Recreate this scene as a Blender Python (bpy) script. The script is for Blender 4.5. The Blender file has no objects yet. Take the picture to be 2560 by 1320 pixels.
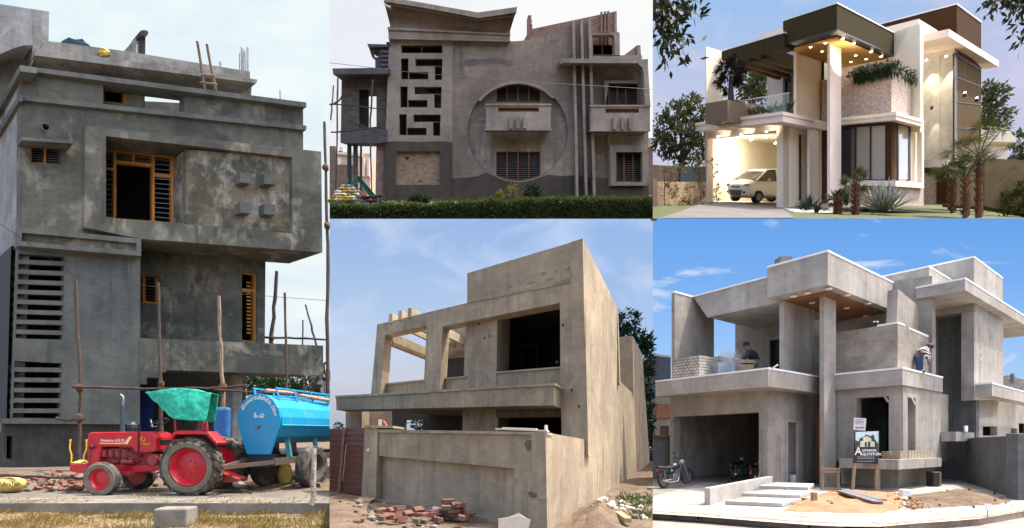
import bpy, bmesh, math, random
from mathutils import Vector, Matrix, noise as mnoise
from mathutils.geometry import delaunay_2d_cdt
C = bpy.context.scene.collection
rnd = random.Random(7)
F, CX, HV, EYE = 1300.0, 1280.0, 1080.0, 1.6      # lens in picture units, optical axis, horizon, eye height in metres
CAM = Vector((0, 0, EYE))
EXPO = 1.75
UP = Vector((0, 0, 1))
def V(*a): return Vector(a)
def ray(u, v): return Vector(((u-CX)/F, 1.0, (HV-v)/F))
def W(u, v, y): return CAM + ray(u, v)*y
def G(u, v, z=0.0): return W(u, v, (EYE-z)*F/(v-HV))
class Plane:
    """an upright wall plane through P along d"""
    def __init__(s, P, d): s.P = Vector(P); s.d = Vector(d); s.n = Vector((s.d.y, -s.d.x, 0)).normalized()
    def at(s, u, v):
        r = ray(u, v); return CAM + r*(s.n.dot(s.P-CAM)/s.n.dot(r))
    def off(s, vec): return Plane(s.P+Vector(vec), s.d)
class Level:
    """a floor plane through P spanned by a and b"""
    def __init__(s, P, a, b): s.P = Vector(P); s.n = Vector(a).cross(Vector(b)).normalized()
    def at(s, u, v):
        r = ray(u, v); return CAM + r*(s.n.dot(s.P-CAM)/s.n.dot(r))
    def off(s, vec): q = Level.__new__(Level); q.P = s.P+Vector(vec); q.n = s.n; return q
def circ(u, v, r, n=20, ry=None, a0=0, a1=360):
    ry = ry or r; full = abs(a1-a0) >= 360
    return [(u+r*math.cos(math.radians(a0+(a1-a0)*i/(n if full else n-1))), v-ry*math.sin(math.radians(a0+(a1-a0)*i/(n if full else n-1)))) for i in range(n)]
def quad(u0, v0, u1, v1): return [(u0, v0), (u1, v0), (u1, v1), (u0, v1)]
def fill(loops):
    """triangles of a flat outline with holes"""
    L = loops[0]; n = Vector((0, 0, 0))
    for i in range(len(L)): n += (L[i]-L[0]).cross(L[(i+1) % len(L)]-L[0])
    n.normalize(); a = n.orthogonal().normalized(); b = n.cross(a); P = []; E = []; rings = []
    for l in loops:
        k = len(P); q = [Vector((p.dot(a), p.dot(b))) for p in l]; P += q; rings.append(q); E += [(k+i, k+(i+1) % len(l)) for i in range(len(l))]
    def ins(p, R):
        c = False
        for i in range(len(R)):
            x, y = R[i], R[i-1]
            if (x.y > p.y) != (y.y > p.y) and p.x < (y.x-x.x)*(p.y-x.y)/(y.y-x.y)+x.x: c = not c
        return c
    vo, eo, fo, vm, em, fm = delaunay_2d_cdt(P, E, [], 0, 1e-7); out = []
    for f in fo:
        c = sum((vo[i] for i in f), Vector((0, 0)))/len(f)
        if ins(c, rings[0]) and not any(ins(c, r) for r in rings[1:]):
            if all(vm[i] for i in f): out.append(tuple(vm[i][0] for i in f))
            else: print('CROSSING OUTLINES')
    return out
class MB:
    def __init__(s): s.v = []; s.f = []; s.sm = False
    def add(s, vs, fs):
        b = len(s.v); s.v += [Vector(p) for p in vs]; s.f += [[i+b for i in f] for f in fs]; return s
    def slab(s, pl, outer, holes=(), ext=(0, 0, 0)):
        loops = [[pl.at(*p) for p in outer]] + [[pl.at(*p) for p in h] for h in holes]
        return s.prism(loops, ext)
    def prism(s, loops, ext):
        ext = Vector(ext); flat = [p for l in loops for p in l]; n = len(flat)
        tris = [tuple(range(len(loops[0])))] if len(loops) == 1 and len(loops[0]) == 4 else fill(loops)
        if ext.length < 1e-6: return s.add(flat, tris)
        fs = list(tris) + [tuple(i+n for i in reversed(t)) for t in tris]; k = 0
        for l in loops:
            m = len(l)
            for i in range(m): a = k+i; b = k+(i+1) % m; fs.append((a, b, b+n, a+n))
            k += m
        return s.add(flat+[p+ext for p in flat], fs)
    def room(s, pl, poly, ext):
        """an open-fronted shell behind an opening"""
        a = [pl.at(*p) for p in poly]; n = len(a); ext = Vector(ext); b = [p+ext for p in a]
        return s.add(a+b, [(i, (i+1) % n, (i+1) % n+n, i+n) for i in range(n)]+[tuple(range(n, 2*n))])
    def bar(s, pl, p, q, w, ext):
        p = Vector(p); q = Vector(q); t = (q-p).normalized(); m = Vector((-t.y, t.x))*w/2
        return s.slab(pl, [p+m, q+m, q-m, p-m], (), ext)
    def beam(s, A, B, w, h=None, side=None):
        A = Vector(A); B = Vector(B); h = h or w; t = (B-A).normalized()
        sd = Vector(side).normalized() if side is not None else (t.cross(UP).normalized() if abs(t.z) < .95 else Vector((1, 0, 0)))
        up = sd.cross(t).normalized(); sd = t.cross(up).normalized(); c = []
        for P in (A, B):
            for i, j in ((-1, -1), (1, -1), (1, 1), (-1, 1)): c.append(P+sd*i*w/2+up*j*h/2)
        return s.add(c, [(0, 1, 2, 3), (7, 6, 5, 4), (0, 4, 5, 1), (1, 5, 6, 2), (2, 6, 7, 3), (3, 7, 4, 0)])
    def box(s, c, size, rz=0, ax=None):
        c = Vector(c); m = ax if ax is not None else Matrix.Rotation(rz, 3, 'Z'); vs = []
        for z in (-.5, .5):
            for x, y in ((-.5, -.5), (.5, -.5), (.5, .5), (-.5, .5)): vs.append(c+m @ Vector((x*size[0], y*size[1], z*size[2])))
        return s.add(vs, [(3, 2, 1, 0), (4, 5, 6, 7), (0, 1, 5, 4), (1, 2, 6, 5), (2, 3, 7, 6), (3, 0, 4, 7)])
    def tube(s, pts, r, n=8, caps=True):
        pts = [Vector(p) for p in pts]; k = len(pts)
        rs = r if isinstance(r, (list, tuple)) else [r]*k; vs = []; fs = []; pn = None
        for i, p in enumerate(pts):
            t = (pts[min(i+1, k-1)]-pts[max(i-1, 0)]).normalized()
            a = (pn - t*pn.dot(t)) if pn is not None else t.cross(Vector((.3, .9, .2)) if abs(t.y) < .8 else Vector((1, 0, .1)))
            a.normalize(); pn = a; b = t.cross(a)
            for j in range(n): an = 2*math.pi*j/n; vs.append(p+(a*math.cos(an)+b*math.sin(an))*rs[i])
        for i in range(k-1):
            for j in range(n): fs.append((i*n+j, i*n+(j+1) % n, (i+1)*n+(j+1) % n, (i+1)*n+j))
        if caps: fs += [tuple(reversed(range(n))), tuple(range((k-1)*n, k*n))]
        s.sm = True; return s.add(vs, fs)
    def lathe(s, c, axis, prof, n=24, a=None, closed=False):
        """prof: (distance along axis, radius)"""
        c = Vector(c); t = Vector(axis).normalized(); a = (Vector(a) if a is not None else t.cross(Vector((.2, .3, .9)))).normalized(); b = t.cross(a); vs = []; fs = []; k = len(prof)
        for h, r in prof:
            for j in range(n): an = 2*math.pi*j/n; vs.append(c+t*h+(a*math.cos(an)+b*math.sin(an))*r)
        for i in range(k if closed else k-1):
            for j in range(n): i2 = (i+1) % k; fs.append((i*n+j, i*n+(j+1) % n, i2*n+(j+1) % n, i2*n+j))
        if not closed: fs += [tuple(reversed(range(n))), tuple(range((k-1)*n, k*n))]
        return s.add(vs, fs)
    def blob(s, c, size, sub=2, amp=.2, fr=1.5, seed=0, m=None):
        bm = bmesh.new(); bmesh.ops.create_icosphere(bm, subdivisions=sub, radius=1.0); c = Vector(c)
        vs = []
        for v in bm.verts:
            d = 1+amp*mnoise.noise(v.co*fr+Vector((seed*3.1, seed*1.7, seed)))
            q = Vector((v.co.x*size[0]*d, v.co.y*size[1]*d, v.co.z*size[2]*d)); vs.append(c+(m @ q if m else q))
        fs = [[v.index for v in f.verts] for f in bm.faces]; bm.free(); s.sm = True; return s.add(vs, fs)
    def loft(s, rings, cap=True):
        n = len(rings[0]); vs = [p for r in rings for p in r]; fs = []
        for i in range(len(rings)-1):
            for j in range(n): fs.append((i*n+j, i*n+(j+1) % n, (i+1)*n+(j+1) % n, (i+1)*n+j))
        if cap: fs += [tuple(reversed(range(n))), tuple(range((len(rings)-1)*n, len(rings)*n))]
        return s.add(vs, fs)
    def leaf(s, c, d, l, w, nrm=None):
        """one pointed leaf blade from c along d"""
        d = Vector(d).normalized(); sd = d.cross(nrm if nrm is not None else Vector((rnd.uniform(-1, 1), rnd.uniform(-1, 1), rnd.uniform(-1, 1))))
        if sd.length < 1e-4: sd = d.orthogonal()
        sd.normalize(); c = Vector(c)
        return s.add([c, c+d*l*.45+sd*w/2, c+d*l, c+d*l*.45-sd*w/2], [(0, 1, 2, 3)])
    def clip(s, u0=None, u1=None, v0=None, v1=None):
        """keep only what stands inside its own diorama's wedge of ground"""
        bm = bmesh.new(); vs = [bm.verts.new(p) for p in s.v]
        for f in s.f:
            try: bm.faces.new([vs[i] for i in f])
            except ValueError: pass
        for val, nrm in ((u0, 1), (u1, -1)):
            if val is not None:
                k = (val-CX)/F; bmesh.ops.bisect_plane(bm, geom=bm.verts[:]+bm.edges[:]+bm.faces[:], plane_co=CAM, plane_no=Vector((nrm, -nrm*k, 0)), clear_inner=True)
        for val, nrm in ((v0, -1), (v1, 1)):
            if val is not None:
                k = (HV-val)/F; bmesh.ops.bisect_plane(bm, geom=bm.verts[:]+bm.edges[:]+bm.faces[:], plane_co=CAM, plane_no=Vector((0, -nrm*k, nrm)), clear_inner=True)
        bm.verts.index_update(); s.v = [v.co.copy() for v in bm.verts]; s.f = [[v.index for v in f.verts] for f in bm.faces]; bm.free(); return s
    def build(s, name, mat, parent=None, smooth=None, bevel=0, label=None, origin=None):
        o0 = org(parent) if parent else (Vector(origin) if origin is not None else base_of(s.v))
        me = bpy.data.meshes.new(name); me.from_pydata([p-o0 for p in s.v], [], s.f); me.validate()
        bm = bmesh.new(); bm.from_mesh(me); bmesh.ops.recalc_face_normals(bm, faces=bm.faces); bm.to_mesh(me); bm.free()
        for m in (mat if isinstance(mat, (list, tuple)) else [mat]): me.materials.append(m)
        o = bpy.data.objects.new(name, me); C.objects.link(o)
        if parent: o.parent = parent
        else: o.location = o0
        if smooth if smooth is not None else s.sm:
            me.shade_smooth()
            if hasattr(me, 'set_sharp_from_angle'): me.set_sharp_from_angle(angle=math.radians(42))
        if bevel:
            b = o.modifiers.new('bevel', 'BEVEL'); b.width = bevel; b.segments = 2; b.limit_method = 'ANGLE'; b.angle_limit = math.radians(35)
        if label: o['label'] = label
        return o
def base_of(vs):
    n = len(vs); return Vector((sum(p.x for p in vs)/n, sum(p.y for p in vs)/n, min(p.z for p in vs)))
def org(o):
    p = Vector((0, 0, 0))
    while o: p = p+o.location; o = o.parent
    return p
def tag(o, label, cat, group=None, kind=None):
    if label: o['label'] = label
    if cat: o['category'] = cat
    if group: o['group'] = group
    if kind: o['kind'] = kind
    return o
def thing(name, loc, label, cat, group=None):
    o = bpy.data.objects.new(name, None); C.objects.link(o); o.location = loc; o.empty_display_size = .2
    return tag(o, label, cat, group)
def structure(o): o['kind'] = 'structure'; return o
def dup(o, loc, label=None, parent=None, rz=None):
    c = o.copy(); C.objects.link(c)
    if parent is None:
        c.location = loc
        if rz is not None: c.rotation_euler.z = rz
        if label: c['label'] = label
    else: c.parent = parent
    for ch in o.children: dup(ch, None, None, c)
    return c
# ---------------------------------------------------------------- materials
def srgb(r, g, b):
    f = lambda c: (c/255/12.92) if c/255 <= .04045 else ((c/255+.055)/1.055)**2.4
    return (f(r), f(g), f(b), 1)
class NT:
    def __init__(s, name):
        s.m = bpy.data.materials.new(name); s.m.use_nodes = True; s.t = s.m.node_tree; s.n = s.t.nodes; s.b = s.n['Principled BSDF']; s.out = s.n['Material Output']
        s.co = s.n.new('ShaderNodeTexCoord')
    def link(s, a, b): s.t.links.new(a, b); return s
    def noise(s, scale, detail=4, rough=.55, vec=None, mp=None, w=0):
        n = s.n.new('ShaderNodeTexNoise'); n.inputs['Scale'].default_value = scale; n.inputs['Detail'].default_value = detail; n.inputs['Roughness'].default_value = rough; n.inputs['Distortion'].default_value = w
        src = vec or s.co.outputs['Object']
        if mp:
            m = s.n.new('ShaderNodeMapping'); m.inputs['Scale'].default_value = mp; s.link(src, m.inputs[0]); src = m.outputs[0]
        s.link(src, n.inputs['Vector']); return n.outputs['Fac']
    def ramp(s, fac, stops):
        r = s.n.new('ShaderNodeValToRGB'); e = r.color_ramp.elements
        for i, (p, c) in enumerate(stops):
            if i < 2: e[i].position = p; e[i].color = c
            else: q = e.new(p); q.color = c
        s.link(fac, r.inputs[0]); return r.outputs[0]
    def mix(s, fac, a, b, mode='MIX'):
        m = s.n.new('ShaderNodeMix'); m.data_type = 'RGBA'; m.blend_type = mode
        for k, x in ((0, fac), (6, a), (7, b)):
            if hasattr(x, 'is_output'): s.link(x, m.inputs[k])
            else: m.inputs[k].default_value = x
        return m.outputs[2]
    def math(s, op, a, b=0.0):
        m = s.n.new('ShaderNodeMath'); m.operation = op
        for k, x in ((0, a), (1, b)):
            if hasattr(x, 'is_output'): s.link(x, m.inputs[k])
            else: m.inputs[k].default_value = x
        return m.outputs[0]
    def bump(s, h, st=.3, dist=.02):
        b = s.n.new('ShaderNodeBump'); b.inputs['Strength'].default_value = st; b.inputs['Distance'].default_value = dist; s.link(h, b.inputs['Height']); s.link(b.outputs[0], s.b.inputs['Normal']); return s
    def done(s, col, rough=.8, metal=0, spec=None):
        if hasattr(col, 'is_output'): s.link(col, s.b.inputs['Base Color'])
        else: s.b.inputs['Base Color'].default_value = col
        s.b.inputs['Roughness'].default_value = rough; s.b.inputs['Metallic'].default_value = metal
        if spec is not None: s.b.inputs['Specular IOR Level'].default_value = spec
        return s.m
def g4(r, g, b): return (r, g, b, 1)
BW = [(0.0, (0, 0, 0, 1)), (1.0, (1, 1, 1, 1))]
def conc(name, base, dark, light, sc=1.0, lo=.42, hi=.6, la=.62, lb=.74, bump=.25, rough=.92, fine=.22, warp=.4, pat=1.0):
    """trowelled cement render: damp dark clouds, pale lime bloom, trowel streaks and grain"""
    t = NT(name)
    big = t.noise(.55*sc, 6, .6, w=.6); col = t.mix(t.ramp(big, [(lo, (0, 0, 0, 1)), (hi, (1, 1, 1, 1))]), g4(*dark), g4(*base))
    blo = t.noise(1.1*sc, 8, .68, mp=(1, 1, .7), w=warp); col = t.mix(t.ramp(blo, [(la, (0, 0, 0, 1)), (lb, (1, 1, 1, 1))]), col, g4(*light))
    stn = t.noise(4*sc, 5, .6, mp=(1, 1, .12)); col = t.mix(.34*pat, col, t.ramp(stn, [(.3, (.45, .45, .45, 1)), (.7, (1.25, 1.25, 1.25, 1))]), 'MULTIPLY'); mid = t.noise(2.3*sc, 7, .7, w=.8); col = t.mix(.38*pat, col, t.ramp(mid, [(.32, (.5, .5, .5, 1)), (.5, (1, 1, 1, 1)), (.68, (1.3, 1.3, 1.3, 1))]), 'MULTIPLY')
    drip = t.math('MULTIPLY', t.ramp(t.noise(5*sc, 4, .6, mp=(1, 1, .045)), [(.55, (0, 0, 0, 1)), (.66, (1, 1, 1, 1))]), t.ramp(t.noise(.8*sc, 3, .6), [(.46, (0, 0, 0, 1)), (.58, (1, 1, 1, 1))])); col = t.mix(t.math('MULTIPLY', drip, .55*pat), col, g4(*[x*.55 for x in dark]))
    trow = t.noise(9*sc, 5, .65, mp=(.35, .35, 1)); col = t.mix(fine, col, t.ramp(trow, [(.3, (.4, .4, .4, 1)), (.7, (1.4, 1.4, 1.4, 1))]), 'MULTIPLY')
    grain = t.noise(60*sc, 3, .7); col = t.mix(fine, col, t.ramp(grain, [(.3, (.55, .55, .55, 1)), (.7, (1.35, 1.35, 1.35, 1))]), 'MULTIPLY')
    t.bump(t.math('ADD', grain, t.math('MULTIPLY', trow, 1.5)), bump, .02/sc)
    return t.done(col, rough, spec=.25)
def plain(name, col, rough=.6, metal=0, var=.15, sc=6, spec=None, bump=0):
    t = NT(name); n = t.noise(sc, 5, .6)
    c = t.mix(1.0, g4(*col), t.ramp(n, [(.25, (1-var*2, 1-var*2, 1-var*2, 1)), (.75, (1+var*2, 1+var*2, 1+var*2, 1))]), 'MULTIPLY')
    if bump: t.bump(n, bump, .01)
    return t.done(c, rough, metal, spec)
def worn(name, col, dust, lo=.45, hi=.75, amt=.6, rough=.4, streak=1.0, spec=.5):
    """paint with dust film, scuffs and run marks"""
    t = NT(name); n = t.noise(2.6, 8, .7, mp=(1, 1, streak), w=.4); k = t.noise(22, 5, .7, mp=(1, 1, streak)); f = t.math('MULTIPLY', t.ramp(n, [(lo, (0, 0, 0, 1)), (hi, (1, 1, 1, 1))]), amt)
    c = t.mix(f, g4(*col), g4(*dust)); c = t.mix(t.math('MULTIPLY', t.ramp(k, [(.62, (0, 0, 0, 1)), (.72, (1, 1, 1, 1))]), .35), c, g4(*[x*.5+.03 for x in dust])); m = t.done(c, rough, 0, spec)
    r_ = t.math('ADD', t.math('MULTIPLY', f, .5), rough); t.link(r_, t.b.inputs['Roughness']); return m
def two(name, a, b, sc=5, lo=.4, hi=.6, rough=.9, mp=None, bump=.3, grain=40, dist=.02):
    t = NT(name); n = t.noise(sc, 7, .65, mp=mp, w=.5); c = t.mix(t.ramp(n, [(lo, (0, 0, 0, 1)), (hi, (1, 1, 1, 1))]), g4(*a), g4(*b))
    gr = t.noise(grain, 3, .7); c = t.mix(.35, c, t.ramp(gr, [(.3, (.5, .5, .5, 1)), (.7, (1.4, 1.4, 1.4, 1))]), 'MULTIPLY')
    if bump: t.bump(gr, bump, dist)
    return t.done(c, rough, spec=.3)
def leafmat(name, a, b, rough=.75, trans=.2):
    t = NT(name); g = t.n.new('ShaderNodeNewGeometry')
    c = t.mix(g.outputs['Random Per Island'], g4(*a), g4(*b)); m = t.done(c, rough, spec=.12)
    tr = t.n.new('ShaderNodeBsdfTranslucent'); t.link(c, tr.inputs[0]); mx = t.n.new('ShaderNodeMixShader'); mx.inputs[0].default_value = trans
    t.link(t.b.outputs[0], mx.inputs[1]); t.link(tr.outputs[0], mx.inputs[2]); t.link(mx.outputs[0], t.out.inputs[0]); return m
def brick(name, a, b, mortar, bw=.23, bh=.075, axis=(1, 0, 0), mo=.012, sc=1.0):
    t = NT(name); d = t.n.new('ShaderNodeVectorMath'); d.operation = 'DOT_PRODUCT'; d.inputs[1].default_value = axis; t.link(t.co.outputs['Object'], d.inputs[0])
    sp = t.n.new('ShaderNodeSeparateXYZ'); t.link(t.co.outputs['Object'], sp.inputs[0]); cb = t.n.new('ShaderNodeCombineXYZ'); t.link(d.outputs['Value'], cb.inputs[0]); t.link(sp.outputs[2], cb.inputs[1])
    k = t.n.new('ShaderNodeTexBrick'); k.inputs['Scale'].default_value = sc; k.inputs['Brick Width'].default_value = bw; k.inputs['Row Height'].default_value = bh; k.inputs['Mortar Size'].default_value = mo; k.inputs['Mortar Smooth'].default_value = .4
    k.inputs['Color1'].default_value = g4(*a); k.inputs['Color2'].default_value = g4(*b); k.inputs['Mortar'].default_value = g4(*mortar); t.link(cb.outputs[0], k.inputs['Vector'])
    n = t.noise(3, 6, .65); c = t.mix(.6, k.outputs['Color'], t.ramp(n, [(.3, (.45, .45, .45, 1)), (.7, (1.4, 1.4, 1.4, 1))]), 'MULTIPLY')
    t.bump(t.math('SUBTRACT', t.noise(40, 3), k.outputs['Fac']), .5, .02); return t.done(c, .92, spec=.2)
def glow(name, col, st):
    t = NT(name); e = t.n.new('ShaderNodeEmission'); e.inputs[0].default_value = col; e.inputs[1].default_value = st; t.link(e.outputs[0], t.out.inputs[0]); return t.m
def glass(name, col=(.02, .025, .03), rough=.05):
    return plain(name, col, rough, 0, .05, spec=.6)
def text_mb(txt, size, origin, ex, ey, ext=.004, bold=0.0, shear=0.0, align='LEFT'):
    cu = bpy.data.curves.new('lettering', 'FONT'); cu.body = txt; cu.size = size; cu.offset = bold; cu.shear = shear; cu.align_x = align; cu.resolution_u = 3
    o = bpy.data.objects.new('lettering', cu); me = o.to_mesh(); mb = MB(); ex = Vector(ex).normalized(); ey = Vector(ey).normalized(); nz = ex.cross(ey)
    mb.add([Vector(origin)+ex*v.co.x+ey*v.co.y+nz*ext for v in me.vertices], [list(p.vertices) for p in me.polygons])
    o.to_mesh_clear(); bpy.data.objects.remove(o); bpy.data.curves.remove(cu); return mb
# ---------------------------------------------------------------- shared plants
def crown(mb, c, size, n, l, w, hollow=.45, seed=0, gap=.1, up=0.0, keep=None):
    """leaf sprays spread through a lumpy crown with gaps"""
    r = random.Random(seed); c = Vector(c); k = 0; tries = 0
    while k < n and tries < n*6:
        tries += 1
        d = Vector((r.gauss(0, 1), r.gauss(0, 1), r.gauss(0, 1))).normalized(); q = r.uniform(hollow, 1)**.6
        lump = 1+.38*mnoise.noise(d*1.8+Vector((seed*1.3, seed, 0)))
        p = Vector((d.x*size[0], d.y*size[1], d.z*size[2]))*q*lump
        if mnoise.noise(p*(2.6/max(size))+Vector((seed*7, 0, seed))) < -gap: continue
        P = c+p
        if keep and not keep(P): continue
        dd = (d*.6+Vector((r.uniform(-1, 1), r.uniform(-1, 1), r.uniform(-1, 1)+up))).normalized(); s_ = r.uniform(.7, 1.3)
        mb.leaf(P, dd, l*s_, w*s_, Vector((r.uniform(-1, 1), r.uniform(-1, 1), r.uniform(-1, 1)))); k += 1
    return mb
def pix(P):
    q = Vector(P)-CAM; return CX+F*q.x/q.y, HV-F*q.z/q.y
def inside(u0, u1, v0, v1):
    def f(P):
        u, v = pix(P); return u0 < u < u1 and v0 < v < v1
    return f
def limb_tree(root, base, top, rad, lm, bark, clumps, n, l, w, seed, keep=None, branches=True, gap=.1):
    base = Vector(base); top = Vector(top); r = random.Random(seed); t = MB()
    pts = [base.lerp(top, k/6)+Vector((r.uniform(-1, 1), r.uniform(-1, 1), 0))*rad*(.6 if 0 < k < 6 else 0) for k in range(7)]
    t.tube(pts, [rad*(1.25-.8*k/6) for k in range(7)], 7)
    if branches:
        for c, s_ in clumps:
            a = base.lerp(top, r.uniform(.35, .8)); c = Vector(c); m = a.lerp(c, .5)+Vector((0, 0, -.12*(c-a).length))
            t.tube([a, m, c], [rad*.5, rad*.33, rad*.1], 6)
    t.build('trunk', bark, root)
    f = MB(); tot = sum(s_[0]*s_[1]*s_[2] for _, s_ in clumps)**.0 or 1; vol = sum((s_[0]*s_[2]) for _, s_ in clumps)
    for i, (c, s_) in enumerate(clumps): crown(f, c, s_, int(n*s_[0]*s_[2]/vol), l, w, .3, seed*11+i, gap, keep=keep)
    f.build('crown', lm, root)
def wheel(root, c, axis, R, tw, rim_r, tyre_m, rim_m, lugs=0, spokes=0, rimlabel=None, dish=.4):
    """tyre with tread + rim; axis points to the outside"""
    ax = Vector(axis).normalized(); c = Vector(c); h = tw/2
    t = MB(); t.lathe(c, ax, [(-h*.75, rim_r), (-h, rim_r*1.12), (-h*1.02, R*.86), (-h*.85, R*.96), (-h*.4, R), (h*.4, R), (h*.85, R*.96), (h*1.02, R*.86), (h, rim_r*1.12), (h*.75, rim_r)], 36, closed=True)
    t.sm = True
    a = ax.cross(UP).normalized() if abs(ax.z) < .9 else Vector((1, 0, 0)); b = ax.cross(a)
    for i in range(lugs):
        for sd in (-1, 1):
            an = 2*math.pi*(i+(.5 if sd > 0 else 0))/lugs; an2 = an+.20
            rad = lambda q: a*math.cos(q)+b*math.sin(q)
            A = c+rad(an)*(R*1.0)+ax*sd*h*.05; B = c+rad(an2)*(R*.955)+ax*sd*h*.98; t.beam(A, B, R*.075, R*.07, side=rad(an))
            t.beam(B, c+rad(an2+.02)*(R*.84)+ax*sd*h*1.02, R*.07, R*.05, side=rad(an2).cross(ax))
    wt = t.build('wheel', tyre_m, root)
    m = MB(); m.lathe(c, ax, [(-h*.7, rim_r*.4), (-h*.7, rim_r), (h*.8, rim_r*1.03), (h*.86, rim_r*.98), (h*.6, rim_r*.9), (h*dish*.3, rim_r*.78), (h*dish*.55, rim_r*.55), (h*dish, rim_r*.42), (h*(dish+.1), rim_r*.2), (h*(dish+.12), 0.001)], 32)
    m.sm = True
    for i in range(8 if not spokes else 5):
        an = 2*math.pi*i/(8 if not spokes else 5); q = a*math.cos(an)+b*math.sin(an); m.lathe(c+q*rim_r*.32+ax*h*(dish+.02), ax, [(0, rim_r*.05), (h*.16, rim_r*.05)], 8)
    m.build('rim', rim_m, wt); return wt
# ================================================================ left: grey house, tractor and water tanker
cWet = conc('render_grey_green', (.124, .125, .103), (.070, .074, .063), (.27, .255, .195), .75, .42, .56, .54, .66)
cWet2 = conc('render_smooth_grey', (.122, .131, .122), (.088, .096, .09), (.25, .25, .235), .8, .35, .6, .68, .8)
cPatch = conc('render_lime_bloom', (.17, .155, .11), (.085, .082, .06), (.42, .40, .34), 1.5, .44, .56, .5, .72, .35, warp=.2)
cPale = conc('render_pale', (.33, .335, .33), (.23, .235, .23), (.45, .45, .44), .9)
cRaw = conc('raw_concrete', (.30, .295, .27), (.17, .165, .15), (.46, .45, .41), 1.2)
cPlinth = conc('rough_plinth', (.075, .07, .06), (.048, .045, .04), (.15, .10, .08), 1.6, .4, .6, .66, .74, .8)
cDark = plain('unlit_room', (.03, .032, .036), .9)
mWood = two('varnished_teak', (.42, .19, .03), (.27, .10, .02), 3, mp=(6, 6, .4), rough=.55, grain=30, bump=.1)
mIron = plain('window_iron', (.16, .17, .18), .5, .6)
mPole = two('scaffold_timber', (.088, .060, .048), (.045, .033, .028), 6, mp=(3, 3, .5), bump=.7, grain=14, dist=.03)
mPoleP = two('pale_timber', (.25, .19, .135), (.14, .10, .07), 6, mp=(3, 3, .5), bump=.5, grain=14)
mRope = two('coir_rope', (.12, .062, .022), (.06, .032, .014), 20)
mRed = worn('tractor_red', (.46, .006, .02), (.26, .10, .075), .46, .8, .55, .3)
mRedD = worn('tractor_red_dusty', (.30, .010, .02), (.16, .08, .06), .4, .7, .7, .5)
mTyre = two('dusty_tyre', (.030, .029, .028), (.17, .15, .115), 3, .45, .7, bump=.3)
mTyreS = two('dusty_tyre_wall', (.12, .105, .08), (.2, .175, .13), 4, .4, .7, bump=.3)
mYel = plain('yellow_paint', (.62, .36, .01), .5)
mDkBlue = plain('exhaust_grey_blue', (.035, .06, .085), .5, .3)
mBlk = plain('black_rubber', (.012, .012, .013), .6)
mChrome = plain('bright_metal', (.55, .55, .56), .3, .9)
mTarp = two('teal_tarpaulin', (.012, .30, .205), (.025, .40, .28), 3, rough=.6, bump=.25, grain=8, dist=.05)
mCyan = worn('tank_blue', (.010, .25, .47), (.13, .22, .25), .5, .8, .55, .42, streak=.25)
mCyanD = plain('tank_frame_blue', (.01, .10, .2), .6)
mWhiteP = plain('white_lettering', (.75, .75, .72), .6)
mRust = two('rusted_channel', (.10, .055, .03), (.06, .06, .062), 3, bump=.4)
mBrickR = two('loose_brick', (.135, .048, .032), (.19, .11, .085), 2.2, bump=.5, grain=30)
mRoad = two('dusty_road', (.12, .105, .085), (.18, .16, .13), 1.1, bump=.6, grain=30)
mKerb = two('kerb_concrete', (.22, .20, .165), (.14, .135, .115), 1.6, bump=.5)
mVerge = two('dry_verge', (.15, .105, .05), (.2, .155, .085), 2.5, bump=.8, grain=20)
mSoil = two('rubble_soil', (.10, .08, .058), (.17, .115, .08), 2.2, bump=.9, grain=18)
mGrass = leafmat('dry_grass', (.17, .11, .03), (.30, .22, .09), .8)
mGrassG = leafmat('green_grass', (.07, .12, .02), (.2, .19, .05), .8)
mBlueDoor = plain('blue_door', (.006, .025, .11), .5)
mBlueP = plain('light_blue_paint', (.03, .25, .55), .5)
mSack = two('cement_sack_yellow', (.62, .45, .12), (.5, .37, .12), 5, bump=.3)
mPlast = plain('clear_plastic_sheet', (.35, .36, .36), .25, 0, .2, spec=.7)
mLeafT = leafmat('far_leaves', (.02, .055, .015), (.07, .12, .03))
mPaleB = conc('pale_far_house', (.6, .6, .56), (.5, .5, .46), (.66, .66, .62))

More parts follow.
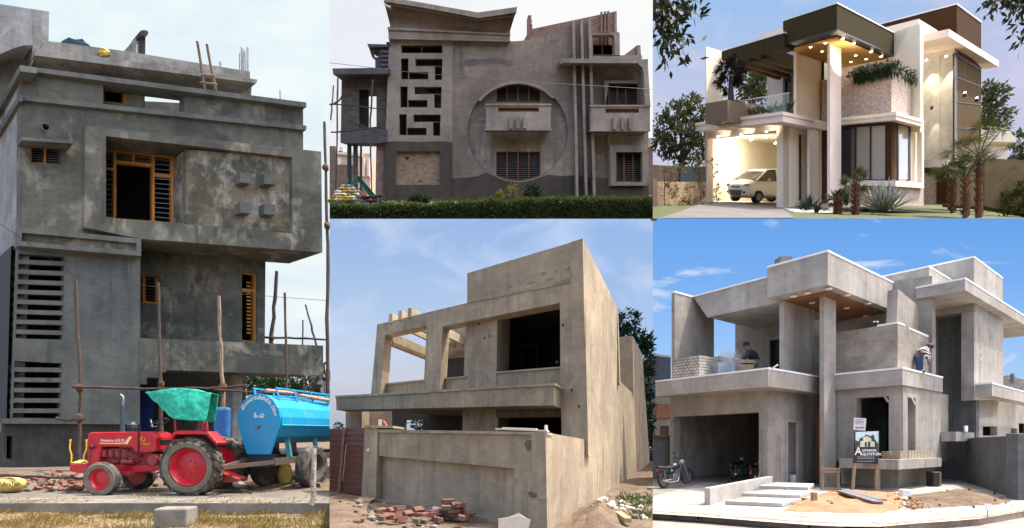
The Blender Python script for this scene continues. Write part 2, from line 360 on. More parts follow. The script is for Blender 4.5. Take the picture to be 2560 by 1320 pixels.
P0 = W(52, 1170, 19); d1 = V(4.25, 1, .023); i1 = V(-1.335, 1, .023)
def A1(k=0.0): return Plane(P0+i1*k, d1)
LW = Plane(P0, i1)
def house_one():
    h = thing('concrete_house', W(400, 1170, 20.5), 'three storey grey rendered house with wooden window frames and louvred corner, behind the red tractor', 'house')
    def S(name, k, outer, holes=(), t=.3, m=cWet, par=h, **kw): return MB().slab(A1(k), outer, holes, i1*t).build(name, m, par, **kw)
    # upper wall with attic strip, window opening and the pipe hole
    S('upper_wall', 0, [(50, 170), (758, 262), (758, 584), (500, 606), (49, 572)], [[(258, 199), (462, 225), (461, 280), (258, 261)], [(78, 362), (153, 367), (152, 413), (77, 408)], circ(116, 318, 7.5, 14), [(262, 338), (729, 392), (729, 575), (262, 546)]], .3)
    MB().lathe(A1(-.03).at(116, 318), i1, [(0, .125), (0, .15), (.3, .15), (.3, .125)], 16, closed=True).build('drain_pipe', cWet2, h)
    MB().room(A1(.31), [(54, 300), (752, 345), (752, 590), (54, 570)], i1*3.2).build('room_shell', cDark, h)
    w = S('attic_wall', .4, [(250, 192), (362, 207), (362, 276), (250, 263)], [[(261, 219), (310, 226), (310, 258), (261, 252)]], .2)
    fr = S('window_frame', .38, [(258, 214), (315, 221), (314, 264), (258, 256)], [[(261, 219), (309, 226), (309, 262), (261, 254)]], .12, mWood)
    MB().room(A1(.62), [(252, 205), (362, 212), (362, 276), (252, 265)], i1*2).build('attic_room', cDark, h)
    S('attic_parapet', 2.2, [(345, 252), (462, 258), (462, 290), (345, 282)], (), .15, cPale)
    # copings: front runs and the returns along the left wall
    MB().slab(A1(-.17), [(49, 163), (766, 256), (766, 268), (50, 175)], (), i1*.55).slab(LW.off(-d1.normalized()*.18), [(50, 163), (-40, 322), (-40, 342), (51, 178)], (), d1.normalized()*.5).build('roof_coping', cWet2, h)
    MB().slab(A1(-.12), [(46, 237), (766, 314), (766, 325), (47, 249)], (), i1*.13).slab(LW.off(-d1.normalized()*.13), [(46, 237), (-40, 378), (-40, 396), (47, 252)], (), d1.normalized()*.12).build('string_course', cWet2, h)
    MB().slab(LW, [(50, 168), (-60, 344), (-60, 1190), (30, 1172), (49, 640)], (), d1.normalized()*.3).build('side_wall', cPale, h)
    # wide projecting frame with its deep window and the plaster panel with four studs
    S('projecting_frame', -.25, [(214, 314), (803, 379), (806, 631), (352, 597), (211, 568)], [[(265, 340), (731, 393), (731, 583), (265, 544)]], 1.5, cWet)
    p = S('plaster_panel', -.1, [(465, 373), (734, 396), (734, 582), (465, 562)], (), .95, cPatch)
    for u, v in ((600, 430), (661, 433), (600, 505), (661, 509)): S('stud', -.36, [(u, v), (u+27, v+3), (u+27, v+29), (u, v+26)], (), .27, cWet2, p)
    wk = .62
    f = S('window_frame', wk, [(258, 371), (436, 389), (436, 560), (258, 545)], [[(264, 377), (284, 379), (284, 420), (264, 418)], [(264, 423), (284, 425), (284, 543), (264, 541)], [(291, 380), (333, 384), (333, 404), (291, 400)], [(337, 384), (380, 389), (380, 409), (337, 404)], [(291, 408), (380, 417), (380, 552), (291, 545)], [(387, 390), (428, 394), (428, 436), (387, 432)], [(387, 441), (428, 445), (428, 556), (387, 552)]], .12, mWood)
    g = MB()
    for k in range(14): g.bar(A1(wk+.05), (262, 385+k*12.5), (287, 387+k*12.5), 1.3, i1*.02); g.bar(A1(wk+.05), (385, 398+k*12), (431, 402+k*12), 1.3, i1*.02)
    for k in range(2): g.bar(A1(wk+.05), (289, 387+k*8), (382, 396+k*8), 1.3, i1*.02)
    g.build('grille', mIron, f)
    f = S('window_frame', .12, [(76, 359), (155, 365), (154, 415), (75, 410)], [[(81, 364), (111, 366), (110, 408), (80, 406)], [(116, 367), (150, 369), (149, 411), (115, 409)]], .12, mWood)
    g = MB()
    for k in range(7): g.bar(A1(.16), (80, 368+k*6), (150, 373+k*6), 1.2, i1*.02)
    g.build('grille', mIron, f)
    S('window_hood', -.45, [(54, 342), (184, 352), (184, 359), (54, 350)], (), .45, cWet2)
    # lower left block with louvres
    S('fascia', -.42, [(48, 568), (353, 597), (353, 640), (46, 614)], [[(55, 581), (342, 608), (342, 627), (54, 603)]], .3, cWet2)
    S('fascia_panel', -.3, [(50, 570), (351, 599), (351, 638), (48, 612)], (), .6, cPatch)
    S('lower_wall', -.1, [(46, 605), (351, 632), (350, 1052), (31, 1048), (36, 900)], [[(47, 634), (161, 642), (156, 849), (39, 846)], [(37, 902), (155, 908), (150, 1046), (32, 1044)]], .25, cWet2)
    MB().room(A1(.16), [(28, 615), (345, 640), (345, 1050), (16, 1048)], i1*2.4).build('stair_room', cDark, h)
    S('blue_pipe', .8, [(44, 956), (57, 956), (56, 1046), (43, 1046)], (), .15, mBlueP)
    LB = Plane(A1(-.1).at(46, 800), i1)
    for a, b, n, (ul, ur) in ((634, 848, 9, (46, 160)), (903, 1046, 6, (35, 154))):
        pt = (b-a)/(n-.45)
        for k in range(n-1):
            v = a+pt*(k+.58); q = (v-634)/412; l = 47-15*q; r = 161-10*q; hgt = pt*.43; m = MB()
            m.slab(A1(-.12), [(l, v), (r, v+5*(1-q)), (r, v+hgt+5*(1-q)), (l, v+hgt)], (), i1*.13)
            e = Plane(A1(-.1).at(l, v), i1); m.slab(e, [(l+.5, v), (l-19, v+15-10*q), (l-19, v+hgt+15-10*q), (l+.5, v+hgt)], (), d1.normalized()*.25); m.build('louvre', cWet2, h)
    for l, a, b in ((28, 655, 865), (17, 910, 1050)):
        e = Plane(A1(-.1).at(46 if a < 700 else 34, 700), i1); MB().slab(e, [(l+2, a), (l-7, a+4), (l-17, b+4), (l-8, b)], (), d1.normalized()*.25).build('louvre_post', cWet2, h)
    # recessed wall behind the balcony
    S('recessed_wall', 1.25, [(335, 600), (664, 640), (662, 862), (335, 855)], [[(352, 688), (398, 692), (397, 760), (352, 757)], [(604, 680), (642, 684), (642, 856), (604, 852)]], .3, cWet)
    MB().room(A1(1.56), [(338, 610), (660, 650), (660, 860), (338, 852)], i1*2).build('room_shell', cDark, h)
    f = S('window_frame', 1.3, [(350, 685), (400, 690), (399, 763), (350, 760)], [[(352, 692), (357, 692), (357, 756), (352, 756)], [(364, 691), (390, 694), (390, 755), (364, 752)]], .1, mWood)
    g = MB()
    for k in range(7): g.bar(A1(1.33), (363, 698+k*8), (391, 701+k*8), 1.2, i1*.02)
    g.build('grille', mIron, f)
    f = S('window_frame', 1.3, [(603, 676), (643, 680), (643, 858), (603, 853)], [[(605, 684), (636, 687), (636, 723), (605, 721)], [(605, 729), (636, 731), (636, 853), (605, 850)]], .14, mWood)
    g = MB()
    for k in range(15): g.bar(A1(1.36), (617, 706+k*9), (627, 707+k*9), 4, i1*.02)
    g.build('shutter_slat', mWood, f)
    S('balcony_band', -.12, [(349, 845), (808, 864), (808, 939), (416, 925), (416, 931), (395, 930), (395, 945), (367, 944), (367, 961), (349, 960)], (), .2, cWet)
    S('balcony_floor', .1, [(350, 905), (800, 925), (800, 936), (350, 922)], (), 1.6, cWet2)
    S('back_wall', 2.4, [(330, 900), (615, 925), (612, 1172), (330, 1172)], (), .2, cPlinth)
    S('blue_door', 1.1, [(346, 962), (384, 962), (384, 1120), (346, 1120)], (), .1, mBlueDoor)
    S('column', .6, [(583, 936), (606, 937), (604, 1165), (582, 1165)], (), .35, cRaw)
    S('column', 1.7, [(556, 936), (572, 937), (572, 1165), (556, 1165)], (), .3, cRaw)
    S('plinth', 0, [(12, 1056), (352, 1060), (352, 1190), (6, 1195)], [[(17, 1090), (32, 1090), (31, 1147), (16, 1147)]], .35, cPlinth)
    MB().room(A1(.36), [(8, 1080), (40, 1080), (40, 1160), (8, 1160)], i1*1).build('plinth_hole', cDark, h)
    S('plinth_ledge', -.18, [(6, 1046), (350, 1051), (350, 1061), (8, 1059)], (), .45, cWet2)
    # set-back roof storey
    S('setback_wall', 1.7, [(83, 130), (630, 205), (626, 262), (60, 200)], [[(358, 195), (466, 208), (466, 240), (358, 226)]], .2, cWet)
    S('roof_slab', .55, [(90, 119), (644, 199), (641, 208), (86, 138)], (), 1.2, cRaw)
    S('roof_upstand', .85, [(103, 100), (310, 127), (625, 179), (625, 203), (100, 124)], (), .3, cRaw)
    S('stair_wall', 1.6, [(-40, 4), (123, 29), (121, 120), (-40, 160)], (), .25, cPale)
    S('stair_wall', .8, [(84, 46), (104, 36), (104, 110), (80, 160), (82, 110)], (), .8, cPale)
    S('curved_parapet', .62, [(-20, 190), (-8, 125), (6, 92), (24, 73), (46, 61), (82, 50), (82, 112), (60, 113), (30, 122), (0, 135)], (), .9, cPale)
    S('curved_wall', 1.55, [(-30, 330), (-30, 135), (30, 118), (80, 110), (78, 160), (52, 168)], (), .2, cPale)
    f = S('fin_wall', 1.9, [(308, 130), (351, 80), (352, 140)], (), .25, cRaw)
    MB().slab(A1(1.75), [(352, 80), (364, 82), (363, 142), (352, 140)], (), i1*.4).slab(A1(1.6), [(350, 78), (356, 75), (367, 76), (371, 80), (370, 86), (364, 92), (352, 88)], (), i1*.6).build('fin_pier', cPlinth, h)
    for u, v0, v1, w in ((599, 132, 178, .02), (604, 118, 178, .025), (608, 122, 179, .03), (613, 128, 180, .02), (619, 119, 181, .04), (551, 155, 168, .04), (701, 226, 246, .03), (341, 112, 150, .05)):
        MB().tube([A1(1).at(u, v1+4), A1(1).at(u+rnd.uniform(-.8, .8), v0)], w, 6).build('rebar', mIron, h)
    return h
house_one()
def lad():
    l = thing('ladder', A1(.4).at(520, 222), 'rough wooden pole ladder standing up from the roof edge of the grey house', 'ladder')
    for p in ([(493, 103), (501, 150), (506, 190), (511, 222)], [(517, 110), (523, 145), (531, 185), (539, 226)]): MB().tube([A1(.4+.5*i/3-.5).at(*q) for i, q in enumerate(p)], .05, 6).build('rail', mPoleP, l)
    for a, b in (((503, 187), (538, 191)), ((500, 206), (542, 211))): MB().tube([A1(-.1).at(*a), A1(-.1).at(*b)], .045, 6).build('rung', mPoleP, l)
lad()
m = MB().blob(A1(1.3).at(190, 110), (.5, .3, .12), 2, .5, 2, 3); tag(m.build('tarpaulin', plain('blue_tarp', (.04, .10, .17), .5)), 'dark blue tarpaulin heap on the roof of the grey house', 'tarpaulin')
m = MB().blob(A1(.8).at(261, 132), (.24, .15, .1), 2, .8, 3, 5); tag(m.build('cloth', mSack), 'crumpled yellow cloth on the roof slab edge of the grey house', 'cloth')
# scaffold poles, each its own
def pole(pts, r, label, y=None, mat=mPole, name='scaffold_pole', grp='timber scaffold poles at the grey house', lash=()):
    P = []
    for i in range(len(pts)-1):
        for k in range(4):
            q = k/4; a, b = pts[i], pts[i+1]; P.append(W(a[0]+(b[0]-a[0])*q, a[1]+(b[1]-a[1])*q, a[2]+(b[2]-a[2])*q)+V(rnd.uniform(-1, 1), 0, rnd.uniform(-1, 1))*r*.35)
    P.append(W(*pts[-1])); n = len(P)
    r *= .76; o = tag(MB().tube(P, [r*(1.12-.3*i/n)*rnd.uniform(.88, 1.12) for i in range(n)], 7).build(name, mat), label, 'pole', grp)
    for u, v, y in lash: MB().blob(W(u, v, y-.03), (r*1.75, r*1.7, r*2.6), 2, .6, 5, u).build('rope_lashing', mRope, o)
    return o
pole([(198, 1160, 17.6), (202, 1000, 17.6), (196, 850, 17.6), (189, 700, 17.6)], .075, 'upright pole left of the tractor, lashed near its foot', lash=[(199, 972, 17.5), (199, 1046, 17.5)])
pole([(408, 1160, 17.6), (402, 1000, 17.6), (399, 850, 17.6), (395, 705, 17.6)], .075, 'upright pole standing behind the tractor bonnet and blue door', lash=[(403, 962, 17.5), (401, 975, 17.5)])
pole([(560, 1180, 17.6), (558, 1000, 17.6), (552, 870, 17.6), (547, 740, 17.6)], .085, 'upright pole right behind the teal canopy, pale and knotty', mat=mPoleP, lash=[(558, 968, 17.5), (556, 1065, 17.5)])
pole([(717, 995, 18.5), (716, 850, 18.5), (712, 732, 18.5)], .06, 'upright pole crossing the balcony band above the tank')
pole([(678, 858, 24), (686, 770, 24), (692, 678, 24)], .11, 'thick leaning pole right of the narrow tall window')
pole([(758, 990, 24), (757, 900, 24), (757, 800, 24)], .05, 'short thin pole behind the balcony end')
pole([(792, 870, 24), (778, 815, 24), (764, 762, 24)], .06, 'pole leaning left behind the balcony corner')
pole([(818, 1000, 20), (819, 800, 20), (818, 550, 20), (811, 305, 20)], .085, 'tallest pole at the right edge beside the projecting frame', lash=[(814, 418, 19.9), (819, 565, 19.9)])
pole([(777, 985, 23), (800, 930, 23), (813, 905, 23)], .07, 'dark brace under the balcony corner, rising right')
pole([(822, 985, 22.5), (815, 940, 22.5), (810, 915, 22.5)], .06, 'dark short post under the balcony corner')
pole([(182, 968, 17.3), (300, 970, 17.3), (420, 972, 17.3), (520, 971, 17.3), (622, 964, 17.3)], .055, 'long level pole lashed across behind the teal canopy')
pole([(535, 974, 17.25), (620, 979, 17.25), (700, 983, 17.25)], .05, 'second level pole running towards the tank top')
pole([(660, 843, 23.5), (740, 846, 23.5), (823, 850, 23.5)], .07, 'level pole against the sky right of the recessed wall', lash=[(680, 846, 23.4)])
pole([(140, 1046, 17.3), (175, 1050, 17.3), (216, 1047, 17.3)], .06, 'short level stub lashed in front of the plinth')
pole([(2, 835, 22), (8, 760, 22), (17, 690, 22)], .06, 'thin pole at the far left behind the louvres')
# tractor
Y0 = 13.2
def FP(y): return Plane((0, y, 0), (1, 0, 0))
def tractor():
    t = thing('tractor', W(380, 1239, 13.9), 'red farm tractor with a teal cloth canopy parked before the grey house', 'tractor'); D = V(0, 1, 0)
    def S(name, y, outer, ext, m, par=t, holes=(), bevel=0): return MB().slab(FP(y), outer, holes, D*ext).build(name, m, par, bevel=bevel)
    hood = S('bonnet', 13.55, [(219, 1088), (221, 1083), (228, 1080.5), (345, 1079), (378, 1080), (386, 1084), (391, 1094), (390, 1126), (385, 1130), (346, 1132), (337, 1130), (329, 1117), (253, 1117), (246, 1158), (219, 1168)], .66, mRed, bevel=.035)
    S('bonnet_seam', 13.52, [(344, 1079), (346, 1079), (346, 1132), (344, 1132)], .05, mBlk, hood)
    g = MB()
    for k in range(9): g.bar(FP(13.53), (221, 1120+k*5), (226, 1120+k*5), 2.5, D*.04)
    g.build('grille_slot', mRedD, hood)
    MB().lathe(FP(13.53).at(231, 1117), -D, [(0, .055), (.05, .055), (.07, .04), (.08, .001)], 16).build('headlight', mBlk, hood)
    MB().lathe(FP(13.9).at(217, 1117)+V(-.02, .35, 0), V(-1, 0, 0), [(0, .07), (.05, .07), (.07, .03)], 16).build('headlight', mBlk, hood)
    S('stripe', 13.535, [(249, 1107), (311, 1107), (322, 1092), (330, 1092), (318, 1111), (249, 1110)], .02, plain('decal_cream', (.8, .55, .25), .4), hood)
    S('stripe', 13.531, [(249, 1108.6), (315, 1108.6), (318, 1111), (249, 1110.6)], .02, plain('decal_orange', (.75, .2, .02), .4), hood)
    text_mb('Mahindra 415 DI', .092, FP(13.545).at(251, 1104), (1, 0, 0), UP, .012, .0015, .2).build('lettering', mWhiteP, hood)
    m = MB()
    for pts in ([(349, 1102), (353, 1094), (357, 1092), (354, 1099), (352, 1106)], [(352, 1106), (357, 1100), (359, 1106), (362, 1099), (363, 1094)], [(350, 1110), (362, 1110.5), (374, 1110.5)]): m.tube([FP(13.54).at(*q) for q in pts], [.004, .011, .013, .011, .004][:len(pts)], 5)
    m.build('emblem', mYel, hood)
    m = MB().slab(FP(13.72), [(250, 1120), (345, 1122), (402, 1138), (402, 1172), (345, 1176), (258, 1168)], (), D*.5)
    for k in range(4): m.lathe(FP(13.66).at(262+k*17, 1130), UP, [(-.12, .075), (.06, .075)], 10)
    for k in range(10): m.blob(FP(13.68).at(262+rnd.uniform(0, 130), 1132+rnd.uniform(0, 32)), (rnd.uniform(.05, .11), .08, rnd.uniform(.04, .09)), 1, .3, 2, k)
    for k in range(4): m.tube([FP(13.62).at(265+k*8, 1127+4*k), FP(13.58).at(300+k*9, 1123+7*k), FP(13.62).at(330+k*10, 1133+6*k)], .012, 5)
    m.lathe(FP(13.62).at(320, 1155), V(1, 0, 0), [(-.15, .06), (.15, .06)], 12).lathe(FP(13.6).at(385, 1150), -D, [(0, .15), (.08, .13)], 16).build('engine', mRedD, t)
    S('chassis', 13.68, [(225, 1160), (258, 1161), (404, 1164), (408, 1176), (372, 1178), (345, 1182), (325, 1181), (324, 1190), (256, 1188), (225, 1182)], .6, mRed, bevel=.015)
    S('front_axle', 13.45, [(262, 1180), (322, 1180), (322, 1189), (262, 1192)], 1.0, mRedD)
    b = MB().slab(FP(13.6), [(174, 1158), (182, 1157), (182, 1161), (219, 1159), (219, 1184), (190, 1182), (174, 1177)], (), D*.55).build('front_bumper', mRed, t, bevel=.012)
    for pts, y in (([(176, 1101), (174, 1121), (179, 1136), (178, 1158)], 13.62), ([(216, 1101), (216, 1122), (209, 1140), (208, 1160)], 14.1)):
        MB().tube([W(*q, y) for q in pts], .018, 8).lathe(W(*pts[0], y), UP, [(-.02, .024), (.03, .024)], 8).build('guide_post', mYel, b)
    MB().blob(W(203, 1157, 13.85), (.17, .15, .08), 2, .5, 3, 2).build('cloth', mSack, b)
    m = MB().tube([W(306.5, 1082, 13.85), W(306.5, 1014, 13.85)], .056, 14).build('exhaust', mDkBlue, t)
    MB().tube([W(307, 1016, 13.85), W(308.5, 1000, 13.85), W(307, 991, 13.85), W(301, 987, 13.85)], .033, 10).build('exhaust_bend', mIron, m)
    MB().lathe(W(331, 1080, 14.1), UP, [(0, .05), (.1, .05), (.1, .11), (.2, .12), (.22, .09), (.27, .06)], 16).build('air_cleaner', mDkBlue, t)
    c = W(399, 1057, 13.9); ax = V(-.5, 0, .87); a = V(.87, 0, .5); bb = V(0, 1, 0)
    m = MB().tube([c+(a*math.cos(q*math.pi/12)+bb*math.sin(q*math.pi/12))*.23 for q in range(25)], .015, 6, False)
    for k in range(3): q = k*2.09; m.tube([c, c+(a*math.cos(q)+bb*math.sin(q))*.23], .01, 5)
    m.tube([c, W(388, 1086, 13.9)], .025, 6); m.build('steering_wheel', mBlk, t)
    MB().tube([W(377, 1049, 13.7), W(381, 1066, 13.7)], .018, 6).build('mirror', mChrome, t)
    MB().slab(FP(13.7), [(384, 1080), (394, 1082), (402, 1100), (398, 1130), (388, 1128)], (), D*.5).build('dashboard', mBlk, t)
    m = MB().box(W(478, 1085, 13.9), (.5, .5, .1)).box(W(502, 1066, 13.9), (.09, .5, .42)).build('seat', mBlk, t, bevel=.03)
    fo = [(423, 1093), (436, 1079), (519, 1079), (545, 1107), (541, 1114), (515, 1086), (439, 1086), (428, 1099)]
    for k, y in enumerate((13.05, 14.32)):
        f = S('mudguard', y, fo, .42, mRed, bevel=.01)
        MB().slab(FP(y+.4), [(431, 1094), (440, 1084), (514, 1084), (541, 1112), (541, 1150), (425, 1150)], (), D*.03).build('mudguard_side', mRedD, f)
    m = MB()
    for y in (13.4, 14.3):
        for a, b_ in (((438, 1048), (440, 1080)), ((508, 1052), (510, 1080)), ((516, 1054), (518, 1082)), ((440, 1078), (520, 1078))): m.beam(W(*a, y), W(*b_, y), .05)
    m.build('canopy_frame', mRedD, t)
    N = [W(363, 981, 13.6), W(405, 976, 13.45), W(450, 970, 13.35), W(490, 975, 13.33), W(529, 983, 13.3)]; B = [W(437, 1048, 13.2), W(476, 1051, 13.18), W(514, 1053, 13.2)]
    Fr = [V(p.x-.0, p.y+.34, p.z-.02) for p in N]; Br = [V(p.x-.04, p.y+.5, p.z-.03) for p in B]; m = MB(); mid = [W(398, 1012, 13.42), W(444, 1010, 13.25), W(483, 1013, 13.23), W(521, 1018, 13.23)]
    m.add(N+mid+B, [(0, 1, 5), (1, 2, 6, 5), (2, 3, 7, 6), (3, 4, 8, 7), (0, 5, 9), (5, 6, 9), (6, 7, 10, 9), (7, 8, 11, 10)])
    m.add(N+Fr, [(i, i+1, i+6, i+5) for i in range(4)]); m.add(Fr+Br, [(0, 1, 5), (1, 2, 5), (2, 3, 6, 5), (3, 4, 7, 6)])
    cv = m.build('canopy', mTarp, t, smooth=True); s = cv.modifiers.new('cloth', 'SUBSURF'); s.subdivision_type = 'SIMPLE'; s.levels = s.render_levels = 4
    tx = bpy.data.textures.new('cloth_folds', 'CLOUDS'); tx.noise_scale = .3; dm = cv.modifiers.new('folds', 'DISPLACE'); dm.texture = tx; dm.strength = .09; cv.modifiers.new('thick', 'SOLIDIFY').thickness = .012
    rw = wheel(t, W(480, 1167, 13.22), (0, -1, 0), .745, .4, .47, mTyre, mRed, lugs=20, dish=.2); 
    MB().lathe(W(480, 1167, 13.22), -D, [(.19, .49), (.212, .5), (.215, .62), (.19, .66)], 40, closed=True).build('side_wall_band', mTyreS, rw)
    wheel(t, W(480, 1167, 13.22)+V(0, 1.42, 0), (0, 1, 0), .745, .4, .47, mTyre, mRed, lugs=20, dish=.2)
    fw = wheel(t, W(255, 1198, 13.2), (0, -1, 0), .438, .2, .265, mTyre, mRed, dish=.35)
    MB().lathe(W(255, 1198, 13.2), -D, [(.09, .275), (.104, .28), (.106, .38), (.09, .41)], 40, closed=True).build('side_wall_band', mTyreS, fw)
    wheel(t, W(255, 1198, 13.2)+V(0, 1.3, 0), (0, 1, 0), .438, .2, .265, mTyre, mRed, dish=.35)
    MB().slab(FP(13.5), [(545, 1180), (580, 1192), (596, 1198), (594, 1206), (560, 1206), (540, 1198)], (), D*.5).build('hitch_plate', mRedD, t)
    MB().beam(W(540, 1172, 13.9), W(640, 1162, 14.2), .09, .06).build('drawbar', mRust, t)
    m = MB().blob(W(597, 1210, 13.6), (.16, .14, .09), 2, .4, 3, 8); tag(m.build('stone', mKerb), 'pale stone chock under the red hitch plate of the tractor', 'stone')
tractor()
def tanker():
    O = W(650, 1063, 13.95); A = V(.246, 1, 0).normalized(); R = V(1, -.246, 0).normalized()
    L = lambda a, b, z: O+A*a+R*b+UP*z
    t = thing('tank_trailer', V(O.x, O.y, 0), 'bright blue water tank trailer with white lettering, behind the red tractor', 'trailer')
    half = [(.36, -.78), (.5, -.42), (.62, -.1), (.68, .2), (.62, .45), (.46, .67), (.24, .81)]; prof = half+[(0, .85)]+[(-x, z) for x, z in reversed(half)]
    ring = lambda a, s=1, low=None: [L(a, x*s, max(z, low) if low is not None else z*s) for x, z in prof]
    f = MB().loft([ring(-.06), ring(0)]).build('front_plate', mCyan, t, bevel=.01)
    body = [(.0, -.5), (.3, -.46), (.54, -.3), (.68, -.02), (.70, .0), (.68, .02), (.68, .22), (.6, .47), (.44, .68), (.22, .8), (0, .83)]; bp = body+[(-x, z) for x, z in reversed(body[1:-1])]
    MB().loft([[L(a, x, z) for x, z in bp] for a in (.005, .8, 1.6, 2.4, 3.2, 4.2)]).clip(u1=824).build('tank', mCyan, t, smooth=False)
    MB().slab(Plane(L(-.02, 0, 0), R), [pix(L(-.02, .36, -.78)), pix(L(-.02, -.36, -.78)), pix(L(-.02, -.3, -1.12)), pix(L(-.02, .3, -1.12))], (), A*.3).build('tow_box', plain('tow_box_navy', (.008, .02, .04), .5), t)
    w = MB(); syl = ['శ్రీ', 'గు', 'రు', 'రా', 'ఘ', 'వేం', 'ద్ర', 'ప్ర', 'స', 'న్న', 'ము']
    for k, c in enumerate(syl):
        q = math.radians(152-k*12.4); p = L(-.075, .50*math.cos(q)*1.03, .13+.56*math.sin(q)); ex = R*math.sin(q)*1.0+UP*(-math.cos(q)); ey = R*math.cos(q)+UP*math.sin(q)
        s = text_mb(c, .125, p, ex, ey, .003, .002); w.add(s.v, s.f)
    for dx in (-.13, .06): s = text_mb('ఓ' if dx < 0 else 'ద', .2, L(-.075, dx, .2), R, UP, .003, .004); w.add(s.v, s.f)
    w.build('lettering', mWhiteP, f)
    MB().box(L(-.1, 0, -.02), (.12, .06, .04)).box(L(-.09, 0, -.06), (.06, .05, .06)).build('tap', mIron, f)
    m = MB(); zt = 1.0
    for b in (-.35, .36):
        m.tube([L(.15, b, zt), L(4.2, b, zt-.03)], .03, 6); m.tube([L(.15, b+.06, .8), L(4.2, b+.06, .8)], .02, 6)
        for a in (.2, .95, 1.7, 2.5, 3.3): m.tube([L(a, b, zt), L(a, b+.08, .66)], .03, 6)
    m.clip(u1=824).build('rail', plain('rail_blue', (.012, .2, .38), .5), t)
    m = MB().tube([L(.2, .02, .95), L(.9, .2, .93), L(1.6, .45, .84), L(2.4, .52, .8), L(3.6, .4, .86)], .055, 8).clip(u1=824); m.build('hose', plain('orange_hose', (.38, .2, .13), .6), t)
    m = MB()
    for b in (-.5, .5): m.beam(L(-.1, b, -.98), L(4, b, -.86), .1, .17)
    for a in (.1, 1.0, 2.0, 3.0): m.beam(L(a, -.5, -.93), L(a, .5, -.93), .08, .1)
    m.beam(L(-.1, -.5, -.98), L(-1.3, 0, -1.05), .09, .1).beam(L(-.1, .5, -.98), L(-1.3, 0, -1.05), .09, .1).clip(u1=824).build('chassis', mRust, t)
    for a in (.55, 1.8): MB().beam(L(a, .5, -.88), L(a, .42, -.35), .12, .1).clip(u1=824).build('support', plain('support_teal', (.05, .2, .24), .6), t)
    cw = L(1.15, .78, -1.18); R_ = cw.z
    wheel(t, cw, R, R_, .3, R_*.55, mTyre, mRust, dish=.1); wheel(t, cw-R*1.5, -R, R_, .3, R_*.55, mTyre, mRust, dish=.1)
tanker()
m = MB().tube([W(778, 1262, 11.4), W(784, 1240, 11.4), W(783, 1200, 11.4), W(785, 1160, 11.4), W(784, 1121, 11.4)], [.065, .055, .06, .052, .06], 8); tag(m.build('fence_post', two('weathered_post', (.42, .39, .34), (.2, .17, .14), 8, bump=.8, grain=15, dist=.03)), 'weathered wooden stake standing in the verge before the tank trailer', 'stake')
m = MB().box(G(419, 1318, -.2)+V(0, .25, .16), (.62, .4, .36), .05); tag(m.build('concrete_block', mKerb, bevel=.03), 'broken pale concrete block lying in the dry grass at the kerb', 'block')
# loose bricks in a heap, each its own
r = random.Random(3); done_b = None
for k in range(120):
    u = r.uniform(18, 212); q = r.random(); y = 13.9+2.2*q; h = max(0, 1-abs(u-130)/115); z = .05+r.uniform(0, .42)*h*(.3+.9*q)
    P = V((u-CX)/F*y, y, z); bm_ = Matrix.Rotation(r.uniform(0, 3.1), 3, 'Z') @ Matrix.Rotation(r.gauss(0, .35), 3, 'X') @ Matrix.Rotation(r.gauss(0, .35), 3, 'Y'); l = r.uniform(.13, .25)
    tag(MB().box(P, (l, .115, .085), ax=bm_).build('brick', mBrickR if r.random() < .75 else mKerb, bevel=.006), 'loose broken brick in the heap at the foot of the grey house', 'brick', 'bricks heaped left of the tractor')
m = MB().blob(W(20, 1211, 13.7), (.42, .22, .2), 3, .25, 1.5, 4); s = tag(m.build('cement_sack', mSack), 'full yellow cement sack with black lettering at the left of the brick heap', 'sack')
text_mb('UltraTech', .13, W(1, 1214, 13.44), (1, 0, .0), UP, .0, .004).build('lettering', plain('sack_print', (.05, .04, .03), .8), s)
pole([(-30, 1187, 13.6), (60, 1190, 13.6), (140, 1194, 13.7), (215, 1196, 13.8)], .05, 'dark log lying across the brick heap', name='log', grp=None)
pole([(540, 1214, 14), (580, 1220, 13.7), (628, 1232, 13.4)], .05, 'dark log end lying on the road behind the rear tractor wheel', name='log', grp=None)
for k, (u0, v0, u1, v1, y) in enumerate(((610, 1219, 730, 1222, 15), (640, 1210, 760, 1214, 16), (600, 1212, 700, 1208, 16.5), (700, 1206, 823, 1212, 16.3))): pole([(u0, v0, y), (u1, v1, y)], .06, 'grey log lying on the ground under the tank trailer', name='log', grp='logs under the tank trailer')
m = MB().blob(W(345, 1188, 15), (.42, .3, .28), 3, .9, 2.5, 9); tag(m.build('plastic_sheet', mPlast, smooth=False), 'crumpled clear plastic sheet lying behind the front tractor wheel', 'sheet')
m = MB().blob(W(712, 1185, 15.6), (.2, .2, .42), 2, .3, 2, 4); tag(m.build('sack', mSack), 'yellow sack leaning behind the trailer wheel', 'sack')
m = MB().slab(Plane(W(520, 1050, 16.3), (1, 0, 0)), [(530, 1018), (570, 1018), (566, 1150), (535, 1150)], (), V(0, .25, 0)); tag(m.build('drum', plain('blue_drum', (.02, .12, .32), .5), bevel=.08), 'blue barrel standing behind the teal canopy', 'barrel')
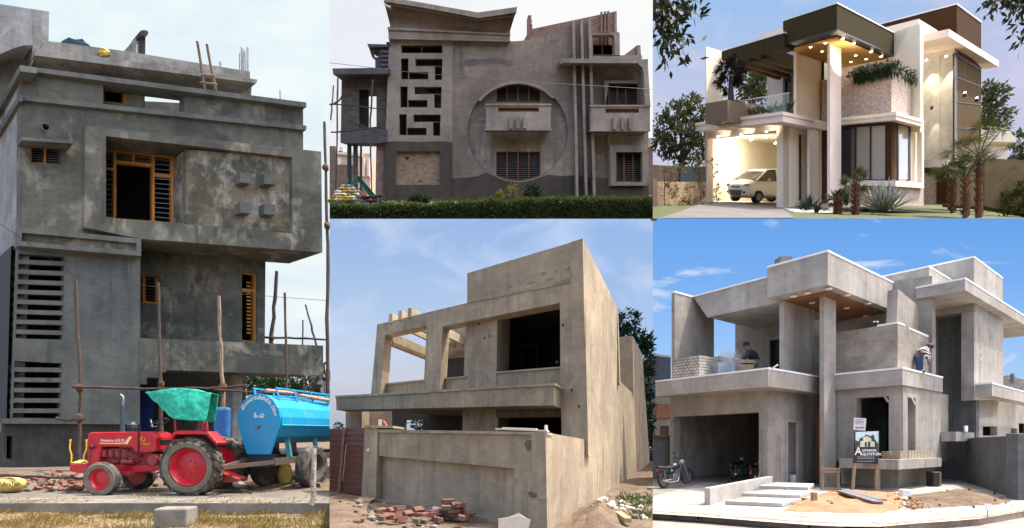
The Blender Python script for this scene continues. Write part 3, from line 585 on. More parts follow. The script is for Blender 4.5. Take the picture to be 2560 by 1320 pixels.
# ground of this place
def wedge(u0, u1, y0, y1, z, n=1, h=None, m=None):
    """ground sheet between two sight lines, n steps deep"""
    vs = []; fs = []; k = 24 if h else 1
    for i in range(n+1):
        y = y0+(y1-y0)*(i/n)
        for j in range(k+1):
            u = u0+(u1-u0)*j/k; x = (u-CX)/F*y; vs.append(V(x, y, z+(h(x, y) if h else 0)))
    for i in range(n):
        for j in range(k): a = i*(k+1)+j; fs.append((a, a+1, a+k+2, a+k+1))
    return MB().add(vs, fs)
structure(wedge(-700, 824, 11.9, 55, 0).build('road', mRoad))
sm = lambda a, b, x: (lambda t: t*t*(3-2*t))(max(0, min(1, (x-a)/(b-a))))
structure(wedge(-700, 824, 14.0, 26, .004, 30, lambda x, y: .32*sm(14.2, 18, y)+.10*mnoise.noise(V(x*1.3, y*1.3, 0))*sm(14, 15, y)+.04*mnoise.noise(V(x*5, y*5, 3))*sm(14, 15, y)).build('soil', mSoil))
k_ = MB().prism([[V((-700-CX)/F*11.55, 11.55, -.3), V((824-CX)/F*11.55, 11.55, -.3), V((824-CX)/F*11.55, 11.55, .02), V((-700-CX)/F*11.55, 11.55, .02)]], V(0, .9, 0)); structure(k_.clip(u1=824).build('kerb', mKerb, bevel=.02))
structure(wedge(-700, 824, 5, 11.6, -.22, 20, lambda x, y: .07*mnoise.noise(V(x*.9, y*.9, 1))).build('verge', mVerge))
g = MB(); r = random.Random(5)
for k in range(15000):
    y = 8.4+3.3*r.random()**.8; u = r.uniform(-60, 823); x = (u-CX)/F*y; tuft = max(0, mnoise.noise(V(x*1.1, y*1.5, 5))+.15)
    if r.random() > .25+2.2*tuft: continue
    g.leaf(V(x, y, -.23+.07*mnoise.noise(V(x*.9, y*.9, 1))), V(r.uniform(-1, 1), r.uniform(-1, 1), r.uniform(.3, 1.1)), r.uniform(.06, .13)*(1+1.5*tuft), .012, V(0, 1, .2))
tag(g.clip(u1=824).build('dry_grass', mGrass), 'dry straw coloured grass on the verge before the kerb', 'grass', kind='stuff')
g = MB()
for k in range(4200):
    y = 8.5+6*r.random(); u = r.uniform(0, 823); x = (u-CX)/F*y
    if (11.4 < y < 13.6) or mnoise.noise(V(x*.8, y*.8, 9)) < .12: continue
    g.leaf(V(x, y, -.22 if y < 11.6 else 0), V(r.uniform(-.6, .6), r.uniform(-.6, .6), 1), r.uniform(.06, .15), .012, V(0, 1, .2))
tag(g.clip(u1=824).build('green_weeds', mGrassG), 'green weeds sprouting in the dry verge', 'weeds', kind='stuff')
for k, (u, v, w, y) in enumerate(((650, 962, 1.7, 38), (690, 968, 2.0, 42), (735, 966, 1.8, 40))):
    t = thing('tree', V((u-CX)/F*y, y, 0), ['dense green tree left of the others under the balcony', 'middle green tree seen under the balcony', 'right green tree seen under the balcony beside the pale house'][k], 'tree', 'trees seen under the balcony'); c = W(u, v, y)
    limb_tree(t, V(c.x, y, 0), c, .2, mLeafT, plain('bark_%d' % k, (.06, .045, .035), .9), [(c, (w, w, w*.8)), (c+V(.9, .2, -.5), (w*.8, w, w*.7)), (c+V(-.9, 0, -.4), (w*.8, w, w*.7))], 2600, .22, .11, 20+k, keep=inside(-99, 823, 0, 1320), branches=False)
h = thing('far_house', W(805, 1080, 50), 'pale house far behind the blue tank at the right', 'house')
MB().slab(FP(50), [(772, 944), (824, 940), (824, 1080), (772, 1080)], [[(785, 962), (800, 962), (800, 985), (785, 985)]], V(0, 4, 0)).clip(u1=824).build('wall', mPaleB, h); MB().slab(FP(49.8), [(768, 940), (824, 936), (824, 944), (768, 948)], (), V(0, 4.4, 0)).clip(u1=824).build('roof', cRaw, h); MB().slab(FP(50.1), [(785, 962), (800, 962), (800, 985), (785, 985)], (), V(0, .1, 0)).build('window', cDark, h)
s = thing('sign_board', W(815, 962, 30), 'small dark blue sign board with white letters under the balcony corner', 'sign'); MB().slab(FP(30), [(806, 926), (824, 926), (824, 952), (806, 952)], (), V(0, .1, 0)).build('panel', plain('sign_navy', (.01, .02, .05), .6), s)
text_mb('SCI', .28, FP(29.98).at(808, 943), (1, 0, 0), UP, .0, .01).clip(u1=824).build('lettering', mWhiteP, s); MB().tube([W(812, 952, 30.05), W(812, 1010, 30.05)], .06, 6).build('post', mIron, s)
m = MB().tube([W(-20, 545, 12), W(190, 692, 14), W(400, 718, 15.5), W(600, 735, 16.5), W(823, 752, 17.5)], .008, 4); tag(m.build('wire', mBlk), 'thin black overhead wire slanting across the grey house', 'wire')

g = MB(); r = random.Random(15)
for k in range(3800):
    y = 11.62+1.5*r.random()**1.6 if k < 2300 else r.uniform(13.4, 16.5); u = r.uniform(-60, 822); x = (u-CX)/F*y
    if mnoise.noise(V(x*.7, y*.9, 12)) < -.05+(.25 if y > 12.4 else 0): continue
    z = .024 if y < 12.45 else .012+(.32*sm(14.2, 18, y)+.10*mnoise.noise(V(x*1.3, y*1.3, 0))*sm(14, 15, y)+.04*mnoise.noise(V(x*5, y*5, 3))*sm(14, 15, y) if y > 14 else 0)
    g.leaf(V(x, y, z), V(r.uniform(-1, 1), r.uniform(-1, 1), r.uniform(0, .35)), r.uniform(.05, .16), .018, V(0, .2, 1))
tag(g.clip(u1=824).build('straw_litter', mGrass), 'straw and leaf litter blown over the kerb top and the road edge by the tractor', 'litter', kind='stuff')
for k in range(40):
    u = r.uniform(215, 820); y = r.uniform(14.2, 17); P = V((u-CX)/F*y, y, .1+.25*sm(14.2, 18, y)); s = r.uniform(.04, .13); tag(MB().blob(P, (s, s, s*.6), 1, .5, 3, k).build('rubble_lump', mSoil if r.random() < .5 else mKerb if r.random() < .5 else mBrickR, smooth=False), 'lump of rubble on the ground behind the tractor and tank trailer', 'rubble', 'rubble lumps behind the tractor')
# ================================================================ lower middle: bare sand-coloured house behind a yard wall
cTan = conc('render_sand', (.385, .31, .215), (.265, .215, .155), (.49, .41, .31), .9, .38, .62, .62, .78)
cTanG = conc('render_sand_grey', (.35, .285, .195), (.25, .205, .142), (.45, .38, .28), 1.1, .38, .62, .6, .76)
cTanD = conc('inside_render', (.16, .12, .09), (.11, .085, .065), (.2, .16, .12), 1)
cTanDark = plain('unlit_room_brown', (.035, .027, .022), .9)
cWetT = conc('damp_plinth', (.15, .135, .11), (.11, .1, .085), (.21, .19, .15), 1.2)
cTanDamp = conc('damp_sand', (.26, .205, .14), (.2, .16, .11), (.3, .25, .18), 1.2)
mGate = plain('gate_brown', (.085, .028, .020), .5, 0, .12)
mGateB = plain('gate_bar', (.14, .075, .055), .45)
mDirt = two('brown_dirt', (.10, .066, .042), (.155, .112, .076), 1.8, bump=1, grain=14, dist=.04)
mBoard = plain('white_board', (.52, .46, .38), .7, 0, .05)
mPlank = two('plank', (.40, .27, .15), (.28, .18, .1), 4, mp=(6, 1, 6))
C4 = W(1367, 1328, 8.3); l4 = V(-.975, 1, .035); r4 = V(.354, 1, -.065)
R4 = Plane(C4, r4); FW = Plane(C4, l4); B0 = R4.at(1462, 1000)
def FB(k=0.0): return Plane(B0+r4*k, l4)
def house_four():
    h = thing('concrete_house', V(B0.x-2, B0.y+2, 0), 'two storey bare sand coloured cement house with open window bays, behind a panelled yard wall', 'house')
    def S(name, k, outer, holes=(), t=.2, m=cTan, par=h, **kw): return MB().slab(FB(k), outer, holes, r4*t).build(name, m, par, **kw)
    S('front_frame', 0, [(943, 811), (1168, 757), (1168, 683), (1458, 597), (1471, 1140), (1405, 1128), (1402, 988), (926, 1003)], [[(962, 837), (1067, 814), (1058, 985), (951, 992)], [(1107, 816), (1400, 757), (1401, 980), (1098, 986)]], .4)
    S('parapet_band', -.02, [(1168, 754), (1458, 689), (1458.3, 700), (1168, 758)], (), .02, cTanG)
    R = MB().slab(R4, [(1457, 596), (1543, 768), (1549, 952), (1582.5, 984), (1581, 839), (1606, 886), (1628, 1205), (1466, 1260), (1466, 1099)], (), l4*.25).build('side_wall', cTan, h)
    for p in ([(1548, 843), (1581, 839), (1584, 985), (1550, 955)],): MB().slab(Plane(R4.at(1581, 900), l4), p, (), r4*.3).build('stair_tower', cTanG, h)
    MB().slab(Plane(R4.at(1543, 800), l4), [(1400, 790), (1543, 768), (1549, 960), (1400, 970)], (), r4*.2).build('back_wall', cTan, h)
    # bay infill, one step back
    for n, p in (('sill_wall', [(945, 963), (1064, 951), (1064, 1000), (940, 1003)]), ('sill_wall', [(1090, 949.5), (1166, 942.5), (1166, 995), (1090, 998)]), ('sill_wall', [(1240, 932), (1404, 919), (1404, 990), (1240, 995)])):
        s = S(n, .3, p, (), .14, cTanG); a, b = p[0], p[1]; S('sill_cap', .25, [(a[0], a[1]-3), (b[0], b[1]-3), (b[0], b[1]+1.5), (a[0], a[1]+1.5)], (), .26, cTan, s)
    S('pier', .28, [(1164, 792), (1244, 774), (1240, 992), (1158, 994)], (), .9, cTan)
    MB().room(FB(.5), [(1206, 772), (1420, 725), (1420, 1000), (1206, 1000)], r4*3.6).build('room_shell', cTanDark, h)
    f = S('inner_door', 3.4, [(1300, 862), (1345, 858), (1345, 935), (1300, 937)], [[(1306, 868), (1339, 865), (1339, 940), (1306, 940)]], .1, cTanD)
    S('terrace_wall', 3.6, [(1098, 790), (1190, 770), (1190, 890), (1098, 897)], (), .2, cTan); S('terrace_wall', 3.6, [(1115, 880), (1190, 870), (1190, 980), (1115, 980)], (), .2, cTanDark); S('room_beam', 3.55, [(1108, 893), (1162, 888), (1162, 893), (1108, 898)], (), .1, cTanD)  # second terrace_wall is a near-black panel, shade of an open room in its colour
    for u, v in ((976, 796), (1000, 788), (1024, 782)): q = FB(-.05).at(u, v); MB().beam(q, q+r4*3.8, .13, .30).build('pergola_beam', cTan, h)
    q = FB(.4).at(976, 848); MB().beam(q, q+r4*3.6, .2, .4).build('edge_beam', cTan, h)
    S('floor_slab', .02, [(930, 992), (1404, 990), (1404, 1004), (928, 1010)], (), 7.5, cTanG)
    k = 0.0; q = FB().at(1404, 975)
    while pix(q-r4*k)[0] > 1385.5: k += .01
    S('canopy_slab', -k, [(840, 992), (1385, 961), (1384, 1013), (841, 1025)], (), k, cTanG); S('canopy_lip', -k-.05, [(838, 989.5), (1388.5, 957.5), (1388.5, 963), (838, 995)], (), k+.05, cTan)
    for u in (846, 852): pass
    S('ground_wall', .45, [(1156, 1010), (1245, 1005), (1245, 1100), (1156, 1100)], (), .8, cTanG)
    S('lintel', .45, [(1240, 1010), (1412, 1005), (1412, 1041), (1240, 1044)], (), .3, cTanD)
    S('corner_pier', .1, [(864, 1015), (905, 1012), (905, 1100), (864, 1100)], (), .4, cTan)
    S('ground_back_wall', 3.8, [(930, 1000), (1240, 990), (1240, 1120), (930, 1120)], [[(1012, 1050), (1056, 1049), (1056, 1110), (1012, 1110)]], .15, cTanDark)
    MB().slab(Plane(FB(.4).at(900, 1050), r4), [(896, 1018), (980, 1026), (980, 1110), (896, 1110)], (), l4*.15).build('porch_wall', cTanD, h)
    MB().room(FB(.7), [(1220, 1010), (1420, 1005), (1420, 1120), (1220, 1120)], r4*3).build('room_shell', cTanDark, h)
    r = random.Random(2)
    for u, v in ((1198, 690+120), (1225, 720+120), (1212, 735+110), (1430, 975), (1392, 905), (1408, 812), (1448, 1016)):
        c = FB(-.004 if u > 1250 else .276).at(u, v); MB().lathe(c, -r4, [(0, .035), (.006, .03)], 8).build('tie_hole', cTanDark, h)
    for u, v, a, b in ((1358, 684, 13, 5), (1390, 678, 7, 5), (1424, 670, 15, 4), (1300, 706, 6, 2), (1240, 716, 10, 2), (1275, 716, 16, 2), (1330, 706, 24, 2), (1375, 698, 20, 2)):
        MB().slab(FB(-.006), [(u+a*.5*math.cos(q)*r.uniform(.75, 1.2), v+b*math.sin(q)*r.uniform(.7, 1.2)-.22*a*.5*math.cos(q)) for q in [i*.3307 for i in range(19)]], (), r4*.006).build('damp_patch', cTanDamp, h)
    return h
house_four()
def yard_wall():
    h = thing('yard_wall', V(C4.x-1, C4.y+1, 0), 'sand coloured yard wall with a long sunken panel and a dark cement patch near its corner', 'wall')
    def S(name, k, outer, holes=(), t=.2, m=cTanG, par=h, **kw): return MB().slab(Plane(C4+r4*k, l4), outer, holes, r4*t).build(name, m, par, **kw)
    S('front_wall', 0, [(912, 1064), (944, 1066), (944, 1077), (1364, 1083), (1369, 1350), (903, 1258)], [[(938, 1139), (1286, 1171), (1287, 1306), (936, 1247)]], .22)
    S('sunken_panel', .17, [(930, 1130), (1295, 1165), (1295, 1330), (930, 1260)], (), .04, cTan)
    S('coping', -.05, [(942, 1073.5), (1367, 1080), (1367, 1087), (942, 1081)], (), .33, cTan)
    S('gate_pier', -.05, [(913, 1068), (944, 1070), (939, 1252), (904, 1258)], (), .3, cTan); S('pier_cap', -.1, [(909, 1062.5), (982, 1064.5), (982, 1070), (909, 1069)], (), .45, cTan)
    S('plinth', -.05, [(922, 1247), (1040, 1273), (1180, 1304), (1292, 1326), (1292, 1365), (918, 1280)], (), .05, cWetT)
    S('cement_patch', -.006, [(1311, 1109), (1319, 1099), (1333, 1103), (1349, 1105), (1351, 1113), (1343, 1127), (1330, 1125), (1318, 1128), (1314, 1119)], (), .006, cWetT)
    S('cement_patch', -.006, [(1318, 1232), (1330, 1228), (1343, 1236), (1340, 1245), (1326, 1243)], (), .006, cTanD)
    MB().slab(R4.off(-r4*.0), [(1363.5, 1081), (1466.5, 1099), (1466.5, 1290), (1369, 1345)], (), l4*.22).build('return_wall', cTan, h)
    MB().lathe(Plane(C4-r4*.05, l4).at(922, 1125), -r4, [(0, .05), (.04, .04)], 8).build('bell_box', mBoard, h)
yard_wall()
g = thing('gate', FW.at(868, 1240), 'dark brown ribbed metal gate left of the sand coloured yard wall', 'gate'); GP = FW.off(r4*.12)
for n, p in (('gate_leaf', [(862, 1070), (911, 1070), (903, 1246), (848, 1242)]), ('gate_leaf', [(824, 1072), (857, 1072), (842, 1240), (824, 1237)])):
    o = MB().slab(GP, p, (), r4*.05).build(n, mGate, g); m = MB(); k = 13
    for i in range(1, k):
        q = i/k; a = Vector(p[0]).lerp(Vector(p[3]), q); b = Vector(p[1]).lerp(Vector(p[2]), q); m.bar(GP.off(-r4*.025), a, b, 2.4 if i > 3 else 4, r4*.03)
    m.build('rib', mGate if False else plain('gate_rib', (.12, .045, .033), .45), o)
MB().bar(GP.off(-r4*.05), (860, 1068), (846, 1243), 6, r4*.1).build('mullion', mGateB, g)
MB().tube([GP.off(-r4*.1).at(866, 1112), GP.off(-r4*.1).at(857, 1202)], .02, 8).build('handle', plain('handle_bronze', (.3, .23, .16), .4, .6), g)
m = MB().slab(FW.off(-r4*.02), [(1238, 1070), (1366, 1075), (1369, 1079), (1238, 1074)], (), r4*.12).slab(FW.off(r4*.05), [(1255, 1068), (1340, 1071), (1340, 1074), (1255, 1072)], (), r4*.1); tag(m.build('plank', mBoard), 'pale planks lying on top of the sand coloured yard wall', 'plank')
m = MB().slab(FW.off(r4*.1), [(1361, 1063), (1365, 1062), (1366, 1076), (1361, 1076)], (), r4*.08); tag(m.build('stick', mBoard), 'short pale stick standing on the corner of the yard wall', 'stick')
m = MB()
for k in range(3): m.tube([FW.off(r4*.15).at(945+k, 1064), FW.off(r4*.15).at(949+k*2, 1052-k), FW.off(r4*.15).at(958+k*2, 1051+k), FW.off(r4*.1).at(966+k, 1064)], .008, 5)
tag(m.build('cable', plain('pink_cable', (.5, .12, .13), .5)), 'looped pink cable sticking out of the yard wall pier', 'cable')
m = MB().box(FW.off(r4*.1).at(950, 1057), (.06, .06, .16)); tag(m.build('socket_box', mBoard), 'small white box on the cap of the yard wall pier', 'box')
def h4(x, y):
    u = CX+F*x/y; return .16*sm(1000, 840, u)*sm(13, 10, y)+.35*math.exp(-((u-1500)/45)**2-((y-9.7)/1.1)**2)+.07*mnoise.noise(V(x*1.1, y*1.1, 2))+.05*mnoise.noise(V(x*3.7, y*3.7, 2))
structure(wedge(824, 1632, 6, 45, .0, 60, h4).build('dirt', mDirt))
r = random.Random(8)
for k in range(46):
    if k < 22: lay = k//5; u, y, z = 1120+8*(k % 5)+r.uniform(-3, 3)-lay*.5, 9.15+r.uniform(-.1, .3), .05+.08*lay
    else: u = r.uniform(930, 1115) if k < 40 else r.uniform(1070, 1180); y = 9.0+r.uniform(-.35, .7); z = .08+.08*r.random()
    P = V((u-CX)/F*y, y, z+h4((u-CX)/F*y, y)); bm_ = Matrix.Rotation(r.uniform(-.5, .5) if k < 22 else r.uniform(0, 3), 3, 'Z') @ Matrix.Rotation(r.gauss(0, .12 if k < 22 else .35), 3, 'X')
    tag(MB().box(P, (r.uniform(.15, .23), .11, .075), ax=bm_).build('brick', mBrickR if r.random() < .8 else mSoil, bevel=.005), 'loose brick lying before the plinth of the sand coloured yard wall', 'brick', 'bricks before the yard wall')
for k, (p, y, l) in enumerate((([(1246, 1297), (1300, 1289), (1327, 1300), (1310, 1340), (1246, 1340)], 7.9, 'white board leaning on the yard wall, the front one'), ([(1275, 1292), (1297, 1283), (1326, 1302), (1318, 1340), (1270, 1340)], 8.05, 'white board with a pointed top leaning behind the front one'))):
    tag(MB().slab(Plane((0, y, 0), (1, .05, 0)), p, (), V(0, .015, 0)).build('board', mBoard), l, 'board')
tag(MB().slab(Plane(W(1100, 1276, 9.6), (1, -.3, 0)), [(1080, 1270), (1124, 1275), (1124, 1284), (1082, 1277)], (), V(0, .2, 0)).build('plank', mBoard), 'short white plank lying before the plinth beside the brick stack', 'plank')
tag(MB().slab(Plane(W(890, 1255, 11.4), (1, -.2, 0)), [(858, 1262), (885, 1250), (926, 1252), (922, 1262), (890, 1268)], (), V(0, .5, 0)).build('plank', mPlank), 'wide brown plank lying before the gate pier', 'plank')
tag(MB().beam(G(1545, 1300)+V(0, 0, .12), G(1570, 1316)+V(0, 0, .1), .12, .08).build('plank', mPlank), 'brown plank stub lying at the foot of the long side wall', 'plank')
for k in range(60):
    u = r.uniform(1480, 1631); v = r.uniform(1215, 1300)
    if v < 1215+(1631-u)*.45: continue
    P = G(u, v); s = r.uniform(.03, .1); o = MB().blob(P+V(0, 0, h4(P.x, P.y)+s*.3), (s, s, s*.7), 1, .4, 3, k).build('stone', mKerb if r.random() < .6 else mBoard, smooth=False); tag(o, 'small pale stone strewn along the foot of the long side wall', 'stone', 'stones along the side wall')
for k, (u, v, s) in enumerate(((1590, 1250, .5), (1612, 1290, .45), (1622, 1262, .4), (1560, 1270, .3))):
    P = G(u, v); m = MB()
    for i in range(160): m.leaf(P+V(r.gauss(0, s*.5), r.gauss(0, s*.5), h4(P.x, P.y)), V(r.uniform(-1, 1), r.uniform(-1, 1), r.uniform(.2, 1)), r.uniform(.1, .28)*s*2, .025)
    tag(m.clip(u1=1632).build('weed', leafmat('weed_green_%d' % k, (.035, .06, .015), (.1, .12, .05))), ['largest weed tuft at the foot of the long side wall', 'weed tuft nearest the right edge, low down', 'weed tuft at the right edge, upper one', 'smallest weed tuft close to the side wall'][k], 'weed')
t = thing('tree', V((1600-CX)/F*29, 29, 0), 'dark green tree rising behind the stair tower of the sand coloured house', 'tree')
mLeaf4 = leafmat('dark_tree_leaves', (.008, .022, .014), (.03, .06, .03)); mBark4 = plain('dark_bark', (.06, .045, .035), .9)
limb_tree(t, V((1612-CX)/F*29, 29, 0), W(1590, 900, 29), .3, mLeaf4, mBark4, [(W(1565, 800, 29), (.9, .8, .5)), (W(1583, 850, 29), (1.3, .9, .55)), (W(1556, 845, 29), (.8, .8, .9)), (W(1605, 912, 29), (1.1, .9, .7)), (W(1632, 860, 29), (.7, .8, .6)), (W(1622, 960, 29), (1.1, .9, .9)), (W(1620, 1040, 29), (1.0, .9, 1.2)), (W(1615, 1120, 29), (1.2, .9, 1.1))], 3600, .3, .11, 4, keep=inside(1540, 1631, 700, 1250), gap=.0)
t = thing('tree', W(846, 1085, 60), 'tiny round tree far behind the brown gate', 'tree'); limb_tree(t, W(846, 1085, 60), W(845, 1068, 60), .1, mLeaf4, mBark4, [(W(845, 1066, 60), (.55, .5, .5))], 260, .2, .1, 5, keep=inside(824, 1632, 0, 1320), branches=False)
t = thing('tree', W(1040, 1085, 45), 'dark tree glimpsed through the ground floor window of the sand coloured house', 'tree'); limb_tree(t, W(1046, 1090, 45), W(1042, 1060, 45), .1, mLeaf4, mBark4, [(W(1042, 1062, 45), (.6, .5, .6))], 320, .2, .1, 6, branches=False)

for k in range(70):
    u = r.uniform(826, 1110); v = r.uniform(1262, 1325); P = G(u, v); s = r.uniform(.02, .075)*(1.6 if r.random() < .15 else 1); tag(MB().blob(P+V(0, 0, h4(P.x, P.y)+s*.2), (s, s, s*.7), 1, .5, 3, k).build('clod', mSoil if r.random() < .5 else mBrickR if r.random() < .4 else mKerb, smooth=False), 'small clod or chip of rubble in the dirt before the gate and yard wall', 'clod', 'rubble clods before the gate')
# ================================================================ lower right: corner villa still in raw cement
cVil = conc('villa_cement', (.365, .335, .295), (.255, .235, .205), (.45, .42, .38), .7, .36, .64, .64, .8, .12, fine=.14)
cVilL = conc('villa_cement_light', (.415, .385, .345), (.305, .283, .255), (.5, .47, .43), .7, .36, .64, .64, .8, .1, fine=.12)
cVilD = conc('villa_dark_cement', (.155, .16, .155), (.115, .12, .118), (.21, .21, .2), .8)  # darker cement for tower recess, bay reveal, boundary walls, vent and joints
cGar = conc('garage_inside', (.40, .37, .32), (.30, .28, .245), (.46, .43, .385), .7)
mCapW = plain('white_drip_edge', (.74, .74, .76), .5, 0, .03)
mSoff = two('timber_soffit', (.24, .115, .055), (.17, .08, .04), 2, mp=(8, 1, 1))
cBlockT = brick('cement_blocks', (.26, .225, .185), (.31, .275, .23), (.30, .275, .24), .5, .24, (.6, -.8, 0), .008)
cTile = brick('pattern_blocks', (.42, .385, .33), (.33, .3, .255), (.17, .155, .135), .13, .09, (.6, -.8, 0), .016)
mDoorB = plain('brown_door', (.13, .04, .018), .5)
mPave = two('pale_pavement', (.24, .215, .19), (.36, .33, .30), 1.2, bump=.15, grain=25)
mPaveW = two('white_cement_step', (.32, .30, .275), (.42, .40, .375), 1.5, bump=.1)
mStreet = two('pale_street', (.27, .24, .215), (.19, .17, .155), 1.5, bump=.3)
mKerbR = two('earthy_kerb', (.26, .185, .135), (.36, .29, .24), 2, bump=.4)
mSand = two('orange_earth', (.32, .18, .10), (.24, .125, .065), 2, bump=.9, grain=12, dist=.04)
mGl5 = glass('dark_pane', (.02, .025, .022))
mTimber = two('raw_timber', (.34, .26, .18), (.25, .18, .12), 4, mp=(6, 6, 1))
l5 = V(-.788, 1, -.027); r5 = V(1.381, 1, -.027)
class Corner:
    """walls and slabs that share two wall directions"""
    def __init__(s, dl, dr): s.l = V(*dl); s.r = V(*dr)
    def L(s, P, k=0, j=0): return Plane(Vector(P)+s.r*k+s.l*j, s.l)
    def R(s, P, k=0, j=0): return Plane(Vector(P)+s.l*k+s.r*j, s.r)
    def box(s, u, vb, vt, y, ul, ur, mb=None):
        """a slab from its nearest upright edge at u, reaching ul on its left face and ur on its right face"""
        B = W(u, vb, y); T = W(u, vt, y); pl = Plane(B, s.l); pr = Plane(B, s.r)
        a = (pl.at(ul, vb)-B).y/s.l.y; b = (pr.at(ur, vb)-B).y/s.r.y; mb = mb or MB()
        return mb.prism([[B, B+s.l*a, B+s.l*a+s.r*b, B+s.r*b]], T-B)
K5 = Corner(l5, r5); P5 = W(1919, 1221, 14.75)
def house_five():
    h = thing('concrete_villa', V(P5.x+2, P5.y+2, 0), 'raw grey cement corner villa with deep flat canopies and an open garage', 'house')
    def bx(name, a, m=cVil, par=h, **kw): return K5.box(*a).build(name, m, par, **kw)
    def SL(name, pl, o, holes=(), t=.2, m=cVil, par=h): return MB().slab(pl, o, holes, r5*t).build(name, m, par)
    def SR(name, pl, o, holes=(), t=.2, m=cVil, par=h): return MB().slab(pl, o, holes, l5*t).build(name, m, par)
    SL('garage_front', K5.L(P5), [(1675, 990), (1919, 955), (1919, 1223), (1906, 1223), (1906, 1030), (1684, 1042), (1683, 1205), (1675, 1204)], (), .22)
    MB().room(K5.L(P5, .24), [(1678, 1000), (1917, 978), (1917, 1230), (1678, 1206)], r5*3.6).build('garage_room', cGar, h)
    SR('garage_side', K5.R(P5), [(1919.5, 955), (2050, 975), (2050, 1200), (1919.5, 1222)], [[(1969, 1055), (1997, 1055), (1997, 1207), (1969, 1211)]], .2)
    f = SR('door_frame', K5.R(P5, -.03), [(1966, 1051), (2008, 1052), (2008, 1206), (1996, 1207), (1996, 1056), (1970, 1055), (1970, 1211), (1966, 1211)], (), .06, cVilL)
    MB().room(K5.R(P5, .21), [(1964, 1050), (2000, 1050), (2000, 1215), (1964, 1215)], l5*.45).build('store_room', cTanDark, h)
    for a, vt in (((1921, 966, 922, 13.87, 1639, 2062), 922), ((2256, 962, 921, 14.06, 2080, 2357), 921)):
        s = bx('balcony_slab', a, cVilL); K5.box(a[0]+.8, vt+.6, vt-4, a[3]-.02, a[4]-1, a[5]+1).build('drip_edge', mCapW, s)
    a = (2069.5, 711, 628, 13.96, 1918, 2256); s = bx('porch_roof', a, cVilL); K5.box(2069.8, 629, 624, 13.94, 1917, 2258).build('drip_edge', mCapW, s)
    so = K5.box(2071, 729, 724, 14.5, 1935, 2245).build('timber_soffit', mSoff, s)
    for u, v in ((2072, 722), (2019, 733), (1984, 741), (2118, 738), (2031, 757), (2117, 770), (2170, 759), (2165, 790)):
        c = Level(W(2071, 729.3, 14.5), l5, r5).at(u, v); MB().lathe(c, -UP, [(-.01, .09), (.02, .08)], 12).build('downlight', plain('unlit_lamp', (.8, .72, .6), .4), so)
    bx('porch_column', (2060.5, 1219, 722, 14.96, 2049, 2090), cVilL)
    bx('side_wing_wall', (1687, 960, 730.5, 17.14, 1679, 1785), cVil); K5.box(1687.5, 731, 727, 17.12, 1678.5, 1750).build('drip_edge', mCapW, h)
    Bm = K5.L(P5, .57)
    t = SL('terrace_roof', Bm, [(1732, 741), (1952, 683), (1952, 755), (1768, 793)], (), 1.9, cVilL); SL('drip_edge', K5.L(P5, .55), [(1730, 739.5), (1952, 680.5), (1952, 684.5), (1730, 743.5)], (), .3, mCapW, t)
    SL('terrace_back_wall', K5.L(P5, 2.3), [(1838, 770), (1990, 740), (1990, 955), (1838, 955)], [[(1922, 848), (1949, 845), (1949, 940), (1922, 940)]], .2)
    f = SL('door_frame', K5.L(P5, 2.27), [(1918, 844), (1949, 840), (1949, 848), (1923, 851), (1923, 945), (1918, 945)], (), .06, cVilL); SL('pane', K5.L(P5, 2.4), [(1920, 848), (1949, 845), (1949, 940), (1920, 940)], (), .03, mGl5, f)
    bx('fin_wall', (1960, 945, 728, 15.4, 1948.5, 2036), cVilL)
    SL('hall_wall', K5.L(P5, 3.0), [(1985, 725), (2200, 705), (2330, 690), (2330, 960), (1985, 960)], (), .2, cVil); SL('hall_brick', K5.L(P5, 1.9), [(2029, 838), (2056, 836), (2056, 945), (2029, 945)], (), .1, cBlockT)
    SL('entry_wall', K5.L(P5, 2.2), [(2030, 960), (2110, 950), (2110, 1205), (2030, 1205)], (), .1, cVil); SL('entry_door', K5.L(P5, 1.5), [(2040, 1023), (2060, 1021), (2060, 1206), (2040, 1207)], (), .08, mDoorB)
    bx('planter', (1748, 955, 887, SLP.y, 1679, 1795), cTile)
    p = bx('block_parapet', (2244, 940, 808, 14.46, 2088, 2324), cBlockT)
    for q in ((2244.5, 808.5, 804, 14.45, 2192, 2262), ): K5.box(*q).build('drip_edge', mCapW, p)
    SR('drip_edge', K5.R(W(2244, 808, 14.44)), [(2272, 818), (2322, 839), (2322, 843.5), (2272, 822)], (), .3, mCapW, p)
    SR('gable_wall', K5.R(W(2250, 760, 14.5), .2), [(2245, 722), (2326, 790), (2326, 880), (2240, 840)], (), .2, cVil)
    # bay window
    E = W(2258, 1050, 14.2); w = SL('bay_wall', K5.L(E), [(2085, 975), (2258, 960), (2258, 1152), (2085, 1152)], [[(2141, 995), (2222, 990), (2222, 1148), (2141, 1148)]], .2)
    SR('bay_wall', K5.R(E), [(2258.5, 960), (2352, 978), (2352, 1160), (2258.5, 1152)], [[(2261, 991), (2289, 996), (2289, 1148), (2261, 1148)]], .2)
    MB().room(K5.L(E, .22, .1), [(2100, 975), (2250, 965), (2250, 1160), (2100, 1160)], r5*2.5).build('bay_room', cGar, h)
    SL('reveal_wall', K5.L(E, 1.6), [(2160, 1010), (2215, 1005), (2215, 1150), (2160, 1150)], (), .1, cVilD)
    for pl, p, q in ((K5.L(E, -.01), (2210, 986), (2222, 1005)), (K5.R(E, -.01), (2279, 992), (2289, 1012))): MB().bar(pl, p, q, 3, V(0, .05, 0)).build('corner_brace', cVilL, h)
    bx('bay_ledge', (2246, 1174, 1149, 13.62, 2098, 2354), cVilL); bx('bay_base', (2244, 1222, 1172, 14.86, 2110, 2352), cVil)
    bx('bay_leg', (2108, 1210, 1172, 15.2, 2103, 2113), cVil)
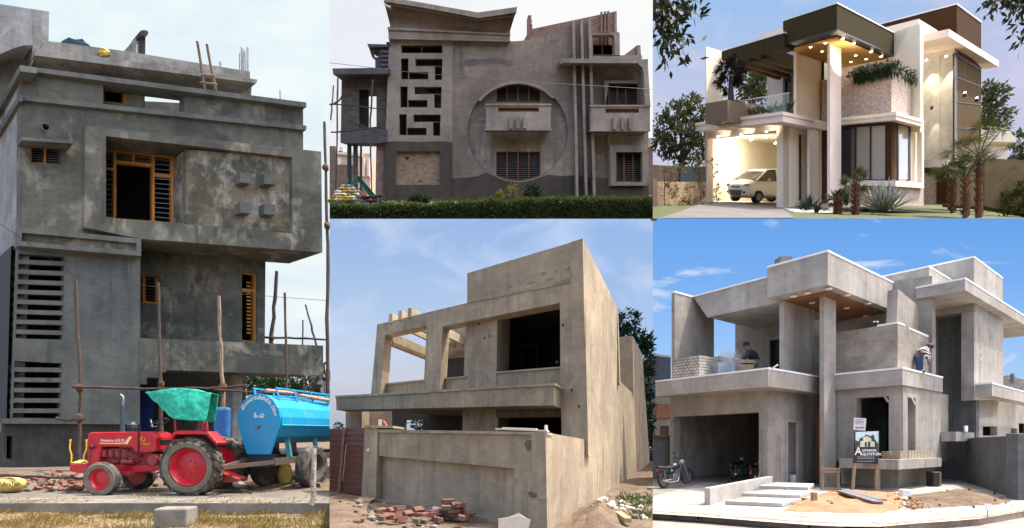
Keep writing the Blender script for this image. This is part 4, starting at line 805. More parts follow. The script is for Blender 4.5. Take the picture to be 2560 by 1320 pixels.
    # stair tower
    a = (2413, 725, 697, 15.2, 2290, 2600); s = bx('tower_canopy', a, cVilL); K5.box(2413.5, 697.5, 693, 15.18, 2289, 2602).build('drip_edge', mCapW, s)
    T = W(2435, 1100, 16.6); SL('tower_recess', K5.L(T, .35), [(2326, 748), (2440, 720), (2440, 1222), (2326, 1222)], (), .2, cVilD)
    SL('tower_head', K5.L(T), [(2322, 748), (2436, 722), (2436, 778), (2331, 790), (2331, 940), (2322, 940)], (), .4, cVil)
    SR('tower_wall', K5.R(T), [(2435.5, 722), (2508, 775), (2508, 1000), (2435.5, 1000)], (), .25, cVilL)
    for u, v in ((2475, 844), (2452, 865), (2453, 888), (2496, 884), (2452, 905)): MB().lathe(K5.R(T, -.005).at(u, v), -l5, [(0, .03), (.005, .03)], 8).build('tie_hole', cTanDark, h)
    for q in ((2322, 740, 667, 17, 2190, 2380), (2435, 745, 643, 18, 2325, 2507)): s = bx('roof_block', q, cVilL); K5.box(q[0]+.5, q[2]+.5, q[2]-3.5, q[3]-.02, q[4]-1, q[5]+1).build('drip_edge', mCapW, s)
    a = (2480, 989, 959, 15.9, 2437, 2600); s = bx('annex_canopy', a, cVilL); K5.box(2480.5, 959.5, 956, 15.88, 2436, 2602).build('drip_edge', mCapW, s)
    SR('annex_wall', K5.R(T, .1), [(2436, 980), (2600, 1020), (2600, 1100), (2436, 1100)], [[(2457, 1066), (2493, 1066), (2493, 1089), (2457, 1089)], [(2527, 1071), (2543, 1071), (2543, 1089), (2527, 1089)], [(2547, 1058), (2575, 1059), (2575, 1089), (2547, 1089)]], .15, cVil)
    MB().room(K5.R(T, .26), [(2450, 1050), (2590, 1050), (2590, 1095), (2450, 1095)], l5*1).build('annex_room', cTanDark, h)
    s = bx('meter_shelf', (2390, 1103, 1079, 15.7, 2352, 2436), cVil); K5.box(2414, 1079, 1064, 16.0, 2410, 2420).build('meter_box', mCapW, s)
    MB().box(Level(W(1962, 640, 15.5), l5, r5).at(1958, 656)+V(0, 0, .05), (.35, .35, .16)).build('roof_vent', cVilD, h)
SLP = Plane(W(1921, 945, 13.87)+r5*.25, l5).at(1748, 945)
house_five()
bw = thing('boundary_wall', W(2500, 1230, 13.8), 'grey cement boundary wall running to the right edge beside the raw villa', 'wall'); wl = Plane(W(2440, 1213, 15.6), (2.0, 3.36, 0))
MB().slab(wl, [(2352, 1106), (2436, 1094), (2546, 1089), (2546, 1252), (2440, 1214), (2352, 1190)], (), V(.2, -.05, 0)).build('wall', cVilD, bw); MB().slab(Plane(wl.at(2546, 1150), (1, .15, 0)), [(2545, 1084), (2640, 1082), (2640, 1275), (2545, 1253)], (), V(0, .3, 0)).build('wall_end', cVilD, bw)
bw = thing('boundary_wall', W(1655, 1200, 17.5), 'low grey boundary wall left of the open garage', 'wall')
MB().slab(Plane((0, 17.6, 0), (1, 0, 0)), [(1632, 1092), (1681, 1091), (1683, 1200), (1632, 1200)], (), V(0, .2, 0)).clip(u0=1632).build('wall', cVilD, bw); MB().slab(Plane((0, 17.5, 0), (1, 0, 0)), [(1632, 1088), (1681, 1088), (1681, 1093), (1632, 1093)], (), V(0, .3, 0)).clip(u0=1632).build('coping', mDoorB, bw)
n5 = thing('neighbour_house', W(1655, 1080, 32), 'neighbouring house with bare red brickwork left of the open garage', 'house')
MB().slab(Plane((0, 32, 0), (1, 0, 0)), [(1633, 990), (1676, 990), (1676, 1110), (1633, 1110)], [[(1650, 1065), (1672, 1065), (1672, 1100), (1650, 1100)]], V(0, 3, 0)).build('wall', conc('neighbour_tan', (.42, .33, .25), (.36, .28, .2), (.5, .42, .33)), n5)
MB().slab(Plane((0, 31.9, 0), (1, 0, 0)), [(1641, 1010), (1676, 1010), (1676, 1046), (1641, 1046)], (), V(0, .1, 0)).build('brick_panel', brick('orange_brick', (.42, .15, .07), (.36, .12, .055), (.4, .28, .2), .3, .12), n5); MB().slab(Plane((0, 32.1, 0), (1, 0, 0)), [(1650, 1065), (1672, 1065), (1672, 1100), (1650, 1100)], (), V(0, .1, 0)).build('window', mDoorB, n5)
n5 = thing('neighbour_house', W(1650, 950, 40), 'blue grey neighbour building behind the left wing wall of the raw villa', 'house')
MB().slab(Plane((0, 40, 0), (1, 0, 0)), [(1633, 887), (1677, 892), (1677, 990), (1633, 990)], (), V(0, 5, 0)).build('wall', conc('neighbour_blue', (.16, .18, .23), (.14, .16, .21), (.2, .22, .27)), n5); MB().slab(Plane((0, 39.9, 0), (1, 0, 0)), [(1632.5, 884), (1677, 889), (1677, 894), (1632.5, 889)], (), V(0, 5.2, 0)).build('roof', mCapW, n5)
n5 = thing('neighbour_house', W(2535, 960, 34), 'tiled roof with a dark chimney far behind the annex canopy at the right', 'house')
MB().slab(Plane((0, 34, 0), (1, 0, 0)), [(2508, 940), (2522, 938), (2600, 962), (2600, 985), (2508, 985)], (), V(0, 4, 0)).build('roof', brick('grey_tiles', (.3, .27, .24), (.24, .22, .2), (.15, .13, .12), .5, .25), n5); MB().tube([W(2531, 955, 34), W(2531, 934, 34)], .11, 8).build('chimney', mIron, n5)
# ---- ground
KP = [(1632, 1284), (1760, 1292), (1900, 1303), (2020, 1312), (2100, 1316), (2195, 1317), (2300, 1308), (2450, 1297), (2560, 1278), (2800, 1240), (3200, 1190)]; KV = [G(*q) for q in KP]; NV = [V(q.x*40/q.y, 40, 0) for q in KV]; PM = MB()
for i in range(len(KV)-1): PM.add([KV[i], KV[i+1], NV[i+1], NV[i]], [(0, 1, 2, 3)])
structure(PM.build('pavement', mPave)); structure(wedge(1632, 3200, 5, 13, -.13).build('road', mStreet))
def flat(name, px, z, m, h=.0, low=None):
    P = [G(u, v, z) for u, v in px]; o = MB().prism([P], V(0, 0, -h)) if h else MB().prism([P], (0, 0, 0)); return structure(o.build(name, m))
flat('garage_floor_shade', [(1632, 1241), (1700, 1222), (1755, 1205), (1918, 1209), (1918, 1190), (1683, 1170), (1632, 1195)], .004, two('garage_cement_shaded', (.16, .15, .14), (.2, .19, .175), 1.2))  # darker grey puts the garage shade into the floor and the ground outside
flat('path', [(1919, 1221), (2050, 1207), (2360, 1205), (2440, 1212), (2290, 1240), (2130, 1222), (1990, 1232)], .004, cVilL)
def heap(name, px, m, hh, seed, n=34):
    """patch of turned earth with an uneven surface"""
    P = [G(u, v) for u, v in px]; x0 = min(p.x for p in P); x1 = max(p.x for p in P); y0 = min(p.y for p in P); y1 = max(p.y for p in P); mb = MB(); idx = {}; N = len(P)
    def ins(x, y):
        c = False
        for i in range(N):
            a, b = P[i], P[i-1]
            if (a.y > y) != (b.y > y) and x < (b.x-a.x)*(y-a.y)/(b.y-a.y)+a.x: c = not c
        return c
    def ed(x, y):
        d = 9
        for i in range(N):
            a, b = P[i], P[i-1]; ab = V(b.x-a.x, b.y-a.y); t = max(0, min(1, V(x-a.x, y-a.y).dot(ab)/ab.dot(ab))); d = min(d, (V(x-a.x, y-a.y)-ab*t).length)
        return d
    vs = []; fs = []
    for i in range(n+1):
        for j in range(n+1):
            x = x0+(x1-x0)*i/n; y = y0+(y1-y0)*j/n; e = ed(x, y) if ins(x, y) else -.1
            vs.append(V(x, y, -.03 if e < 0 else hh*min(1, e/.35)*(.7+.9*mnoise.noise(V(x*1.3, y*1.3, seed))+.5*mnoise.noise(V(x*4, y*4, seed)))+.012))
    for i in range(n):
        for j in range(n):
            q = [i*(n+1)+j, (i+1)*(n+1)+j, (i+1)*(n+1)+j+1, i*(n+1)+j+1]
            if max(vs[k].z for k in q) > 0: fs.append(q)
    return structure(mb.add(vs, fs).build(name, m, smooth=True))
heap('earth_bed', [(1952, 1278), (2010, 1248), (2075, 1228), (2180, 1222), (2255, 1236), (2262, 1272), (2200, 1284), (2060, 1281)], mSand, .06, 3); heap('earth_bed', [(2268, 1238), (2420, 1226), (2530, 1252), (2500, 1262), (2330, 1270), (2275, 1276)], mDirt, .09, 6)
# low white wall, steps, kerbs
w = thing('low_wall', G(1840, 1235), 'low white cement wall along the steps below the garage corner', 'wall'); a, b = G(1768, 1262), G(1925, 1226)
MB().beam(V(a.x, a.y, .17), V(b.x, b.y, .19), .13, .40).build('wall', mPaveW, w, bevel=.01)
for k, (p, z) in enumerate(((((1812, 1262), (1955, 1268), (2005, 1256), (1880, 1252)), .09), (((1853, 1250), (2000, 1256), (2030, 1246), (1920, 1241)), .17), (((1896, 1238), (2020, 1243), (2035, 1232), (1940, 1229)), .25))):
    P = [G(u, v) for u, v in p]; tag(MB().prism([[V(q.x, q.y, z) for q in P]], V(0, 0, -.085)).build('step', mPaveW, bevel=.012), ['lowest white cement step beside the low wall', 'middle white cement step beside the low wall', 'top white cement step beside the low wall'][k], 'step', 'cement steps to the entrance')
def kerb(px, label, h=.14, w=.22):
    P = [G(u, v, -.06) for u, v in px]; m = MB()
    for i in range(len(P)-1): m.beam(P[i], P[i+1], w, h)
    return m
kb = kerb([(1632, 1284), (1760, 1292), (1900, 1303), (2020, 1312), (2100, 1314)], ''); o = thing('kerb_stone', G(1860, 1298), 'earthy kerb with two drain pipe holes along the left of the street', 'kerb'); kb.clip(u0=1632).build('kerb', mKerbR, o)
for u, v in ((1682, 1288), (1738, 1292)): c = G(u, v, -.06)+V(0, -.13, .0); MB().lathe(c, (0, -1, 0), [(0, .03), (0, .06), (.03, .06), (.03, .03)], 14, closed=True).build('drain_pipe', mKerb, o); MB().lathe(c, (0, -1, 0), [(-.005, .055), (.004, .05)], 14).build('pipe_hole', mBlk, o)
o = thing('kerb_stone', G(2350, 1305), 'earthy kerb curving along the right of the street', 'kerb'); kerb([(2195, 1318), (2300, 1309), (2450, 1298), (2560, 1279), (2700, 1262)], '').build('kerb', mKerbR, o)
flat('kerb_top', [(1805, 1287), (2085, 1301), (2100, 1305), (1800, 1291)], .008, mPaveW)

MB_ = MB()
for a, b in (((1640, 1262), (1768, 1262)), ((1700, 1244), (1650, 1280)), ((2100, 1292), (2440, 1270)), ((1860, 1280), (1842, 1298)), ((2000, 1280), (2010, 1300)), ((2320, 1277), (2360, 1292))): MB_.beam(G(*a)+V(0, 0, .0), G(*b)+V(0, 0, .0), .014, .008)
structure(MB_.build('pavement_joint', cVilD))
r = random.Random(77)
for k in range(5):
    u, v = ((1700, 1268), (1980, 1288), (2140, 1296), (2380, 1284), (1760, 1275))[k]; c = G(u, v); P = [c+V(math.cos(i*.4)*r.uniform(.18, .4)*(1+k % 2), math.sin(i*.4)*r.uniform(.12, .25), .005) for i in range(16)]; structure(MB().prism([P], (0, 0, 0)).build('cement_spill', cVil))
for k in range(70):
    u = r.uniform(1960, 2540); v = r.uniform(1226, 1276); P = G(u, v); s = r.uniform(.012, .04); tag(MB().blob(P+V(0, 0, .05), (s, s, s), 1, .4, 3, k).build('pebble', mSand if u < 2260 else mDirt, smooth=False), 'earth pebble lying on the turned earth beds before the raw villa', 'pebble', 'pebbles on the earth beds')
# ================================================================ upper middle: grey house with the great round recess, on its terrace
cP2 = conc('plaster_brown_grey', (.25, .202, .162), (.155, .126, .104), (.35, .30, .25), .42, .4, .6, .6, .76, .25)
cP2L = conc('plaster_pale', (.285, .24, .20), (.21, .177, .148), (.37, .325, .28), .42, .36, .62, .62, .78, .2)
cP2G = conc('plaster_grey', (.25, .215, .175), (.17, .148, .122), (.38, .34, .295), .5, .38, .6, .56, .72, .25)
cP2W = conc('wet_plaster', (.074, .060, .046), (.058, .047, .036), (.095, .078, .06), .5)
cP2B = brick('raw_brick', (.22, .13, .075), (.30, .21, .14), (.20, .165, .125), .4, .125, (1, 0, 0), .024)
cP2R = brick('red_brick', (.17, .085, .066), (.22, .125, .10), (.27, .20, .17), .36, .115, (1, 0, 0), .022)
cP2F = brick('grey_brick', (.085, .075, .062), (.12, .105, .088), (.075, .066, .056), .55, .17, (1, 0, 0), .025)
cP2S = conc('dark_slab', (.095, .095, .10), (.075, .075, .08), (.13, .13, .135), .5)
mWood2 = two('brown_frame', (.20, .09, .045), (.14, .06, .03), 2, mp=(4, 4, .4))
mIron2 = plain('grille_iron', (.10, .085, .075), .5, .4)
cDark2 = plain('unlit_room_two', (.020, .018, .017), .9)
mCor = two('green_corrugated', (.035, .12, .065), (.05, .17, .09), 2, bump=.3)
Y2 = 36.0; i2 = V(-.04, 1, .47)
def A2(k=0.0): return FP(Y2+k)
def house_two():
    h = thing('plaster_house', W(1300, 500, Y2+3), 'wide brown grey plastered house with a huge round recess, cantilevered balconies and butterfly roof', 'house')
    def S(name, k, outer, holes=(), t=.5, m=cP2, par=h, **kw): return MB().slab(A2(k), outer, holes, i2*t).build(name, m, par, **kw)
    def grilled(k, o, posts, rows, par=h, w=4.2, n=0):
        """window frame with posts and iron bars inside an opening outline"""
        us = [p[0] for p in o]; vs = [p[1] for p in o]; u0, u1, v0, v1 = min(us), max(us), min(vs), max(vs)
        m = MB()
        for i in range(len(o)): m.bar(A2(k), o[i], o[(i+1) % len(o)], w, i2*.2)
        for p in posts: m.bar(A2(k+.01), (p, v0+n), (p, v1), w*.8, i2*.18)
        f = m.build('window_frame', mWood2, par); g = MB()
        for r_ in range(1, rows): v = v0+(v1-v0)*r_/rows; g.bar(A2(k+.12), (u0+2, v), (u1-2, v), 1.6, i2*.05)
        g.build('grille', mIron2, f); return f
    # window openings of the stair tower
    T = [quad(1002.5, 112.5, 1106, 133)]
    for dv, du in ((0, 0), (70, -2), (139.5, -4.5)):
        T += [quad(1002+du, 146+dv, 1021+du, 198.5+dv), quad(1038+du, 147+dv, 1106+du, 165.5+dv), quad(1022+du, 180+dv, 1070.5+du, 198.5+dv), quad(1087+du, 166+dv, 1105+du, 200+dv)]
    S('stair_tower', 0, [(958, 500), (964, 330), (973, 98), (1132, 100), (1130, 500)], [q for q in T[:1]]+[[(a+.0, b) for a, b in q] for q in T[1:]]+[quad(991, 378, 1100, 462)], .5, cP2L)
    for q in T: 
        f = MB()
        for i in range(4): f.bar(A2(.3), q[i], q[(i+1) % 4], 2.2, i2*.1)
        if q is T[0]: f.bar(A2(.3), (1054, 113), (1054, 133), 2.2, i2*.1)
        f.build('window_frame', mWood2, h)
    MB().room(A2(.55), [(966, 105), (1128, 105), (1126, 345), (962, 345)], i2*4).build('stair_room', plain('stair_room_brown', (.16, .10, .075), .9), h)
    for k, (u0, v0, u1, v1) in enumerate(((1040, 222, 1104, 268), (1050, 215, 1075, 240))): MB().bar(A2(2.2), (u0, v0), (u1, v1), 9, i2*.8).build('stair_flight', cP2L, h)
    S('brick_infill', .25, quad(986, 372, 1105, 468), (), .2, cP2B)
    for p in ([(1011, 391), (1024, 392), (1020, 400), (1016, 400)], [(1046, 451), (1055, 451), (1052, 455), (1049, 455)]): S('brick_gap', .235, p, (), .012, cDark2)
    S('wet_coat', -.03, [(957.5, 502), (962, 354), (1000, 353), (1050, 355), (1100, 352.5), (1131, 356), (1130, 502)], [quad(991, 378, 1100, 462)], .028, cP2W)
    S('string_course', -.25, [(969.5, 67), (1275, 84), (1275, 103), (972, 97)], (), .3, cP2L); S('string_course', -.35, [(969, 67), (1276, 84), (1276, 87.5), (969, 74)], (), .12, cP2L); S('string_lip', -.35, [(971, 93), (1276, 101), (1276, 104), (971, 97)], (), .12, cP2L)
    S('attic_wall', 0, [(977, 8), (1195, 44), (1277, 36), (1275, 90), (975, 74)], (), .5, cP2L)
    S('roof_fascia', -1.2, [(958, -6), (1000, -3), (1195, 31), (1293, 17), (1291, 31), (1196, 45), (1060, 19), (962, 4)], (), .25, cP2L)
    S('roof_fascia', -1.0, [(962, 2), (1060, 18), (1196, 44), (1290, 30), (1287, 39), (1197, 50), (1060, 27), (966, 10)], (), .2, cP2L)
    m = MB()
    for a, b, c_, d in (((959, 0), (962, 10), (978, 74), (976, 10)), ((1293, 18), (1288, 36), (1275, 78), (1273, 38))): m.add([A2(-1.15).at(*a), A2(-1.1).at(*b), A2(0).at(*c_), A2(.3).at(*d)], [(0, 1, 2, 3)])
    m.add([A2(-1.1).at(962, 8), A2(-1.1).at(1196, 48), A2(0).at(1196, 52), A2(0).at(976, 14)], [(0, 1, 2, 3)]).add([A2(-1.1).at(1196, 48), A2(-1.1).at(1288, 37), A2(0).at(1276, 40), A2(0).at(1196, 52)], [(0, 1, 2, 3)]); m.build('roof_soffit', cP2L, h)
    # middle wall with the great circle
    CU, CV, CR = 1294, 329, 125
    disc = circ(CU, CV, CR, 48)
    S('middle_wall', .05, [(1130, 502), (1131, 100), (1275, 103), (1291, 103), (1308, 101), (1318, 100), (1370, 86), (1430, 75), (1482, 70), (1486, 502)], [disc], .4)
    MB().add([A2(.03).at(*p) for p in circ(CU, CV, CR+.5, 48)]+[A2(.36).at(*p) for p in circ(CU, CV, CR-.6, 48)], [(i, (i+1) % 48, (i+1) % 48+48, i+48) for i in range(48)]).build('circle_rim', cP2L, h)
    up = [(1241, 256), (1241, 222)]+circ(1295.5, 330, 122, 9, a0=116, a1=64)+[(1350, 222), (1350, 256)]; up = [(u, max(v, 210)) if 1 < i < len(up)-2 else (u, v) for i, (u, v) in enumerate(up)]
    lo = [(1240, 379), (1351, 379), (1351, 440)]+circ(1295.5, 328, 124, 9, a0=-64, a1=-116)+[(1240, 440)]
    S('round_recess', .34, circ(CU, CV, CR+4, 48), [up, lo], .3, cP2G)
    S('arch_hood', -.3, circ(CU, CV, 127, 22, a0=142, a1=42)+list(reversed(circ(CU, CV, 120, 22, a0=140, a1=44))), (), .6, cP2L)
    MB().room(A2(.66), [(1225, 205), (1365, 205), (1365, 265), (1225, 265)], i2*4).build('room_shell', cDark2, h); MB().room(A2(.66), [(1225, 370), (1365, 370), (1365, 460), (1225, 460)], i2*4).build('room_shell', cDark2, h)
    grilled(.42, up, (1268, 1295, 1322), 11, n=-3); grilled(.42, lo, (1268, 1295, 1322), 14)
    for u0, u1, v0, v1, su0, su1, ribs in ((1215, 1377, 259, 326, 1246, 1347, (1277, 1295, 1312)), (1476, 1625, 262, 328, 1514, 1597, (1537, 1557, 1576))):
        b = S('balcony', -1.15, [(u0, v0+4), (u1, v0+4), (u1, v1-3), (u0, v1-3)], [quad(su0, v0+10, su1, v0+20)], .2, cP2L)
        m = MB().slab(A2(-.95), [(u0, v1-8), (u1, v1-8), (u1, v1-3), (u0, v1-3)], (), i2*1.15)
        for q in (u0, u1-5): m.slab(A2(-.95), quad(q, v0+4, q+5, v1-3), (), i2*1.15)
        m.build('balcony_floor', cP2G, b); S('balcony_cap', -1.22, quad(u0-1.5, v0, u1+1.5, v0+4.5), (), .35, cP2L, b); S('balcony_lip', -1.2, quad(u0-1, v1-4, u1+1, v1), (), 1.3, cP2L, b)
        for q in ribs: S('rib', -1.42, quad(q-4, v0+32, q+4.5, v1-5), (), .26, cP2G, b)
        m = MB()
        for q in (1268, 1295, 1322) if u0 < 1300 else (1530, 1547, 1570): m.bar(A2(-1.0), (q, v0+9), (q, v0+21), 3, i2*.08)
        m.slab(A2(-.93), quad(su0-2, v0+9, su1+2, v0+21), (), i2*.02); m.build('slot_frame', mWood2, b)
    for pts in ([(1431, 51), (1437, 51), (1447, 502), (1440, 502)], [(1451, 48), (1457, 48), (1470, 502), (1463, 502)], [(1471, 45), (1478, 45), (1490, 502), (1483, 502)]): S('fin', -.55, pts, (), .62, cP2L)
    S('wet_coat', .02, [(1129.5, 502), (1130, 446), (1165, 444), (1196, 440), (1215, 430), (1226, 437), (1250, 446)]+circ(CU, CV, 127, 9, a0=-112, a1=-66)+[(1356, 442), (1370, 436), (1400, 440), (1440, 438), (1486, 446), (1486, 502)], (), .028, cP2W)
    S('damp_patch', .04, [(1156, 160), (1162, 151), (1178, 146), (1200, 149), (1222, 146), (1245, 146), (1262, 148), (1281, 156), (1283, 163), (1268, 166), (1255, 159), (1230, 160), (1206, 158), (1188, 163), (1172, 167)], (), .008, plain('damp_plaster', (.11, .09, .08), .9))
    # right wing
    S('right_wall', .35, [(1484, 502), (1480, 150), (1612, 150), (1616, 502)], [quad(1522, 208, 1596, 262), quad(1541, 380, 1607, 456)], .4, cP2)
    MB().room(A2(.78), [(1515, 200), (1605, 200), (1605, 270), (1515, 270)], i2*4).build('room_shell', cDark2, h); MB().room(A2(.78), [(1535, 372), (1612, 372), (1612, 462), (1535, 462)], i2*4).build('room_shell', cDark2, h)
    S('lower_pier', .1, [(1520, 502), (1519, 330), (1621, 330), (1622, 502)], [quad(1539, 379, 1607, 456)], .3, cP2G); S('lower_coat', .06, [(1486, 502), (1486, 444), (1520, 446), (1520, 466), (1622, 464), (1623, 502)], (), .04, cP2W)
    S('window_surround', -.25, [(1524, 362), (1612, 362), (1613, 464), (1526, 464)], [quad(1540, 380, 1606, 455)], .5, cP2G); grilled(.3, quad(1541, 380, 1606, 454), (1560, 1583), 13)
    S('window_surround', -.1, [(1511, 201), (1598, 201), (1598, 266), (1513, 266)], [quad(1522, 208, 1597, 270)], .5, cP2L); grilled(.4, quad(1523, 209, 1596, 262), (1543, 1565), 11)
    S('canopy', -1.2, [(1401, 146), (1620, 148), (1620, 158), (1404, 157)], (), 1.35, cP2L); S('canopy_lip', -1.24, [(1398, 153), (1404, 144), (1406, 144), (1407, 158), (1401, 160)], (), 1.3, cP2G)
    S('side_frame', -1.235, [(1596, 150), (1619, 147), (1626, 264), (1612, 264), (1610, 185), (1606, 168), (1596, 160)], (), 1.4, cP2L)
    S('vent_hole', .33, circ(1500, 381, 2.6, 10), (), .02, cDark2)
    # roof pavilion and raw brick gable
    S('brick_gable', .08, [(1308, 103), (1320, 82), (1320, 72), (1331, 72), (1540, 28), (1543, 84), (1480, 84), (1480, 72), (1430, 77), (1370, 88), (1330, 99)], [quad(1329, 89, 1334, 96)], .4, cP2R)
    S('brick_stub', .06, [(1318, 104), (1318, 46), (1320, 38), (1329, 38), (1328, 46), (1330, 51), (1329, 58), (1331, 63), (1331, 104)], (), .45, cP2R)
    S('pavilion_frame', -.1, [(1476, 83), (1549, 81), (1550, 140), (1476, 140)], [[(1481, 87), (1530, 86), (1536, 90), (1537, 137), (1481, 137)]], .7, cP2L)
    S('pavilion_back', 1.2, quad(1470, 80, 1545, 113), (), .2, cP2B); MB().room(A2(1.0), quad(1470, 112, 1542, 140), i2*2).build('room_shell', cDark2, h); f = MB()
    for p in (1481, 1506, 1536): f.bar(A2(.9), (p, 112), (p, 138), 2.4, i2*.1)
    f.bar(A2(.9), (1480, 112), (1538, 112), 2.4, i2*.1).build('window_frame', mWood2, h)
    for q in (1502, 1511, 1519): S('brick_rib', -.1, quad(q, 29+(1502-q)*.12, q+4.5, 84), (), .2, cP2R); S('brick_rib', 1.0, quad(q+1, 84, q+4.5, 110), (), .2, cP2R)
    S('gable_edge', 0, quad(1536, 28, 1542, 84), (), .5, cP2L); S('roof_edge', -.1, [(1480, 138), (1605, 138), (1605, 147), (1480, 147)], (), .5, cP2L); S('gable_wall', .2, [(1560, 138), (1592, 114), (1601, 114), (1603, 146), (1560, 146)], (), .3, cP2R); S('gable_pier', .1, [(1592, 113), (1601, 113), (1603, 146), (1593, 146)], (), .4, cP2L)
    # left wing: roof slabs, brick room, balcony on posts
    S('roof_slab', -.6, [(831, 171), (972, 169), (972, 184), (833, 186)], (), 3.5, cP2S); S('upper_roof', .0, [(918, 109.5), (976, 111), (976, 117), (921, 118)], (), 2.5, cP2S)
    S('upper_wall', .3, [(922, 118), (976, 117), (972, 172), (938, 172), (938, 150), (930, 143)], [circ(941, 136, 7, 14)], .3, cP2S)
    for k in range(4): S('louvre', .1, quad(951, 125+k*11, 973, 132+k*11), (), .2, cP2S)
    S('wing_wall', .5, [(854, 198), (968, 190), (964, 335), (852, 335)], [quad(897, 223, 941, 318)], .3, cP2F); S('wing_door', 1.2, quad(895, 220, 921, 320), (), .1, cDark2); S('wing_wall', 3.5, [(854, 190), (921, 190), (921, 335), (854, 335)], (), .2, cP2F); S('wing_wall', 3.5, quad(941, 190, 970, 335), (), .2, cP2F); S('wing_wall', 3.5, quad(918, 190, 945, 240), (), .2, cP2F)
    S('balcony_slab', -.2, [(851, 326), (968, 324), (966, 356), (946, 358), (851, 357)], (), 3, cP2S)
    S('brick_pier', .2, [(941, 357), (960, 352), (958, 500), (938, 500)], (), .5, cP2R); S('post', 1.2, quad(868, 357, 876, 490), (), .3, cP2S); S('post', .6, quad(883, 357, 892, 490), (), .3, cP2S); S('post', 2.5, quad(900, 357, 904, 490), (), .15, cP2S)
house_two()
for k, (pts, r_, l) in enumerate((([(845, 196, 35), (843, 280, 35), (841, 420, 35), (838, 490, 35)], .07, 'tall bamboo scaffold pole at the outer corner of the balcony wing'), ([(827, 300, 35), (831, 255, 35), (834, 214, 35)], .06, 'shortest bamboo scaffold pole, leftmost beside the balcony wing'), ([(932, 200, 34.6), (926, 300, 34.6), (928, 420, 34.6), (929, 480, 34.6)], .07, 'bamboo scaffold pole standing before the wing doorway'), ([(824, 262, 34.9), (845, 255, 34.9), (864, 228, 34.9)], .07, 'slanting bamboo pole tied at the left edge of the balcony wing'), ([(824, 261, 34.8), (870, 262, 34.8), (966, 275, 34.8)], .05, 'level bamboo pole across the wing doorway'), ([(828, 331, 34.7), (880, 326, 34.7), (955, 317, 34.7)], .06, 'level bamboo pole along the balcony slab'), ([(885, 308, 34.7), (925, 322, 34.7), (966, 340, 34.7)], .06, 'bamboo pole sloping down over the balcony slab'))):
    pole(pts, r_, l, name='bamboo_pole', grp='bamboo scaffolding at the balcony wing')
t = thing('roof_sheet', W(925, 480, 33.5), 'long green corrugated sheet leaning against the balcony wing', 'sheet'); m = MB()
a, b, c_, d = W(886, 440, 34.5), W(899, 442, 34.5), W(968, 522, 32.8), W(952, 524, 32.8)
for k in range(10):
    q0, q1 = k/10, (k+1)/10; z = V(0, -.05, .05)*(1 if k % 2 else -1); m.add([a.lerp(b, q0)+z, a.lerp(b, q1)-z, d.lerp(c_, q1)-z, d.lerp(c_, q0)+z], [(0, 1, 2, 3)])
m.build('sheet', mCor, t)
for k, (u0, v0, u1, v1) in enumerate(((870, 445, 856, 500), (884, 445, 872, 500), (876, 470, 890, 440))): pole([(u0, v0, 34.3), (u1, v1, 34)], .05, 'thin green prop leaning before the cement sack pile', name='prop', grp='green props before the sack pile', mat=mCor)
mSw = two('white_sack', (.55, .53, .5), (.4, .39, .37), 3, bump=.3); mSy = two('yellow_sack', (.42, .29, .05), (.3, .2, .04), 3, bump=.3); r = random.Random(12)
for row in range(6):
    n = 7-row; v = 503-row*7
    for k in range(n):
        u = 832+row*6+k*15+r.uniform(-3, 3); wh = r.random() < .55
        o = MB().blob(W(u, v, 33.9+row*.12+r.uniform(-.1, .1)), (.33, .3, .12), 2, .25, 1.6, row*9+k).build('cement_sack', mSw if wh else mSy)
        tag(o, 'white cement sack in the pile left of the green corrugated sheet' if wh else 'yellow cement sack in the pile left of the green corrugated sheet', 'sack', 'piled cement sacks, white ones' if wh else 'piled cement sacks, yellow ones')
n2 = thing('neighbour_house', W(880, 460, 62), 'cream neighbour house seen between the balcony posts', 'house'); cCream = conc('cream_wall', (.62, .45, .33), (.55, .4, .3), (.68, .52, .4), .3)
MB().slab(FP(62), [(840, 380), (905, 384), (925, 384), (925, 470), (840, 470)], (), V(0, 4, 0)).build('wall', cCream, n2); MB().slab(FP(61.8), [(838, 376), (905, 384), (905, 391), (838, 384)], (), V(0, 4, 0)).slab(FP(61.8), quad(848, 367, 858, 380), (), V(0, 2, 0)).build('roof', mCapW if False else plain('roof_white', (.7, .62, .55), .7), n2)
for u in (845, 906, 918): MB().slab(FP(61.7), quad(u, 395, u+5, 440), (), V(0, .3, 0)).build('post', plain('post_white_%d' % u, (.75, .6, .48), .7), n2)
w2 = thing('brick_wall', W(850, 470, 50), 'low brown brick wall behind the cement sacks at the left', 'wall'); MB().slab(FP(50), [(824, 365), (839, 365), (841, 411), (892, 412), (892, 500), (824, 500)], (), V(0, .4, 0)).clip(u0=824).build('wall', brick('wall_brown', (.17, .115, .085), (.2, .14, .105), (.13, .095, .075), .6, .2, (1, 0, 0), .02), w2)
n2 = thing('neighbour_house', W(1627, 440, 55), 'pinkish neighbour house at the right edge beside the round recess house', 'house'); MB().slab(FP(55), quad(1612, 355, 1632, 500), (), V(0, 4, 0)).build('wall', cP2R, n2); MB().slab(FP(54.8), quad(1610, 345, 1632, 368), (), V(0, 4, 0)).build('parapet', cCream, n2)
m = MB().tube([W(824, 157, 30), W(880, 163, 30), W(1000, 178, 30), W(1240, 200, 30), W(1632, 223, 30)], .012, 4); tag(m.build('wire', mBlk), 'thin overhead wire drooping across the house with the round recess', 'wire')
